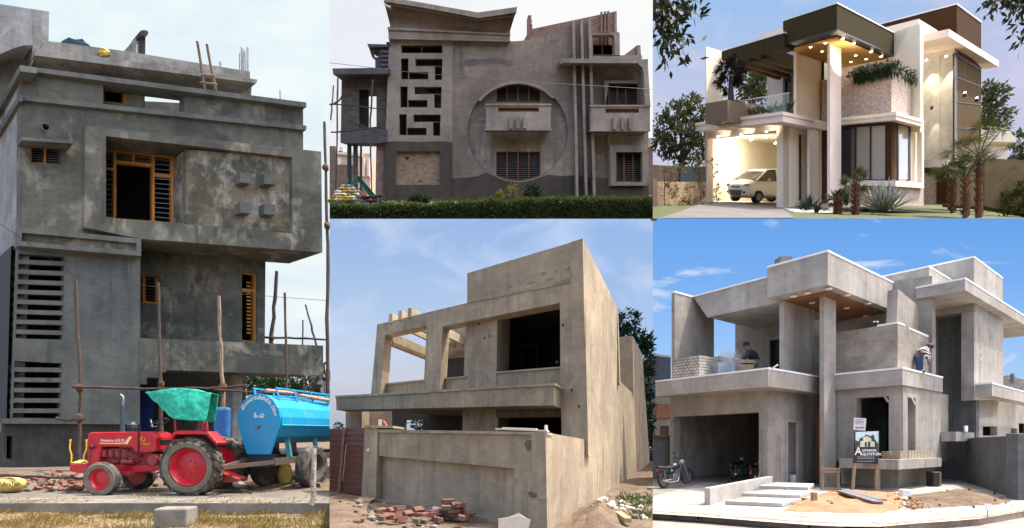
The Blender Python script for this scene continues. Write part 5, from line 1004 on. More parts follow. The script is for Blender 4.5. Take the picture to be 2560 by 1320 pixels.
# terrace, hedge and plants
structure(MB().add([W(824, 545.6, 30), W(1632, 545.6, 30), W(1632, 488, 52), W(824, 488, 52)], [(0, 1, 2, 3)]).build('terrace', mSoil))
mHedge = leafmat('hedge_leaves', (.010, .020, .006), (.045, .066, .016), .8); mHedgeY = leafmat('young_hedge_leaves', (.05, .08, .016), (.085, .115, .026), .8)
h = thing('hedge', W(1230, 545, 30), 'long dark clipped hedge in front of the house with the round recess', 'hedge'); m = MB(); m2 = MB(); r = random.Random(31); core = MB()
def htop(u): return 517-12*sm(960, 1300, u)-5*sm(1200, 1420, u)+6*mnoise.noise(V(u*.02, 0, 4))+4.5*mnoise.noise(V(u*.09, 1, 4))+(10*math.exp(-((u-905)/60)**2))*0
for k in range(46):
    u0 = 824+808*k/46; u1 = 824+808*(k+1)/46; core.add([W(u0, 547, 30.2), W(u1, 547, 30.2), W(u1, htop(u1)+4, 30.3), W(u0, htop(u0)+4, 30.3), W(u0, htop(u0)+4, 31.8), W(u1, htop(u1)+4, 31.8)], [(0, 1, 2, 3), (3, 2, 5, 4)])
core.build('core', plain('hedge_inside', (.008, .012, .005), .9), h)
while len(m.f) < 21000:
    u = r.uniform(824, 1632); t_ = htop(u); v = r.uniform(t_-1, 546.5); y = 30.05+r.gauss(0, .12)+.15*mnoise.noise(V(u*.05, v*.1, 2))
    m.leaf(W(u, v, y), V(r.uniform(-1, 1), r.uniform(-1, .1), r.uniform(-.4, 1)), r.uniform(.07, .15), .07)
    if r.random() < .33: m2.leaf(W(u, t_+r.uniform(-2.5, 5)+r.gauss(0, 1), r.uniform(29.95, 31.5)), V(r.uniform(-.6, .6), r.uniform(-.6, .2), 1), r.uniform(.1, .25), .06)
m.clip(824, 1632, 400, 545.5).build('leaves', mHedge, h); m2.clip(824, 1632, 400, 545.5).build('young_leaves', mHedgeY, h)
g = MB()
for k in range(2600):
    u = r.uniform(824, 1632); g.leaf(W(u, 505+r.uniform(-8, 3)+8*sm(1200, 900, u), 34+r.uniform(-1, 1)), V(r.uniform(-.7, .7), 0, 1), r.uniform(.1, .4), .04)
tag(g.build('weeds', leafmat('weeds_dark', (.02, .04, .012), (.07, .09, .03))), 'dark weeds growing along the foot of the plastered house', 'weeds', kind='stuff')
for k, (u, v, s, mm, l) in enumerate(((1333, 482, (.62, .5, .48), leafmat('bush_leaves', (.012, .03, .012), (.03, .06, .02)), 'round dark green bush above the hedge below the arched window'), (1282, 480, (.35, .3, .5), leafmat('yellow_shrub', (.13, .13, .03), (.22, .19, .05)), 'yellowish sparse shrub above the hedge, left of the round bush'), (1250, 487, (.22, .2, .25), leafmat('yellow_shrub_b', (.13, .13, .03), (.22, .19, .05)), 'smallest yellow sprig above the hedge, farthest left'), (1050, 500, (.7, .3, .3), leafmat('low_bush', (.02, .04, .015), (.05, .08, .025)), 'low dark bush at the foot of the brick infill'))):
    t = thing('bush', W(u, 505, 33), l, 'bush'); f = MB(); crown(f, W(u, v, 33), s, 900 if k in (0, 3) else 200, .14, .09, .2, k+50, .2); f.build('foliage', mm, t); MB().tube([W(u, 510, 33), W(u, v, 33)], [.04, .015], 5).build('stem', mPole, t)
# ================================================================ upper right: the finished villa on its raised garden
cW3 = conc('warm_white_paint_shaded', (.87, .73, .63), (.84, .70, .60), (.9, .77, .68), .3, bump=.05, fine=.05, pat=.12)  # villa white with the pinkish shade of left-facing walls put into the colour
cC3 = conc('cream_paint_sunlit', (.90, .81, .63), (.88, .785, .6), (.92, .84, .68), .3, bump=.05, fine=.05, pat=.12)  # same villa white, sunlit yellow put into the colour, mostly for right-facing walls
cG3 = conc('soft_grey_paint', (.44, .41, .385), (.42, .39, .37), (.48, .45, .42), .3, bump=.05, fine=.05, pat=.12)
cO3 = plain('olive_brown_paint', (.050, .039, .018), .95, 0, .05, spec=.05)
cB3 = plain('dark_brown_cladding', (.062, .030, .014), .95, 0, .08, spec=.05)
cBr3 = plain('bronze_cladding', (.095, .06, .024), .95, 0, .08, spec=.08)
cTa3 = plain('taupe_planter', (.15, .10, .062), .7, 0, .06)
cSt3 = two('split_stone', (.86, .73, .62), (.46, .35, .29), 11, .38, .54, bump=.9, grain=14, dist=.1)
cMar = two('pale_marble', (.66, .61, .49), (.56, .51, .41), .5, .35, .7, rough=.35, bump=.0, grain=2)
cFen = two('olive_garden_wall', (.17, .12, .055), (.21, .155, .075), 1.2, bump=.2)
mFrm = plain('black_frame', (.012, .010, .010), .4)
mGls = plain('curtained_glass', (.35, .32, .26), .12, 0, .05, spec=.6)
mWd3 = two('honey_soffit', (.42, .24, .06), (.34, .18, .045), .8, mp=(1, 4, 1), bump=.05)
mLit = glow('lamp_light', (1, .88, .66, 1), 2.2); mLitW = glow('lamp_light_white', (1, .95, .85, 1), 2.6)
mLawn = two('lawn', (.034, .045, .005), (.055, .064, .008), 1.5, bump=.5)
mDrive = two('grey_drive', (.085, .075, .07), (.12, .105, .095), .5, bump=.1)
l3 = V(-.37, 1, .5); r3 = V(1.381, 1, .431); K3 = Corner(l3, r3); P3_ = W(1957, 520, 36)
GR3 = Level(P3_, l3, r3)
def g3(u, v): return GR3.at(u, v)
def house_three():
    h = thing('modern_villa', V(P3_.x+4, P3_.y+2, P3_.z), 'finished cream villa with olive flat roof boxes and lit downlights', 'house')
    def bx(name, a, m=cW3, par=h): return K3.box(*a).build(name, m, par)
    def SL(name, pl, o, holes=(), t=.4, m=cW3, par=h): return MB().slab(pl, o, holes, r3*t).build(name, m, par)
    def SR(name, pl, o, holes=(), t=.4, m=cW3, par=h): return MB().slab(pl, o, holes, l3*t).build(name, m, par)
    # garage
    SL('garage_front', K3.L(P3_), [(1762, 325), (1957, 298), (1957, 521), (1951, 521), (1951, 324), (1768, 347), (1768, 505), (1762, 505)], (), .5, cW3)
    SL('lamp_beam', K3.L(P3_, .5), [(1766, 326), (1956, 302), (1956, 328), (1766, 347)], (), .3, cG3)
    MB().room(K3.L(P3_, .82), [(1766, 335), (1954, 310), (1954, 522), (1766, 502)], r3*8).build('garage_room', cC3, h)
    SR('garage_side', K3.R(P3_), [(1957.3, 298), (2052, 318), (2052, 505), (1957.3, 521)], [[(1997, 335), (2019, 338), (2019, 500), (1997, 503)]], .5, cC3)
    MB().room(K3.R(P3_, .52), [(1990, 330), (2024, 330), (2024, 505), (1990, 505)], l3*.8).build('hall_room', cBr3, h)
    bx('entry_column', (2024, 508, 316, 36.6, 2018, 2046), cW3); SR('entry_jamb', K3.R(P3_, .4), [(2046, 325), (2054, 326), (2054, 506), (2046, 506)], (), .3, cC3); SR('entry_door', K3.R(P3_, .8), [(2054, 322), (2072, 324), (2072, 508), (2054, 508)], (), .3, cB3)
    s = bx('garage_canopy', (1957, 304, 281, 34.03, 1739, 2070), cW3); K3.box(1957.5, 287, 278.5, 33.9, 1737.5, 2036).build('canopy_lip', cW3, s)
    for u, v in ((1795, 341), (1853, 336), (1916, 329)): c = K3.L(P3_, -.22).at(u, v); MB().blob(c, (.10, .08, .06), 2, 0).build('downlight', mLitW, h)
    for u, v, q in ((1878, 349, 2.5), (1940, 357, 3.2), (1915, 343, 1.5)): MB().lathe(K3.L(P3_, q).at(u, v), -UP, [(-.004, .16), (.02, .15)], 14).build('downlight', mLitW, h)
    # roof box, column, pergola
    s = bx('roof_box', (2092.5, 74, 8, 31.6, 1957.5, 2245), cO3); K3.box(2093, 8.5, 5, 31.55, 1956.5, 2247).build('roof_trim', mCapW, s); K3.box(2092.8, 76, 72.5, 31.55, 1957, 2246).build('shadow_trim', mFrm, s)
    z0 = 1.6+(1080-76)/1300*31.55; yb = 32.6; vb = 1080-(z0-1.62+.46*(yb-31.55)-.02)*1300/yb
    so = K3.box(2092.5, vb+1.5, vb-.5, yb, 1970, 2235).build('timber_soffit', mWd3, h); LV = Level(W(2092.5, vb+1.6, yb), l3, r3)
    for u, v in ((2027, 117), (2056, 128), (2064, 107), (2107, 97), (2134, 109), (2178, 129), (2203, 141), (2140, 138), (2166, 147), (2128, 154)): MB().lathe(LV.at(u, v), -UP, [(-.004, .10), (.02, .09)], 12).build('downlight', mLit, so)
    bx('porch_column', (2075, 536, 96, 34.2, 2068, 2103), cW3)
    bx('wing_wall', (1766, 300, 116, 39.5, 1763, 1808), cC3)
    Bm = K3.L(W(1806, 130, 40.2)); t = SL('pergola_beam', Bm, [(1804, 127), (1960, 81), (1960, 118), (1853, 145), (1804, 150)], (), .8, cO3); SL('roof_trim', K3.L(W(1806, 130, 40.1)), [(1803, 125), (1960, 78.5), (1960, 82), (1803, 128.5)], (), 1, mCapW, t)
    for u0, u1, va, vb_ in ((1852, 1898, 138, 162), (1880, 1928, 130, 152), (1910, 1960, 125, 142), (1830, 1868, 142, 168)):
        a = Bm.off(r3*.4).at(u0, va+8); m = MB().beam(a, a+r3*4.5, .35, .75, side=l3); m.build('pergola_slat', cO3 if u0 != 1852 else cB3, h)
    SL('terrace_back_wall', K3.L(P3_, 4.2), [(1918, 160), (2010, 150), (2010, 300), (1918, 300)], [[(1960, 200), (1990, 196), (1990, 298), (1960, 298)]], .4, cG3)
    f = SL('terrace_door', K3.L(P3_, 4.1), [(1957, 197), (1990, 192), (1990, 300), (1957, 300)], [[(1962, 203), (1990, 199), (1990, 300), (1962, 300)]], .2, mFrm); SL('pane', K3.L(P3_, 4.5), [(1958, 199), (1990, 195), (1990, 300), (1958, 300)], (), .05, mGls, f)
    SL('terrace_hood', K3.L(P3_, 2.6), [(1893, 160), (2000, 110), (2000, 152), (1919, 175), (1893, 170)], (), 1.6, cG3); SL('hood_soffit', K3.L(P3_, 2.55), [(1905, 171), (2000, 148), (2000, 154), (1919, 176.5)], (), .3, plain('red_soffit', (.22, .05, .025), .6), h)
    SL('roof_parapet', K3.L(P3_, 7), [(1892, 90), (1960, 68), (1960, 82), (1892, 100)], (), .4, cW3)
    bx('fin_wall', (1991, 308, 100, 36.8, 1984, 2056), cC3)
    SL('hall_wall', K3.L(P3_, 5), [(2040, 130), (2300, 60), (2300, 330), (2040, 330)], (), .4, cC3); SL('hall_glass', K3.L(P3_, 3.2), [(2054, 140), (2072, 136), (2072, 305), (2054, 305)], [[(2058, 145), (2072, 141), (2072, 305), (2058, 305)]], .1, mFrm); SL('hall_stone', K3.L(P3_, 3.0), [(2054, 200), (2074, 198), (2074, 310), (2054, 310)], (), .2, cSt3)
    p = bx('planter_box', (1819, 302, 249, 36.4, 1763, 1912), cTa3)
    # glass balustrade on the terrace edge
    a = K3.R(P3_, 1.2, -.4); o = MB().slab(K3.L(P3_, -.55), [(1850, 252), (1972, 232), (1972, 290), (1850, 290)], (), r3*.03)
    gm = NT('clear_glass'); tb = gm.n.new('ShaderNodeBsdfTransparent'); gb = gm.n.new('ShaderNodeBsdfGlossy'); gb.inputs['Roughness'].default_value = .02; mx = gm.n.new('ShaderNodeMixShader'); mx.inputs[0].default_value = .1; gm.link(tb.outputs[0], mx.inputs[1]); gm.link(gb.outputs[0], mx.inputs[2]); gm.link(mx.outputs[0], gm.out.inputs[0])
    o = o.build('balustrade', gm.m, h); MB().slab(K3.L(P3_, -.57), [(1850, 251), (1972, 231), (1972, 232.5), (1850, 252.5)], (), r3*.06).build('hand_rail', mCapW, o)
    # stone balcony and bay
    s = bx('bay_canopy', (2240, 299, 282, 32.6, 2096, 2306), cW3); K3.box(2240.5, 288, 279.5, 32.5, 2095, 2307).build('canopy_lip', cC3, s)
    bx('stone_balcony', (2228.6, 288, 166, 33.6, 2095, 2297), cSt3)
    E = W(2229, 400, 33.3)
    SL('bay_wall', K3.L(E, .25), [(2096, 300), (2229, 290), (2229, 460), (2096, 460)], (), .3, cB3)
    SR('bay_wall', K3.R(E, .25), [(2229.5, 290), (2309, 302), (2309, 470), (2229.5, 466)], [], .3, cC3)
    for a, b, m in ((2141, 2174, mGls), (2178, 2213, mGls)): SL('pane', K3.L(E, .15), [(a, 317-(a-2141)*.05), (b, 315-(a-2141)*.05), (b, 448), (a, 449)], (), .08, m)
    for a in (2138, 2175.5, 2214): SL('window_post', K3.L(E, .1), [(a-1.5, 314), (a+1.5, 313.5), (a+1.5, 451), (a-1.5, 451)], (), .15, mFrm)
    SL('brown_panel', K3.L(E, .12), [(2216, 308), (2229, 307), (2229, 451), (2216, 451)], (), .1, cB3); SL('window_sill', K3.L(E, .08), [(2136, 449), (2230, 448), (2230, 452), (2136, 453)], (), .2, mFrm)
    SL('side_door', K3.L(E, .2), [(2103, 318), (2128, 316), (2128, 455), (2103, 455)], (), .04, mFrm); SL('side_panel', K3.L(E, .18), [(2128, 316), (2138, 315), (2138, 452), (2128, 452)], (), .06, cTa3)
    SR('brown_panel', K3.R(E, .15), [(2229, 307), (2245.5, 309), (2245.5, 451), (2229, 451)], (), .1, cBr3); SR('pane', K3.R(E, .15), [(2247, 313), (2273, 317), (2273, 449), (2247, 448)], (), .08, mGls)
    for a in (2246, 2275): SR('window_post', K3.R(E, .1), [(a-1.2, 310), (a+2.2, 312), (a+2.2, 452), (a-1.2, 452)], (), .12, mFrm)
    SR('window_head', K3.R(E, .1), [(2229, 305), (2278, 312), (2278, 316), (2229, 310)], (), .12, mFrm); SL('window_head', K3.L(E, .1), [(2103, 317), (2230, 305), (2230, 310), (2103, 321)], (), .12, mFrm)
    bx('bay_ledge', (2239, 466, 452, 33.0, 2116, 2310), cW3); bx('bay_base', (2239, 514, 464, 33.6, 2110, 2309), cSt3); SR('bay_edge', K3.R(W(2239, 400, 33.1)), [(2305, 300), (2310, 301), (2310, 470), (2305, 470)], (), .3, cC3)
    # tower
    s = bx('tower_canopy', (2372, 91, 72, 35.2, 2272, 2497), cW3); T = W(2387, 300, 38.0)
    SL('tower_wall', K3.L(T), [(2298, 125), (2387, 106), (2387, 404), (2298, 404)], (), .4, cMar); SR('tower_side', K3.R(T), [(2387.3, 106), (2453, 168), (2453, 400), (2387.3, 400)], (), .4, cBr3)
    for v0, v1 in ((191, 216), (255, 262), (320, 322)): MB().bar(K3.R(T, -.02), (2389, v0), (2453, v1), 1.6, l3*.02).build('cladding_joint', mFrm, h)
    for p, q, w_ in (((2299, 122), (2299, 294), 4), ((2298, 122), (2350, 111), 3)): MB().bar(K3.L(T, -.05), p, q, w_, r3*.2).build('tower_frame', mFrm, h)
    MB().bar(K3.R(T, -.05), (2351, 111), (2452, 172), 4, l3*.2); MB().bar(K3.R(T, -.04), (2387, 134), (2452, 173), 5, l3*.1).build('tower_frame', mFrm, h); MB().bar(K3.R(T, -.05), (2388, 134), (2388, 400), 3.5, l3*.1).build('tower_frame', mFrm, h); MB().bar(K3.L(T, -.01), (2350, 140), (2350, 400), .8, r3*.05).build('cladding_joint', cG3, h)
    SL('pink_wall', K3.L(T, .6), [(2238, 110), (2302, 98), (2302, 300), (2238, 300)], (), .4, cW3)
    bx('roof_block', (2296.5, 125, 47, 39.5, 2200, 2345), cW3); s = bx('roof_block', (2392, 140, 10, 41.5, 2170, 2453), cB3); K3.box(2392.4, 10.5, 7, 41.4, 2168, 2455).build('roof_trim', mCapW, s); K3.box(2392.4, 13, 10, 41.45, 2169, 2454).build('shadow_trim', mFrm, s)
    bx('door_canopy', (2368, 418, 399, 36.6, 2306, 2375), cG3)
    SL('tower_foot', K3.L(T, .2), [(2305, 405), (2372, 405), (2372, 512), (2305, 512)], (), .3, cSt3); SL('garden_door', K3.L(T, .1), [(2341, 422), (2374, 422), (2374, 508), (2341, 508)], (), .1, cB3); SL('door_shade', K3.L(T, .05), [(2310, 420), (2341, 420), (2341, 430), (2310, 432)], (), .1, cB3)
    for u, v in ((2412, 233), (2442, 246)): c = K3.R(T, -.5).at(u, v); q = MB().box(c, (.11, .11, .16)).build('wall_lamp', mLitW, h); MB().tube([c+V(0, 0, .1), c+V(0, 0, 2.4)], .012, 4).build('lamp_rod', mFrm, q); MB().lathe(c-UP*.1, UP, [(-.12, .12), (.05, .13)], 10).build('lamp_shade', mFrm, q)
    for u, v in ((2316, 150), (2365, 141)): c = K3.L(T, -.45).at(u, v); MB().lathe(c, -UP, [(-.05, .07), (.03, .08)], 12).build('spot_lamp', mLitW, h); lamp(c-UP*.12, -UP+r3.normalized()*.30, 110, 62)
    c = K3.L(T, -.3).at(2329, 270); MB().box(c, (.14, .1, .22)).build('wall_lamp', mFrm, h); lamp(c+UP*.15+V(0, -.05, 0), UP+r3.normalized()*.2, 60, 40); lamp(c-UP*.15+V(0, -.05, 0), -UP+r3.normalized()*.2, 60, 40)
    for u, v in ((1795, 341), (1853, 336), (1916, 329)): c = K3.L(P3_, -.5).at(u, v); lamp(c, r3.normalized()+UP*.1, 16, 110)
    lamp(K3.L(P3_, 2.6).at(1850, 372), -UP, 200, 0, (1, .97, .92))
    return h
def lamp(c, d, p, ang, col=(1, .91, .74)):
    """one of the villa's own lit lamps"""
    l = bpy.data.lights.new('lamp', 'SPOT' if ang else 'POINT'); l.energy = p; l.color = col; l.shadow_soft_size = .05 if ang else .4
    if ang: l.spot_size = math.radians(ang); l.spot_blend = .8
    o = bpy.data.objects.new('lamp', l); C.objects.link(o); o.location = c; o.rotation_euler = (-Vector(d)).to_track_quat('Z', 'Y').to_euler()
house_three()
c = LV3 = K3.L(P3_, -.2).at(2100, 150)
lamp(W(2110, 170, 34.2), UP+V(0, .3, 0), 130, 150)  # added light aimed upwards for the soffit glow; no fixture at this spot
# garden ground
def f3(name, px, m, lift=0.0):
    return structure(MB().add([g3(u, v)+UP*lift for u, v in px], [tuple(range(len(px)))]).build(name, m))
f3('garden', [(1632, 546), (2560, 546), (2900, 546), (2900, 515), (2560, 513), (2300, 505), (1957, 500), (1632, 490)], mLawn); f3('driveway', [(1650, 547), (1700, 530), (1770, 503), (1951, 503), (1957, 521), (1985, 546)], mDrive, .03)
f3('path', [(1957, 521), (2060, 512), (2110, 528), (2060, 534), (1990, 532)], cG3, .03)
gw = thing('garden_wall', W(1700, 480, 37), 'pinkish garden wall with a grey panel left of the lit garage', 'wall')
MB().slab(FP(41), [(1632, 412), (1703, 416), (1703, 500), (1632, 500)], (), V(0, .5, 0)).clip(u0=1632).build('wall', conc('pink_garden_wall', (.36, .24, .18), (.33, .22, .16), (.4, .28, .2), .3), gw); MB().slab(FP(40.5), [(1702, 416), (1765, 416), (1765, 500), (1702, 500)], (), V(0, .5, 0)).build('panel', plain('blue_grey_panel', (.10, .115, .125), .5), gw)
fe = thing('bamboo_fence', W(1700, 530, 35), 'pale split bamboo screen wall with bushy plants left of the driveway', 'fence'); fp = Plane(W(1648, 545, 32), W(1765, 503, 37)-W(1648, 545, 32))
MB().slab(fp, [(1644, 454), (1765, 455), (1765, 505), (1644, 548)], (), V(-.1, .3, 0)).clip(v1=545.3).build('screen', two('straw_screen', (.46, .31, .17), (.2, .14, .07), 4, .4, .6, mp=(1, 1, 4), bump=.8), fe); m = MB()
for u in (1656, 1747): m.tube([fp.at(u, 545)+V(.1, -.1, 0), fp.at(u, 440)+V(.1, -.1, 0)], .025, 5)
m.build('post', mFrm, fe); MB().slab(FP(30), [(1632, 440), (1645, 452), (1645, 545.3), (1632, 545.3)], (), V(0, .4, 0)).build('end_wall', conc('fence_end', (.34, .22, .16), (.3, .2, .14), (.38, .26, .2), .3), fe)
rw = thing('garden_wall', W(2500, 520, 34), 'olive brown garden wall behind the palms at the right', 'wall'); MB().slab(Plane(W(2482, 500, 37.5), (1, -.55, 0)), [(2462, 396), (2482, 396), (2640, 406), (2640, 546), (2482, 520), (2462, 515)], (), V(0, .5, 0)).clip(v1=545.3).build('wall', cFen, rw); MB().slab(FP(40.5), [(2366, 402), (2470, 398), (2470, 520), (2366, 512)], (), V(0, .4, 0)).build('wall', cFen, rw)
n3 = thing('neighbour_house', W(2490, 400, 46), 'low cream neighbour house behind the palms at the right', 'house'); MB().slab(FP(46), [(2440, 352), (2518, 352), (2518, 420), (2440, 420)], (), V(0, 4, 0)).build('wall', cW3, n3); MB().slab(FP(45.5), [(2436, 310), (2515, 320), (2540, 345), (2540, 356), (2436, 352)], (), V(0, 5, 0)).build('roof', cC3, n3)
# ---- plants
mPalm = leafmat('palm_leaf', (.018, .030, .010), (.09, .10, .03), .5); mPalmT = two('palm_trunk', (.19, .08, .035), (.075, .032, .018), 5, bump=.6); mAg = leafmat('agave_dark', (.012, .02, .014), (.03, .045, .03), .5); mAgE = leafmat('agave_pale', (.55, .55, .5), (.75, .75, .7), .5)
mL3 = leafmat('garden_tree_leaves', (.035, .05, .02), (.12, .135, .055)); mL3d = leafmat('dark_leaves', (.012, .018, .008), (.05, .06, .02)); mBk3 = plain('garden_bark', (.05, .035, .025), .9)
def fanpalm(u, vb, vt, cr, label, y, fans=11, grp=None, reach=None, lowest=-.35):
    b = W(u, vb, y); c = W(u, vt, y); t = thing('palm', b, label, 'palm', grp); sc = y/F; h_ = (vb-vt)*sc; m = MB(); r = random.Random(int(u)); k = 9
    m.tube([b.lerp(c, i/k) for i in range(k+1)], [(.085+.001*(u-2360))-.03*i/k if u > 2300 else .12-.03*i/k for i in range(k+1)], 9)
    for i in range(70):
        q = i/70; a = i*2.4; P = b.lerp(c, q); d = V(math.cos(a), math.sin(a), 0); m.leaf(P+d*.15, d*.5+UP*1.2, .34, .14, d)
    m.build('trunk', mPalmT, t); f = MB(); R_ = cr*sc; R2 = (reach or cr*.6)*sc
    for i in range(fans):
        a = i*2.4+r.uniform(-.3, .3); el = r.uniform(lowest, 1.25); d = V(math.cos(a)*math.cos(el), math.sin(a)*math.cos(el)*.8, math.sin(el)); e = c+d*R2*r.uniform(.7, 1.1); f.tube([c, c.lerp(e, .5)+UP*.03, e], .025, 4)
        sd = d.cross(UP).normalized(); nn = sd.cross(d)
        for j in range(25):
            w_ = -2.0+4.0*j/24; q = d*math.cos(w_)+sd*math.sin(w_)*.9+nn*.12+UP*-.1; f.leaf(e, q-UP*.18*r.random(), R_*.56*r.uniform(.7, 1.15), .05, nn)
    f.build('crown', mPalm, t); return t
fanpalm(2447, 543, 392, 58, 'tallest palm at the right with a shaggy orange trunk and high fan leaves', 30.5, 13, reach=78, lowest=.05); fanpalm(2413, 544, 445, 50, 'middle palm of the right trio with a shaggy orange trunk', 30.2, 12, reach=62, lowest=.1); fanpalm(2380, 532, 455, 42, 'shortest palm of the right trio, nearest the garden door', 31.5, 11, reach=38)
fanpalm(2095, 545, 500, 36, 'small palm in front of the porch column', 29.5, 10); fanpalm(2139, 545, 458, 40, 'small palm in front of the bay window', 29.4, 11)
c = W(2450, 290, 30.6); 
def blades(name, u, v, y, n, L, w, label, mats, spread=1.0, cat='plant', flat=.25):
    t = thing(name, W(u, v, y), label, cat); b = W(u, v, y); r = random.Random(int(u+v)); f = MB(); e = MB()
    for i in range(n):
        a = r.uniform(0, 6.28); el = r.uniform(flat, 1.45); d = V(math.cos(a)*math.cos(el)*spread, math.sin(a)*math.cos(el)*.7, math.sin(el)); l = L*r.uniform(.7, 1.1); o = b+V(r.uniform(-1, 1), r.uniform(-.5, .5), 0)*L*.22; nn = d.cross(UP).cross(d)
        f.leaf(o, d, l, w, nn)
        if len(mats) > 1:
            sd = d.cross(nn).normalized()
            for s_ in (-1, 1): e.leaf(o+sd*s_*w*.28-V(0, .012, 0), d-sd*s_*.02, l*1.02, w*.34, nn)
    f.build('leaves', mats[0], t)
    if len(mats) > 1: e.build('leaf_edges', mats[1], t)
    return t
blades('agave', 2212, 527, 31.0, 120, 1.75, .17, 'large dark agave with pale leaf edges under the bay window', (mAg, mAgE), 1.15, flat=.05)
blades('agave', 2022, 528, 30.0, 34, 1.0, .12, 'small dark spiky plant before the garage pillar', (mAg,)); blades('agave', 2040, 536, 29.6, 24, .8, .1, 'smaller spiky plant nearest the front edge of the path', (mAg,)); blades('agave', 2110, 515, 32.5, 40, 1.1, .1, 'dark spiky plant between the porch column and bay', (mAg,), flat=.4)
t = thing('planter_plants', W(1900, 285, 34.4), 'row of green spiky plants along the garage canopy edge', 'plants'); m = MB(); r = random.Random(6)
for k in range(260): u = r.uniform(1845, 1975); m.leaf(K3.L(P3_, -.35).at(u, 292-(u-1845)*.12), V(r.uniform(-.8, .8), r.uniform(-.4, .4), r.uniform(.4, 1)), r.uniform(.4, .85), .1)
m.build('leaves', leafmat('planter_green', (.012, .025, .012), (.05, .075, .035)), t)
t = thing('hanging_plants', W(2230, 170, 33.4), 'green plants trailing over the stone balcony corner', 'plants'); m = MB(); m2 = MB()
for k in range(1700):
    if r.random() < .68: u = r.uniform(2131, 2230); P = K3.L(W(2228.6, 200, 33.45)).at(u, 187-(u-2131)*.22)
    else: u = r.uniform(2228, 2298); P = K3.R(W(2228.6, 200, 33.45)).at(u, 164+(u-2228)*.53)
    q = r.random()
    if q < .3: m2.leaf(P+V(r.uniform(-.2, .2), r.uniform(-.1, .4), r.uniform(-.1, .3)), V(r.uniform(-1, 1), r.uniform(-1, .5), r.uniform(-.2, 1)), r.uniform(.2, .4), .12)
    else: m.leaf(P+V(r.uniform(-.1, .1), r.uniform(-.25, 0), r.uniform(-.5, .15)), V(r.uniform(-.15, .15), r.uniform(-.25, 0), -1), r.uniform(.3, .62), .035)
m.build('trailing_stems', leafmat('trailing_green', (.006, .018, .006), (.02, .06, .014)), t); m2.build('leaves', leafmat('top_leaves', (.008, .014, .01), (.14, .17, .13)), t)
t = thing('potted_tree', W(1828, 250, 37.5), 'dark bushy tree growing from the taupe planter on the terrace', 'tree'); MB().tube([W(1828, 262, 37.5), W(1827, 225, 37.5), W(1826, 190, 37.5)], [.25, .18, .1], 8).build('trunk', mBk3, t); m = MB(); r = random.Random(9)
for k in range(60):
    a = r.uniform(0, 6.28); el = r.uniform(-.6, 1.4); d = V(math.cos(a)*math.cos(el), math.sin(a)*math.cos(el), math.sin(el)); e = W(1827, 190, 37.5)+V(d.x*.95, d.y*.8, d.z*1.35)*r.uniform(.35, 1)
    for j in range(26): q = V(r.uniform(-1, 1), r.uniform(-1, 1), r.uniform(-1, 1))+d*.8; m.leaf(e, q, r.uniform(.35, .6), .07)
m.build('crown', leafmat('purple_dark_leaves', (.008, .008, .008), (.035, .03, .025)), t)
def tree3(u, v, y, clumps, label, seed, n=2600, l=.34, mat=None, keep=None, base=500):
    t = thing('tree', W(u, base, y), label, 'tree'); limb_tree(t, W(u, base, y), W(u, v, y), .22, mat or mL3, mBk3, [(W(a, b, y+d), s) for a, b, d, s in clumps], n, l, l*.5, seed, keep=keep, gap=-.06)
tree3(1707, 300, 44, [(1690, 285, 0, (1.5, 1.2, 1.0)), (1730, 275, 0, (1.5, 1.2, 1.1)), (1665, 320, 0, (1.1, 1, .9)), (1745, 330, 0, (1.2, 1, 1.2)), (1705, 345, -1, (1.6, 1.2, .9)), (1660, 365, 0, (1.2, 1, .7)), (1740, 385, 1, (1.0, 1, .9)), (1690, 385, 0, (1.1, 1, .6))], 'leafy garden tree behind the wall left of the garage', 71, 3400, keep=inside(1633, 1764, 200, 440))
tree3(1885, 230, 47, [(1872, 205, 0, (1.1, 1, 1.2)), (1895, 215, 0, (1.0, 1, 1.1)), (1880, 250, 0, (1.3, 1, 1.0))], 'green tree seen through the pergola behind the terrace', 72, 1500, keep=inside(1840, 1925, 150, 300), base=300)
tree3(2478, 260, 48, [(2465, 235, 0, (1.0, 1, 1.0)), (2490, 240, 0, (1.1, 1, 1.0)), (2480, 285, 0, (1.3, 1, 1.0)), (2500, 300, 0, (1.2, 1, .8))], 'pale green tree behind the bronze tower', 73, 1500, keep=inside(2454, 2560, 150, 360))
tree3(2552, 380, 50, [(2548, 350, 0, (.9, 1, .9)), (2556, 385, 0, (1.0, 1, .9)), (2545, 400, 0, (1.0, 1, .6))], 'green tree over the garden wall at the right edge', 74, 900, keep=inside(2500, 2680, 250, 420))
mTip = leafmat('near_branch_leaves', (.006, .010, .004), (.045, .055, .014), .6, .1)
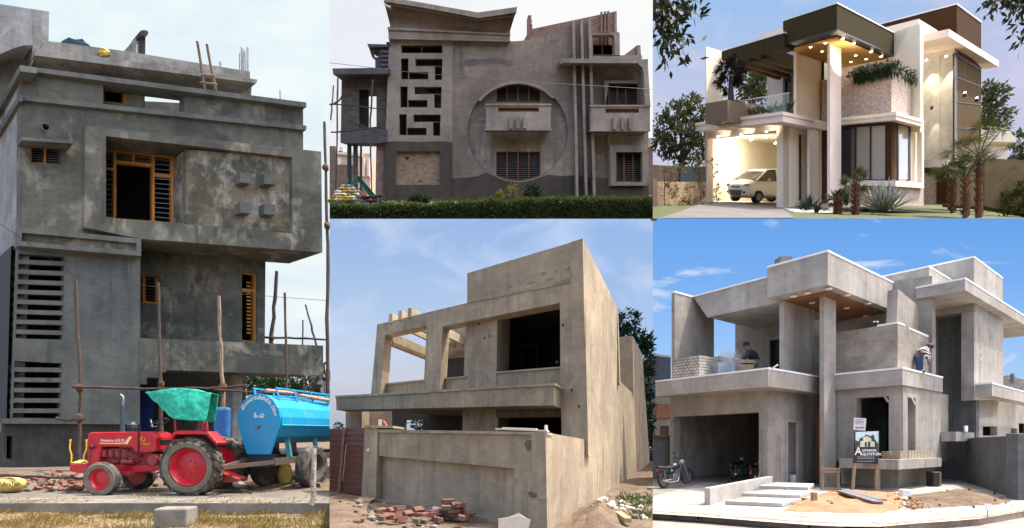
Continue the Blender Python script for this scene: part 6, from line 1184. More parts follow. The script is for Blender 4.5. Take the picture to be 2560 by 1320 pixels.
for name, anchor, tips, label, lim, wd_ in (('branch', (1600, -40), [(1640, 60), (1660, 110), (1650, 150), (1690, 90), (1700, 40), (1720, 110), (1735, 20), (1672, 20), (1640, 20), (1685, 140), (1650, 90), (1745, 5), (1712, 135)], 'leafy branch hanging in from the top left corner of the finished villa', (1632, 1800, 0, 200), 24), ('branch', (2620, -60), [(2520, 10), (2500, 20), (2545, 15), (2480, 5), (2555, 60), (2550, 100), (2540, 40), (2460, 22)], 'dark leafy branch hanging in from the top right corner', (2440, 2900, -60, 260), 20)):
    t = thing(name, W(anchor[0], anchor[1], 24), label, 'branch'); m = MB(); tw = MB(); r = random.Random(len(tips))
    for tu, tv in tips:
        tw.tube([W(anchor[0], anchor[1], 24), W((anchor[0]+tu)/2, (anchor[1]+tv)/2-12, 24), W(tu, tv, 24)], [.05, .03, .01], 5)
        for k in range(44):
            q = r.uniform(.2, 1.08); u = anchor[0]+(tu-anchor[0])*q+r.gauss(0, 15); v = anchor[1]+(tv-anchor[1])*q+r.gauss(0, 14)
            if lim[0] < u-12 and u < lim[1]: m.leaf(W(u, v, 24+r.gauss(0, .25)), V(r.gauss(0, .7), r.gauss(0, .5), -r.uniform(.1, 1)), wd_*24/F*r.uniform(.8, 1.3), .17*wd_/24, V(r.gauss(0, .4), -1, r.gauss(0, .4)))
    m.clip(u0=1632).build('leaves', mTip, t); tw.clip(u0=1632).build('twigs', mBk3, t)
t = thing('creeper', W(2530, 530, 33), 'ivy patch climbing the olive garden wall at the right', 'ivy'); m = MB(); r = random.Random(4); pw = Plane(W(2482, 500, 37.3), (1, -.55, 0))
for k in range(2600):
    u = r.uniform(2492, 2640); v = r.uniform(425, 545)
    if mnoise.noise(V(u*.03, v*.03, 3)) < .1-(v-470)*.004: continue
    m.leaf(pw.at(u, v)+V(-.1, -.25*r.random(), 0), V(r.uniform(-1, 1), -.3, r.uniform(-1, 1)), r.uniform(.15, .3), .1)
m.clip(v1=545.3).build('leaves', leafmat('ivy_leaves', (.03, .035, .008), (.11, .11, .02)), t)
t = thing('bush', W(1700, 540, 34), 'straggly bush growing along the bamboo screen', 'bush'); m = MB()
for k in range(1500):
    u = r.uniform(1646, 1785); v = r.uniform(425, 540)-(u-1646)*.15
    if mnoise.noise(V(u*.04, v*.04, 8)) < .0: continue
    m.leaf(fp.at(u, v)+V(.15, -.2-.4*r.random(), 0), V(r.uniform(-1, 1), -.3, r.uniform(-.5, 1)), r.uniform(.15, .35), .08)
m.clip(u0=1632, v1=545.3).build('leaves', leafmat('bush_straw', (.05, .045, .015), (.16, .13, .05)), t)
# ================================================================ vehicles, people and loose things
mCarW = plain('car_white', (.80, .79, .77), .2, 0, .03, spec=.6); mLampG = plain('lamp_glass', (.45, .45, .45), .1, 0, .05, spec=.8)
def car():
    O = K3.L(P3_, 1.3).at(1868, 505); La, Wb, H = 5.6, 2.35, 2.85
    P = lambda a, b, z: O+r3*a*La+l3*b*Wb+UP*z*H
    t = thing('car', O, 'small white hatchback car parked nose out in the lit garage', 'car')
    def sec(a, z0, zs, bs): return [P(a, b, z) for b, z in [(bs[0], z0), (0+bs[1], z0+.1)]+[(bs[1], zs[0]), (bs[2], zs[1]), (1-bs[2], zs[1]), (1-bs[1], zs[0]), (1-bs[1], z0+.1), (1-bs[0], z0)]]
    S = [sec(.0, .17, (.38, .46), (.24, .16, .24)), sec(.02, .12, (.43, .53), (.14, .07, .18)), sec(.06, .10, (.49, .60), (.07, .01, .13)), sec(.13, .10, (.53, .66), (.05, 0, .1)), sec(.22, .10, (.57, .70), (.05, 0, .07)), sec(.5, .1, (.62, .71), (.05, 0, .05)), sec(.75, .1, (.66, .73), (.05, 0, .05)), sec(.92, .12, (.68, .75), (.06, .01, .06)), sec(1.0, .16, (.62, .70), (.12, .07, .1))]
    m = MB().loft(S); b = m.build('body', mCarW, t, smooth=True); s = b.modifiers.new('round', 'SUBSURF'); s.levels = s.render_levels = 2
    def gs(a, z, lo, b0, b1): return [P(a, b0, lo), P(a, b1, z), P(a, 1-b1, z), P(a, 1-b0, lo)]
    g = MB().loft([gs(.15, .66, .6, .05, .1), gs(.26, .83, .62, .02, .10), gs(.36, .945, .64, .01, .13), gs(.52, .99, .64, .01, .14), gs(.75, .97, .64, .01, .13), gs(.9, .9, .66, .01, .12), gs(.99, .72, .66, .03, .06)]).build('windows', glass('car_glass', (.012, .013, .014), .06), t)
    r_ = MB().loft([[P(a, .10, z), P(a, .15, z+.025), P(a, .85, z+.025), P(a, .9, z)] for a, z in ((.35, .935), (.42, .97), (.55, .992), (.74, .975), (.93, .89))]).build('roof', mCarW, t, smooth=True)
    for a0, z0, a1, z1 in ((.15, .64, .35, .93), (.50, .64, .52, .97), (.74, .66, .76, .96), (.88, .68, .94, .88)):
        for q in (-1, 1): b0 = .0 if q < 0 else 1; b1 = .11 if q < 0 else .89; MB().beam(P(a0, b0, z0), P(a1, b1, z1), .1, .12).build('pillar', mCarW, t)
    MB().slab(Plane(P(-.002, 0, 0), l3), [pix(P(-.002, b_, z)) for b_, z in ((.22, .33), (.78, .33), (.7, .17), (.3, .17))], (), r3*.1).build('air_intake', mFrm, t); MB().slab(Plane(P(.0, 0, 0), l3), [pix(P(.0, b_, z)) for b_, z in ((.3, .44), (.7, .44), (.68, .40), (.32, .40))], (), r3*.1).build('upper_grille', mFrm, t)
    for b_ in (.12, .88): MB().blob(P(.035, b_, .47), (.26, .22, .11), 2, .05, 1, 1).build('headlight', mLampG, t); MB().blob(P(.008, b_+(.03 if b_ < .5 else -.03), .27), (.12, .12, .08), 2, .05, 1, 2).build('fog_lamp', mFrm, t)
    for a in (.17, .8):
        for b_, q in ((.0, -1), (1.0, 1)):
            c = P(a, b_, .155); MB().lathe(c, l3*q, [(-.25, .47), (.03, .47), (.035, .40), (-.2, .40)], 24, closed=True).build('wheel_arch', mFrm, t); wheel(t, c+l3.normalized()*q*.0, l3*q, .42, .34, .27, mBlk, mLampG, spokes=5)
    MB().blob(P(.33, -.06, .66), (.14, .12, .1), 2, .05, 1, 3).build('mirror', mCarW, t); MB().slab(Plane(P(0, -.012, 0), r3), [pix(P(a, -.012, z)) for a, z in ((.3, .13), (.72, .13), (.72, .11), (.3, .11))], (), l3*.02).build('sill', mFrm, t)
car()
def moto(rear, front, label, body, R=.30, s=1.0, name='motorcycle', grp=None, lean=.08):
    rear = Vector(rear); front = Vector(front); X = (front-rear); wb = X.length; X.normalize(); Yv = UP.cross(X).normalized(); Z = (UP+Yv*lean).normalized(); k = wb/1.25
    P = lambda x, y, z: rear+X*x*k+Yv*y*k+Z*z*k
    t = thing(name, (rear+front)/2, label, 'motorcycle', grp)
    for x in (0, 1.25):
        m = MB().lathe(P(x, 0, R), Yv, [(-.045*k, (R-.07)*k), (-.05*k, (R-.03)*k), (0, R*k), (.05*k, (R-.03)*k), (.045*k, (R-.07)*k)], 28, closed=True); m.sm = True; w = m.build('wheel', mBlk, t); q = MB().lathe(P(x, 0, R), Yv, [(-.03*k, (R-.09)*k), (-.03*k, (R-.06)*k), (.03*k, (R-.06)*k), (.03*k, (R-.09)*k)], 24, closed=True)
        for i in range(6): a = i*1.047; d = X*math.cos(a)+Z*math.sin(a); q.beam(P(x, 0, R), P(x, 0, R)+d*(R-.07)*k, .03*k, .02*k)
        q.lathe(P(x, 0, R), Yv, [(-.06*k, .07*k), (.06*k, .07*k)], 12).build('rim', mIron, w)
    MB().loft([[P(x, y*w, z+dz) for y, dz in ((-1, 0), (-.8, .07), (.8, .07), (1, 0))] for x, w, z in ((-.28, .06, .78), (-.1, .1, .77), (.25, .12, .72), (.52, .09, .73))]).build('seat', mBlk, t, bevel=.01)
    MB().blob(P(.68, 0, .76), (.24*k, .13*k, .13*k), 2, .1, 1, 2, m=Matrix((X, Yv, Z)).transposed()).build('fuel_tank', body, t)
    m = MB().box(P(.55, 0, .36), (.3*k, .22*k, .24*k), ax=Matrix((X, Yv, Z)).transposed()).lathe(P(.66, 0, .5), (X*.3+Z), [(-.1*k, .09*k), (.12*k, .08*k)], 10)
    for i in range(4): m.lathe(P(.62+.02*i, 0, .44+.05*i), (X*.3+Z), [(0, .115*k), (.015*k, .115*k)], 10)
    m.build('engine', mIron, t, bevel=.01)
    m = MB().tube([P(1.25, .07, R), P(1.08, .07, .78), P(1.02, .07, .95)], .025*k, 6).tube([P(1.25, -.07, R), P(1.08, -.07, .78), P(1.02, -.07, .95)], .025*k, 6).tube([P(1.02, 0, .9), P(.75, 0, .68), P(.3, 0, .62), P(-.2, 0, .72)], .025*k, 6).tube([P(1.0, 0, .85), P(.82, 0, .3), P(.4, 0, .25), P(0, 0, R)], .025*k, 6)
    for y in (-.1, .1): m.tube([P(0, y, R), P(-.05, y, .68)], .025*k, 6).tube([P(.35, y, .3), P(0, y, R)], .02*k, 6)
    m.build('frame', mIron, t)
    MB().tube([P(.93, .34, 1.0), P(.98, .2, 1.03), P(1.0, 0, .98), P(.98, -.2, 1.03), P(.93, -.34, 1.0)], .018*k, 6).tube([P(.98, .22, 1.03), P(.96, .28, 1.2)], .01*k, 5).tube([P(.98, -.22, 1.03), P(.96, -.28, 1.2)], .01*k, 5).build('handlebar', mBlk, t)
    for y in (-.29, .29): MB().blob(P(.96, y, 1.22), (.05*k, .06*k, .04*k), 1).build('mirror', mBlk, t)
    h = MB().lathe(P(1.05, 0, .88), X, [(-.08*k, .05*k), (0, .1*k), (.04*k, .1*k), (.05*k, .08*k)], 14).build('headlight', mChrome, t)
    for x, a0, a1 in ((1.25, -.5, 1.9), (0, .6, 2.7)):
        q = [P(x, 0, R)+(X*math.cos(a)+Z*math.sin(a))*(R+.035)*k for a in [a0+(a1-a0)*i/9 for i in range(10)]]; m = MB(); m.loft([[p-Yv*.06*k, p+Yv*.06*k, p+Yv*.06*k+Z*.008, p-Yv*.06*k+Z*.008] for p in q]); m.build('mudguard', body, t)
    MB().tube([P(.7, -.12, .35), P(.6, -.14, .2), P(.2, -.15, .22), P(-.2, -.17, .32)], [.02*k, .025*k, .04*k, .045*k], 8).build('exhaust', mChrome, t)
    MB().blob(P(-.3, 0, .7), (.05*k, .09*k, .05*k), 1).build('tail_light', plain('tail_red', (.4, .01, .01), .3), t); MB().blob(P(.42, 0, .58), (.17*k, .12*k, .09*k), 2, .1, 1, 5, m=Matrix((X, Yv, Z)).transposed()).build('side_panel', body, t)
    return t
bkRed = plain('bike_red', (.10, .012, .012), .35); bkBlk = plain('bike_black', (.02, .02, .024), .35)
moto(G(1660, 1221, .01), W(1717, 1210, 15.15), 'black motorcycle parked at the left edge before the boundary wall, facing the garage', bkBlk)
moto(W(1884, 1208, 15.9), W(1908, 1200, 16.5), 'dark motorcycle with a pink tail parked inside the garage nearest its right jamb', plain('bike_pinkish', (.3, .1, .11), .4)); moto(W(1836, 1201, 16.4), W(1864, 1193, 17.0), 'dark blue motorcycle parked deepest inside the raw villa garage', plain('bike_navy', (.02, .03, .07), .4))
moto(W(947, 535, 31.9), W(886, 536, 32.3), 'red and black motorcycle parked behind the hedge below the green sheet', bkRed)
# ---- people
mSkin = plain('skin_brown', (.20, .10, .06), .6); mHair = plain('hair_black', (.012, .010, .009), .7)
def grow(root_name, verts, edges, rad, mat, parent, rootv=0):
    me = bpy.data.meshes.new(root_name); o0 = org(parent); me.from_pydata([Vector(p)-o0 for p in verts], edges, []); me.materials.append(mat)
    o = bpy.data.objects.new(root_name, me); C.objects.link(o); o.parent = parent; s = o.modifiers.new('skin', 'SKIN'); s.use_smooth_shade = True
    for i, d in enumerate(me.skin_vertices[0].data): d.radius = (rad[i], rad[i]) if not isinstance(rad[i], tuple) else rad[i]; d.use_root = (i == rootv)
    q = o.modifiers.new('sub', 'SUBSURF'); q.levels = q.render_levels = 2; return o
def person(label, y, J, shirt, trousers, hairm=mHair, facing=(-1, 0, -.3)):
    """J: joint -> (u, v, depth offset)"""
    p = {k: W(a, b, y+d) for k, (a, b, d) in J.items()}; t = thing('person', W(J['hip'][0], J['ftL'][1], y), label, 'person'); f = Vector(facing).normalized(); side = f.cross(UP).normalized()
    hd = p['head']; nk = p['neck']; up = (hd-nk).normalized()
    names = ['hip', 'waist', 'chest', 'neck']; vs = [p['hip'], p['hip'].lerp(p['chest'], .45), p['chest'], nk, hd-up*.03, hd+up*.06, hd+f*.085-up*.03]; ra = [.12, .115, .13, .055, (.085, .08), (.08, .085), .03]; ed = [(0, 1), (1, 2), (2, 3), (3, 4), (4, 5), (4, 6)]
    for s in 'LR':
        b = len(vs); vs += [p['sh'+s], p['el'+s], p['ha'+s]]; ra += [.06, .043, .03]; ed += [(2, b), (b, b+1), (b+1, b+2)]
        d = (p['ha'+s]-p['el'+s]).normalized(); pl = p['ha'+s]+d*.07; vs.append(pl); ra.append(.036); ed.append((b+2, b+3)); e = d.cross(f if abs(d.dot(f)) < .9 else UP).normalized(); g = d.cross(e)
        for k, (o_, l) in enumerate(((-.033, .06), (-.011, .075), (.011, .07), (.033, .055))):
            c = len(vs); vs += [pl+e*o_+d*.03, pl+e*o_*1.15+d*(.03+l*.55)+g*.012, pl+e*o_*1.15+d*(.03+l*.9)+g*.035]; ra += [.0095, .009, .008]; ed += [(b+3, c), (c, c+1), (c+1, c+2)]
        c = len(vs); vs += [p['ha'+s]+e*.045+d*.03, p['ha'+s]+e*.065+d*.07+g*.02]; ra += [.011, .009]; ed += [(b+2, c), (c, c+1)]
        b = len(vs); vs += [p['hp'+s], p['kn'+s], p['ft'+s]+UP*.08, p['ft'+s]+UP*.03+f*.16]; ra += [.085, .058, .042, .035]; ed += [(0, b), (b, b+1), (b+1, b+2), (b+2, b+3)]
    body = grow('body', vs, ed, ra, mSkin, t)
    a = [p['hip'].lerp(p['chest'], -.12), p['hip'].lerp(p['chest'], .5), p['chest'], nk.lerp(p['chest'], .35)]; q = a+[p['shL'], p['elL'], p['shR'], p['elR'], p['elL'].lerp(p['haL'], .85), p['elR'].lerp(p['haR'], .85)]
    grow('shirt', q, [(0, 1), (1, 2), (2, 3), (2, 4), (4, 5), (2, 6), (6, 7), (5, 8), (7, 9)], [.155, .15, .16, .085, .088, .066, .088, .066, .05, .05], shirt, t)
    q = [p['hip'].lerp(p['chest'], .1), p['hip'], p['hpL'], p['knL'], p['ftL']+UP*.02, p['hpR'], p['knR'], p['ftR']+UP*.02]
    grow('trousers', q, [(0, 1), (1, 2), (2, 3), (3, 4), (1, 5), (5, 6), (6, 7)], [.14, .14, .105, .08, .065, .105, .08, .065], trousers, t)
    MB().blob(hd+up*.045-f*.022, (.105, .105, .095), 2, .12, 3, 4).build('hair', hairm, t)
    for k in (-1, 1): MB().blob(hd+f*.082+side*k*.032+up*.012, (.012, .012, .009), 1, 0).build('eye', mBlk, t); MB().blob(hd+side*k*.092-up*.01, (.016, .02, .03), 1, .1).build('ear', mSkin, t)
    for s in 'LR': MB().blob(p['ft'+s]+UP*.045+f*.07, (.07, .07, .05), 2, .1, 2, 3, m=None).build('shoe', mFrm, t)
    return t
def stripes():
    t = NT('striped_knit'); w = t.n.new('ShaderNodeTexWave'); w.inputs['Scale'].default_value = 5.2; w.bands_direction = 'DIAGONAL'; w.inputs['Distortion'].default_value = .6; t.link(t.co.outputs['Object'], w.inputs[0]); return t.done(t.ramp(w.outputs[0], [(.46, (.012, .012, .02, 1)), (.54, (.62, .6, .62, 1))]), .9)
person('worker in a dark jacket bending over a tool in a dust cloud on a balcony', 16.4, dict(head=(1866, 864, 0), neck=(1871, 873, 0), chest=(1879, 884, 0), hip=(1890, 905, .05), shL=(1872, 880, -.17), elL=(1862, 895, -.22), haL=(1848, 893, -.15), shR=(1876, 880, .2), elR=(1864, 893, .25), haR=(1850, 895, .1), hpL=(1889, 908, -.1), knL=(1868, 918, -.15), ftL=(1888, 934, -.12), hpR=(1889, 908, .15), knR=(1870, 920, .2), ftR=(1890, 934, .2)), plain('dark_jacket', (.018, .018, .026), .8), plain('khaki_cloth', (.16, .13, .10), .9), facing=(-.9, -.25, -.45))
person('worker in striped sweater and blue jeans bending over beside the block parapet', 15.15, dict(head=(2322, 868, 0), neck=(2316, 870, 0), chest=(2308, 877, 0), hip=(2297, 893, .05), shL=(2313, 876, -.17), elL=(2317, 892, -.24), haL=(2320, 900, -.2), shR=(2314, 877, .18), elR=(2322, 890, .2), haR=(2323, 901, .1), hpL=(2296, 897, -.1), knL=(2299, 913, -.12), ftL=(2297, 930, -.12), hpR=(2297, 897, .13), knR=(2301, 913, .15), ftR=(2300, 930, .16)), stripes(), plain('blue_denim', (.018, .04, .12), .9), facing=(.8, -.3, -.5))
t = thing('power_tool', W(1842, 896, 16.3), 'pale hand grinder held by the worker in the dark jacket', 'tool'); MB().tube([W(1850, 893, 16.3), W(1838, 898, 16.3)], [.05, .04], 8).build('housing', mCapW, t); MB().lathe(W(1837, 900, 16.3), V(0, -1, .2), [(0, .09), (.02, .09)], 14).build('disc', mIron, t)
dm = NT('dust_volume'); dm.n.remove(dm.b); pv = dm.n.new('ShaderNodeVolumePrincipled'); pv.inputs['Color'].default_value = (.9, .88, .87, 1); nz = dm.noise(2.2, 4, .6); gr = dm.n.new('ShaderNodeTexGradient'); gr.gradient_type = 'SPHERICAL'; mp_ = dm.n.new('ShaderNodeMapping'); mp_.inputs['Scale'].default_value = (2.0, 1.6, 1.5); dm.link(dm.co.outputs['Object'], mp_.inputs[0]); dm.link(mp_.outputs[0], gr.inputs[0])
dm.link(dm.math('MULTIPLY', dm.math('MULTIPLY', gr.outputs['Fac'], 6), dm.ramp(nz, [(.36, (0, 0, 0, 1)), (.62, (1, 1, 1, 1))])), pv.inputs['Density']); dm.link(pv.outputs[0], dm.out.inputs['Volume'])
cc = W(1818, 916, 16.0); o = MB().blob(cc, (.55, .6, .66), 2, 0).build('dust_cloud', dm.m, origin=cc); tag(o, 'white dust cloud blowing off the tool on the left balcony', 'dust', kind='stuff')
# ---- villa site things
bx_ = MB().box(W(1861, 905, 16.2), (.5, .35, .1)).box(W(1861, 919, 16.2), (.46, .33, .16)); tag(bx_.build('crate', mTimber, bevel=.01), 'low wooden crate beside the kneeling worker', 'crate'); tag(MB().box(W(1884, 914, 16.7), (.22, .3, .5)).build('cement_bag', plain('beige_bag', (.33, .29, .2), .9), bevel=.03), 'upright beige bag behind the kneeling worker', 'bag')
s = thing('site_sign', W(2165, 1225, 14.0), 'builder sign board on timber posts showing a house picture and white lettering', 'sign'); SP = Plane(W(2165, 1120, 13.9), (1, .12, 0)); nv = V(.12, -1, 0).normalized()
for a, b in (((2142, 1078), (2131, 1224)), ((2193, 1078), (2190, 1242)), ((2196, 1150), (2196, 1222))): A_, B_ = SP.off(-nv*.05).at(*a), SP.off(-nv*.05).at(*b); MB().beam(A_, V(B_.x, B_.y, -.02), .07, .05).build('post', mTimber, s)
pan = MB().slab(SP, [(2138, 1079), (2197, 1077), (2195, 1160), (2134, 1157)], (), -nv*.02).build('panel', plain('sign_black', (.012, .013, .022), .5), s)
MB().slab(SP.off(nv*.004), [(2139, 1080), (2196, 1078), (2195.5, 1119), (2138, 1120)], (), nv*.001).build('picture_sky', plain('picture_sky', (.55, .68, .72), .5), pan)
for n_, q, c in (('picture_trees', [(2138, 1120), (2139, 1100), (2146, 1104), (2150, 1096), (2158, 1092), (2166, 1086), (2176, 1090), (2184, 1086), (2187, 1098), (2196, 1110), (2195.5, 1119)], (.02, .05, .03)), ('picture_house', [(2150, 1117), (2151, 1103), (2158, 1102), (2158, 1092), (2168, 1090), (2178, 1096), (2178, 1103), (2186, 1104), (2187, 1117)], (.6, .58, .45)), ('picture_door', [(2162, 1117), (2162, 1105), (2167, 1105), (2167, 1117)], (.03, .05, .04)), ('picture_door', [(2170, 1117), (2170, 1104), (2176, 1104), (2176, 1117)], (.03, .05, .04))):
    MB().slab(SP.off(nv*(.008 if n_ == 'picture_trees' else .012 if n_ == 'picture_house' else .016)), q, (), nv*.001).build(n_, plain(n_, c, .5), pan)
ex = V(1, .12, -.0); w_ = text_mb('A', .30, SP.off(nv*.02).at(2137, 1137), ex, UP, .001, .004)
for tx_, sz, u, v in (('LEXANDRE', .085, 2155, 1128.5), ('RQUITETURA', .10, 2151, 1138.5)): q = text_mb(tx_, sz, SP.off(nv*.02).at(u, v), ex, UP, .001, .002); w_.add(q.v, q.f)
w_.build('lettering', mWhiteP, pan); m = MB(); r = random.Random(1)
for k, v in enumerate((1142.5, 1146.5, 1153)):
    u = 2143
    while u < 2186: l = r.uniform(2, 6); m.bar(SP.off(nv*.02), (u, v), (u+l, v), 1.3, nv*.001); u += l+1.4
m.build('small_print', plain('print_grey', (.4, .4, .42), .6), pan)
s2 = thing('notice_board', W(2150, 1060, 13.9), 'small tilted white notice board above the builder sign', 'sign'); q = MB().slab(SP.off(nv*.01), [(2136, 1044), (2166, 1046), (2163, 1077), (2134, 1074)], (), -nv*.02).build('panel', plain('notice_white', (.55, .52, .55), .6), s2); m = MB()
for v in (1049, 1052.5, 1056, 1059.5): m.bar(SP.off(nv*.014), (2139, v), (2161-r.uniform(0, 5), v+1), 1, nv*.001)
for k in range(5): m.bar(SP.off(nv*.014), (2139+k*4.5, 1067), (2142+k*4.5, 1071), 2.4, nv*.001)
m.build('small_print', plain('notice_ink', (.08, .08, .1), .6), q); MB().beam(SP.off(-nv*.03).at(2150, 1060), SP.off(-nv*.03).at(2148, 1100), .03).build('post', mTimber, s2)
t = thing('timber_stand', G(2078, 1226), 'raw timber trestle stand before the porch column', 'stand'); A_ = Plane(G(2056, 1226), (1, .1, 0)); m = MB()
for u in (2058, 2097): MB().bar(A_, (u, 1170), (u, 1230), 5, V(0, .06, 0)).build('leg', mTimber, t)
for v in (1172, 1179, 1222): MB().bar(A_.off((0, -.03, 0)), (2054, v), (2101, v+1), 5, V(0, .05, 0)).build('rail', mTimber, t)
for u in (2064, 2092): MB().bar(A_.off((0, .5, 0)), (u, 1172), (u, 1222), 4, V(0, .05, 0)).build('leg', mTimber, t)
for k, (u0, n, z) in enumerate(((2204, 5, 0), (2229, 5, 0))):
    for i in range(n): tag(MB().slab(K5.L(W(2246, 1148, 13.64), .2), quad(u0, 1146-i*4.4, u0+21, 1149.6-i*4.4), (), r5*.16).build('paving_block', plain('block_tan_%d%d' % (k, i), (.30+.03*(i % 2), .23, .16), .9), bevel=.004), 'flat tan block in the two stacks on the bay ledge', 'block', 'flat tan blocks stacked on the bay ledge')
for i in range(8): tag(MB().slab(K5.R(W(2246, 1148, 13.64), .1), quad(2272+i*7.6, 1126+i*.1, 2278.5+i*7.6, 1149), (), l5*.2).build('paving_tile', plain('tile_tan_%d' % i, (.34, .28+.02*(i % 2), .21), .9), bevel=.004), 'upright tan tile in the row standing on the right part of the bay ledge', 'tile', 'upright tan tiles on the bay ledge')
t = thing('bucket', G(1982, 1206), 'white bucket standing in the narrow doorway of the raw villa', 'bucket'); c = W(1983, 1206, 15.9); MB().lathe(V(c.x, c.y, .02), UP, [(0, .10), (.27, .13), (.28, .12), (.05, .09)], 16).build('body', mCapW, t); MB().tube([V(c.x-.12, c.y, .28), V(c.x, c.y-.05, .40), V(c.x+.12, c.y, .28)], .008, 5).build('handle', mBlk, t)
t = thing('shovel', W(1905, 1180, 15), 'pale handled shovel leaning on the right jamb of the garage', 'shovel'); MB().tube([W(1911, 1136, 15.0), W(1896, 1196, 14.8)], .018, 6).build('handle', mTimber, t); MB().slab(Plane(W(1895, 1200, 14.8), (1, 0, 0)), [(1891, 1193), (1900, 1195), (1898, 1210), (1888, 1208)], (), V(0, .02, 0)).build('blade', mIron, t)
c = W(1890, 1211, 14.6); tag(MB().lathe(V(c.x, c.y, 0), UP, [(0, .045), (.14, .045), (.19, .02), (.25, .02)], 12).build('bottle', plain('green_bottle', (.03, .14, .07), .25)), 'green bottle on the floor at the garage jamb', 'bottle')
for k, (u, v, l) in enumerate(((1903, 1207, 'red brick block lying at the garage jamb'), (1911, 1209, 'second red brick block leaning at the corner of the garage'))): tag(MB().box(G(u, v)+V(0, 0, .07), (.1, .16, .14), .4+k).build('brick_block', plain('brick_pale_%d' % k, (.38, .19, .12), .9), bevel=.01), l, 'brick')
t = thing('rod', W(1942, 1220, 14.9), 'thin pole leaning on the garage side wall', 'rod'); MB().tube([K5.R(P5, 0, 0).at(1941, 1224)-V(-.06, .1, 0), K5.R(P5).at(1944, 1086)-V(-.03, .04, 0)], .014, 6).tube([K5.R(P5).at(1944, 1090)-V(-.03, .05, 0), K5.R(P5).at(1952, 1110)-V(-.03, .05, 0)], .008, 5).build('rod', mTimber, t)
for k, (a, b) in enumerate((((2110, 1236), (2205, 1262)), ((2102, 1240), (2196, 1268)))): tag(MB().beam(G(*a)+V(0, 0, .12), G(*b)+V(0, 0, .1), .2, .05).build('plank', plain('grey_plank_%d' % k, (.13, .125, .13), .8), bevel=.006), ['upper grey plank lying on the earth before the builder sign', 'lower grey plank lying on the earth before the builder sign'][k], 'plank')
c = G(2035, 1257); tag(MB().box(c+V(0, 0, .14), (.1, .1, .2)).build('stake', mTimber, bevel=.006), 'short square wooden stake in the orange earth', 'stake'); c = G(2270, 1250); tag(MB().box(c+V(0, .1, .16), (.2, .14, .16)).build('inspection_box', mCapW, bevel=.01), 'small white concrete box at the tip of the path', 'box')
for k in range(34): u = 2272+r.gauss(8, 14); v = r.uniform(1252, 1278); s_ = r.uniform(.015, .045); P = G(u, v); tag(MB().blob(P+V(0, 0, .06), (s_, s_, s_), 1, .4, 3, k).build('stone', mSand, smooth=False), 'pale earthy stone spilled below the small white concrete box', 'stone', 'stones spilled below the white box')
c = W(2339, 1214, 15.3); tag(MB().box(V(c.x-.08, c.y, .22), (.18, .3, .42)).build('drum', plain('dark_tin', (.05, .045, .04), .7), bevel=.02), 'dark tin standing at the right end of the bay base', 'tin'); tag(MB().box(V(c.x+.08, c.y-.02, .2), (.1, .06, .46), .2).build('board', mTimber), 'tan board end standing beside the dark tin', 'board')
t = thing('marker_sign', G(2469, 1294), 'tiny white marker sign on a stem at the right kerb', 'sign'); c = G(2469, 1292); MB().tube([c, c+V(0, 0, .16)], .008, 5).build('stem', mIron, t); MB().box(c+V(0, -.01, .19), (.11, .015, .11)).build('panel', mCapW, t)
for u in (2185, 2193): t = thing('jar', W(u, 812, 14.7), 'small dark jar standing on the block parapet, the %s one' % ('left' if u < 2190 else 'right'), 'jar'); MB().lathe(K5.L(W(2244, 808, 14.46), .1).at(u, 816), UP, [(0, .04), (.09, .045), (.12, .03)], 10).build('body', mFrm, t); MB().lathe(K5.L(W(2244, 808, 14.46), .1).at(u, 816)+UP*.12, UP, [(0, .03), (.03, .03)], 10).build('lid', mCapW, t)
GP5 = K5.L(P5, 2.6); t = thing('panel_board', GP5.at(1780, 1200), 'large brown board leaning inside the raw villa garage', 'board'); MB().slab(K5.L(P5, 2.3), [(1735, 1142), (1812, 1138), (1832, 1198), (1745, 1200)], (), r5*.03).build('board', plain('brown_board', (.13, .10, .07), .8), t)
t = thing('banner', K5.L(P5, 1.9).at(1725, 1200), 'red and white banner frame leaning in the garage behind the motorcycle', 'banner'); m = MB(); m.bar(K5.L(P5, 1.9), (1719, 1122), (1724, 1202), 3, r5*.03).bar(K5.L(P5, 1.9), (1719, 1122), (1752, 1121), 3, r5*.03).build('frame', plain('banner_red', (.3, .04, .05), .7), t); MB().slab(K5.L(P5, 1.92), [(1720, 1124), (1752, 1123), (1752, 1138), (1730, 1140), (1732, 1198), (1724, 1200)], (), r5*.01).build('cloth', plain('banner_white', (.42, .36, .38), .8), t)
tag(MB().beam(K5.L(W(1921, 921, 13.87), -.05).at(1925, 925), K5.L(W(1921, 921, 13.87), -.05).at(1944, 912), .05, .03).build('profile', mCapW), 'white metal profile lying across the drip edge near the worker', 'profile')
tag(MB().blob(W(1800, 898, 17), (.3, .2, .09), 2, .4, 2, 4).build('tarpaulin', plain('dark_tarp', (.03, .035, .04), .7)), 'dark tarpaulin bundle on the balcony left of the dust cloud', 'tarpaulin')
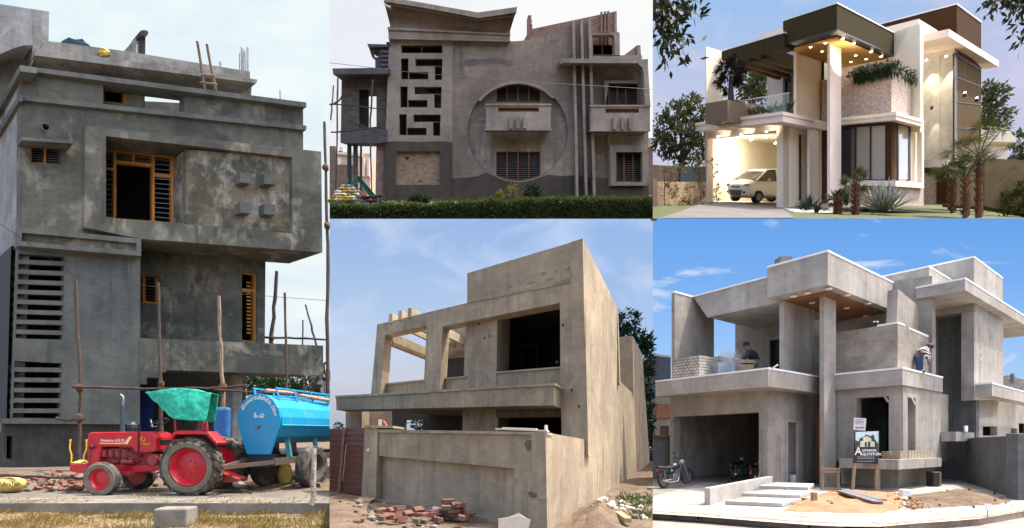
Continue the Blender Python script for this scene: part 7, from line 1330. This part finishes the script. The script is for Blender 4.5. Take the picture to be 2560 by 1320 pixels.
# ================================================================ skies, light, camera
def sky(name, u0, u1, v0, v1, stops, clouds, y=120, lo=.5, hi=.75, amt=.8, sc=1.0, mp=(1, 1, 2.2), mid=None, side=None):
    t = NT('sky_'+name); sp = t.n.new('ShaderNodeSeparateXYZ'); t.link(t.co.outputs['Generated'], sp.inputs[0])
    col = t.ramp(sp.outputs[2], [(p, srgb(*c)) for p, c in stops])
    if side: col = t.mix(t.math('MULTIPLY', t.ramp(sp.outputs[0], [(side[1], (0, 0, 0, 1)), (side[2], (1, 1, 1, 1))]), side[3] if len(side) > 3 else 1.0), col, srgb(*side[0]))
    mpn = t.n.new('ShaderNodeMapping'); mpn.inputs['Scale'].default_value = mp; mpn.inputs['Rotation'].default_value = (0, math.radians(mid or 0), 0); t.link(t.co.outputs['Object'], mpn.inputs[0])
    n = t.noise(.03*sc, 8, .56, vec=mpn.outputs[0], w=.5)
    fac = t.ramp(n, [(lo, (0, 0, 0, 1)), (hi, (amt, amt, amt, 1))]); col = t.mix(fac, col, srgb(*clouds))
    e = t.n.new('ShaderNodeEmission'); t.link(col, e.inputs[0]); e.inputs[1].default_value = 2**-EXPO; t.link(e.outputs[0], t.out.inputs[0])
    m = MB().add([W(u0, v1, y), W(u1, v1, y), W(u1, v0, y), W(u0, v0, y)], [(0, 1, 2, 3)]); o = structure(m.build('sky', t.m)); return o
sky('overcast', -1400, 824, -900, 1082, [(.0, (206, 222, 232)), (.22, (218, 238, 244)), (.5, (222, 243, 248)), (.9, (222, 240, 250))], (244, 253, 252), lo=.4, hi=.62, amt=.9, side=((232, 243, 252), .75, .63, .6))
sky('pale', 824, 1632, -900, 545, [(.0, (246, 241, 240)), (.25, (236, 239, 246)), (.8, (224, 232, 246))], (240, 243, 250), lo=.45, hi=.8, amt=.5, side=((252, 252, 250), .25, .6))
sky('pastel', 1632, 3900, -900, 545, [(.05, (208, 206, 228)), (.2, (196, 202, 232)), (.36, (160, 195, 238)), (.6, (150, 190, 240))], (216, 214, 236), lo=.48, hi=.7, amt=.75, sc=1.6, side=((200, 200, 230), .24, .38, .65), mid=15)
sky('evening', 824, 1632, 545, 1082, [(.0, (178, 184, 198)), (.25, (204, 210, 224)), (.5, (184, 207, 236)), (.8, (162, 192, 234)), (1, (156, 185, 230))], (206, 220, 246), lo=.45, hi=.68, amt=.75, sc=1.7, mp=(1, 1, 1.6), mid=-35, side=((152, 188, 236), .45, .8, .55))
sky('blue', 1632, 3900, 545, 1082, [(.0, (196, 218, 246)), (.35, (160, 203, 250)), (.7, (124, 178, 244)), (1, (106, 164, 236))], (240, 243, 250), lo=.58, hi=.74, amt=.9, sc=2.0, mp=(.7, 1, 1.9), mid=-22)
structure(MB().add([V(-400, -60, -.3), V(400, -60, -.3), V(400, 119.5, -.3), V(-400, 119.5, -.3)], [(0, 1, 2, 3)]).build('ground', mSoil))
wd = bpy.data.worlds.new('World'); bpy.context.scene.world = wd; wd.use_nodes = True; nt = wd.node_tree
SUN_EL, SUN_AZ = math.radians(66), math.radians(82)     # azimuth measured from straight ahead, negative = left
st = nt.nodes.new('ShaderNodeTexSky'); st.sky_type = 'NISHITA'; st.sun_disc = False; st.sun_elevation = SUN_EL; st.sun_rotation = SUN_AZ; st.dust_density = 5; st.air_density = 1.0; st.ozone_density = 0
bg = nt.nodes['Background']; bg.inputs[1].default_value = .15; nt.links.new(st.outputs[0], bg.inputs[0])
sl = bpy.data.lights.new('sun', 'SUN'); sl.energy = 2.1; sl.angle = math.radians(1.2); sl.color = (1, .955, .88); so = bpy.data.objects.new('sun', sl); C.objects.link(so)
sd = V(math.sin(SUN_AZ)*math.cos(SUN_EL), math.cos(SUN_AZ)*math.cos(SUN_EL), math.sin(SUN_EL)); so.rotation_euler = sd.to_track_quat('Z', 'Y').to_euler(); so.location = sd*60
cam = bpy.data.cameras.new('camera'); co = bpy.data.objects.new('camera', cam); C.objects.link(co); co.location = CAM; co.rotation_euler = (math.radians(90), 0, 0)
cam.sensor_width = 36; cam.lens = 36*F/2560; cam.shift_y = (HV-660)/2560; cam.clip_end = 2000; cam.clip_start = .1
sc_ = bpy.context.scene; sc_.camera = co; sc_.view_settings.view_transform = 'Standard'; sc_.view_settings.look = 'None'; sc_.view_settings.exposure = EXPO; sc_.view_settings.gamma = 1
sc_.cycles.max_bounces = 6; sc_.cycles.use_denoising = True; sc_.cycles.sample_clamp_indirect = 6
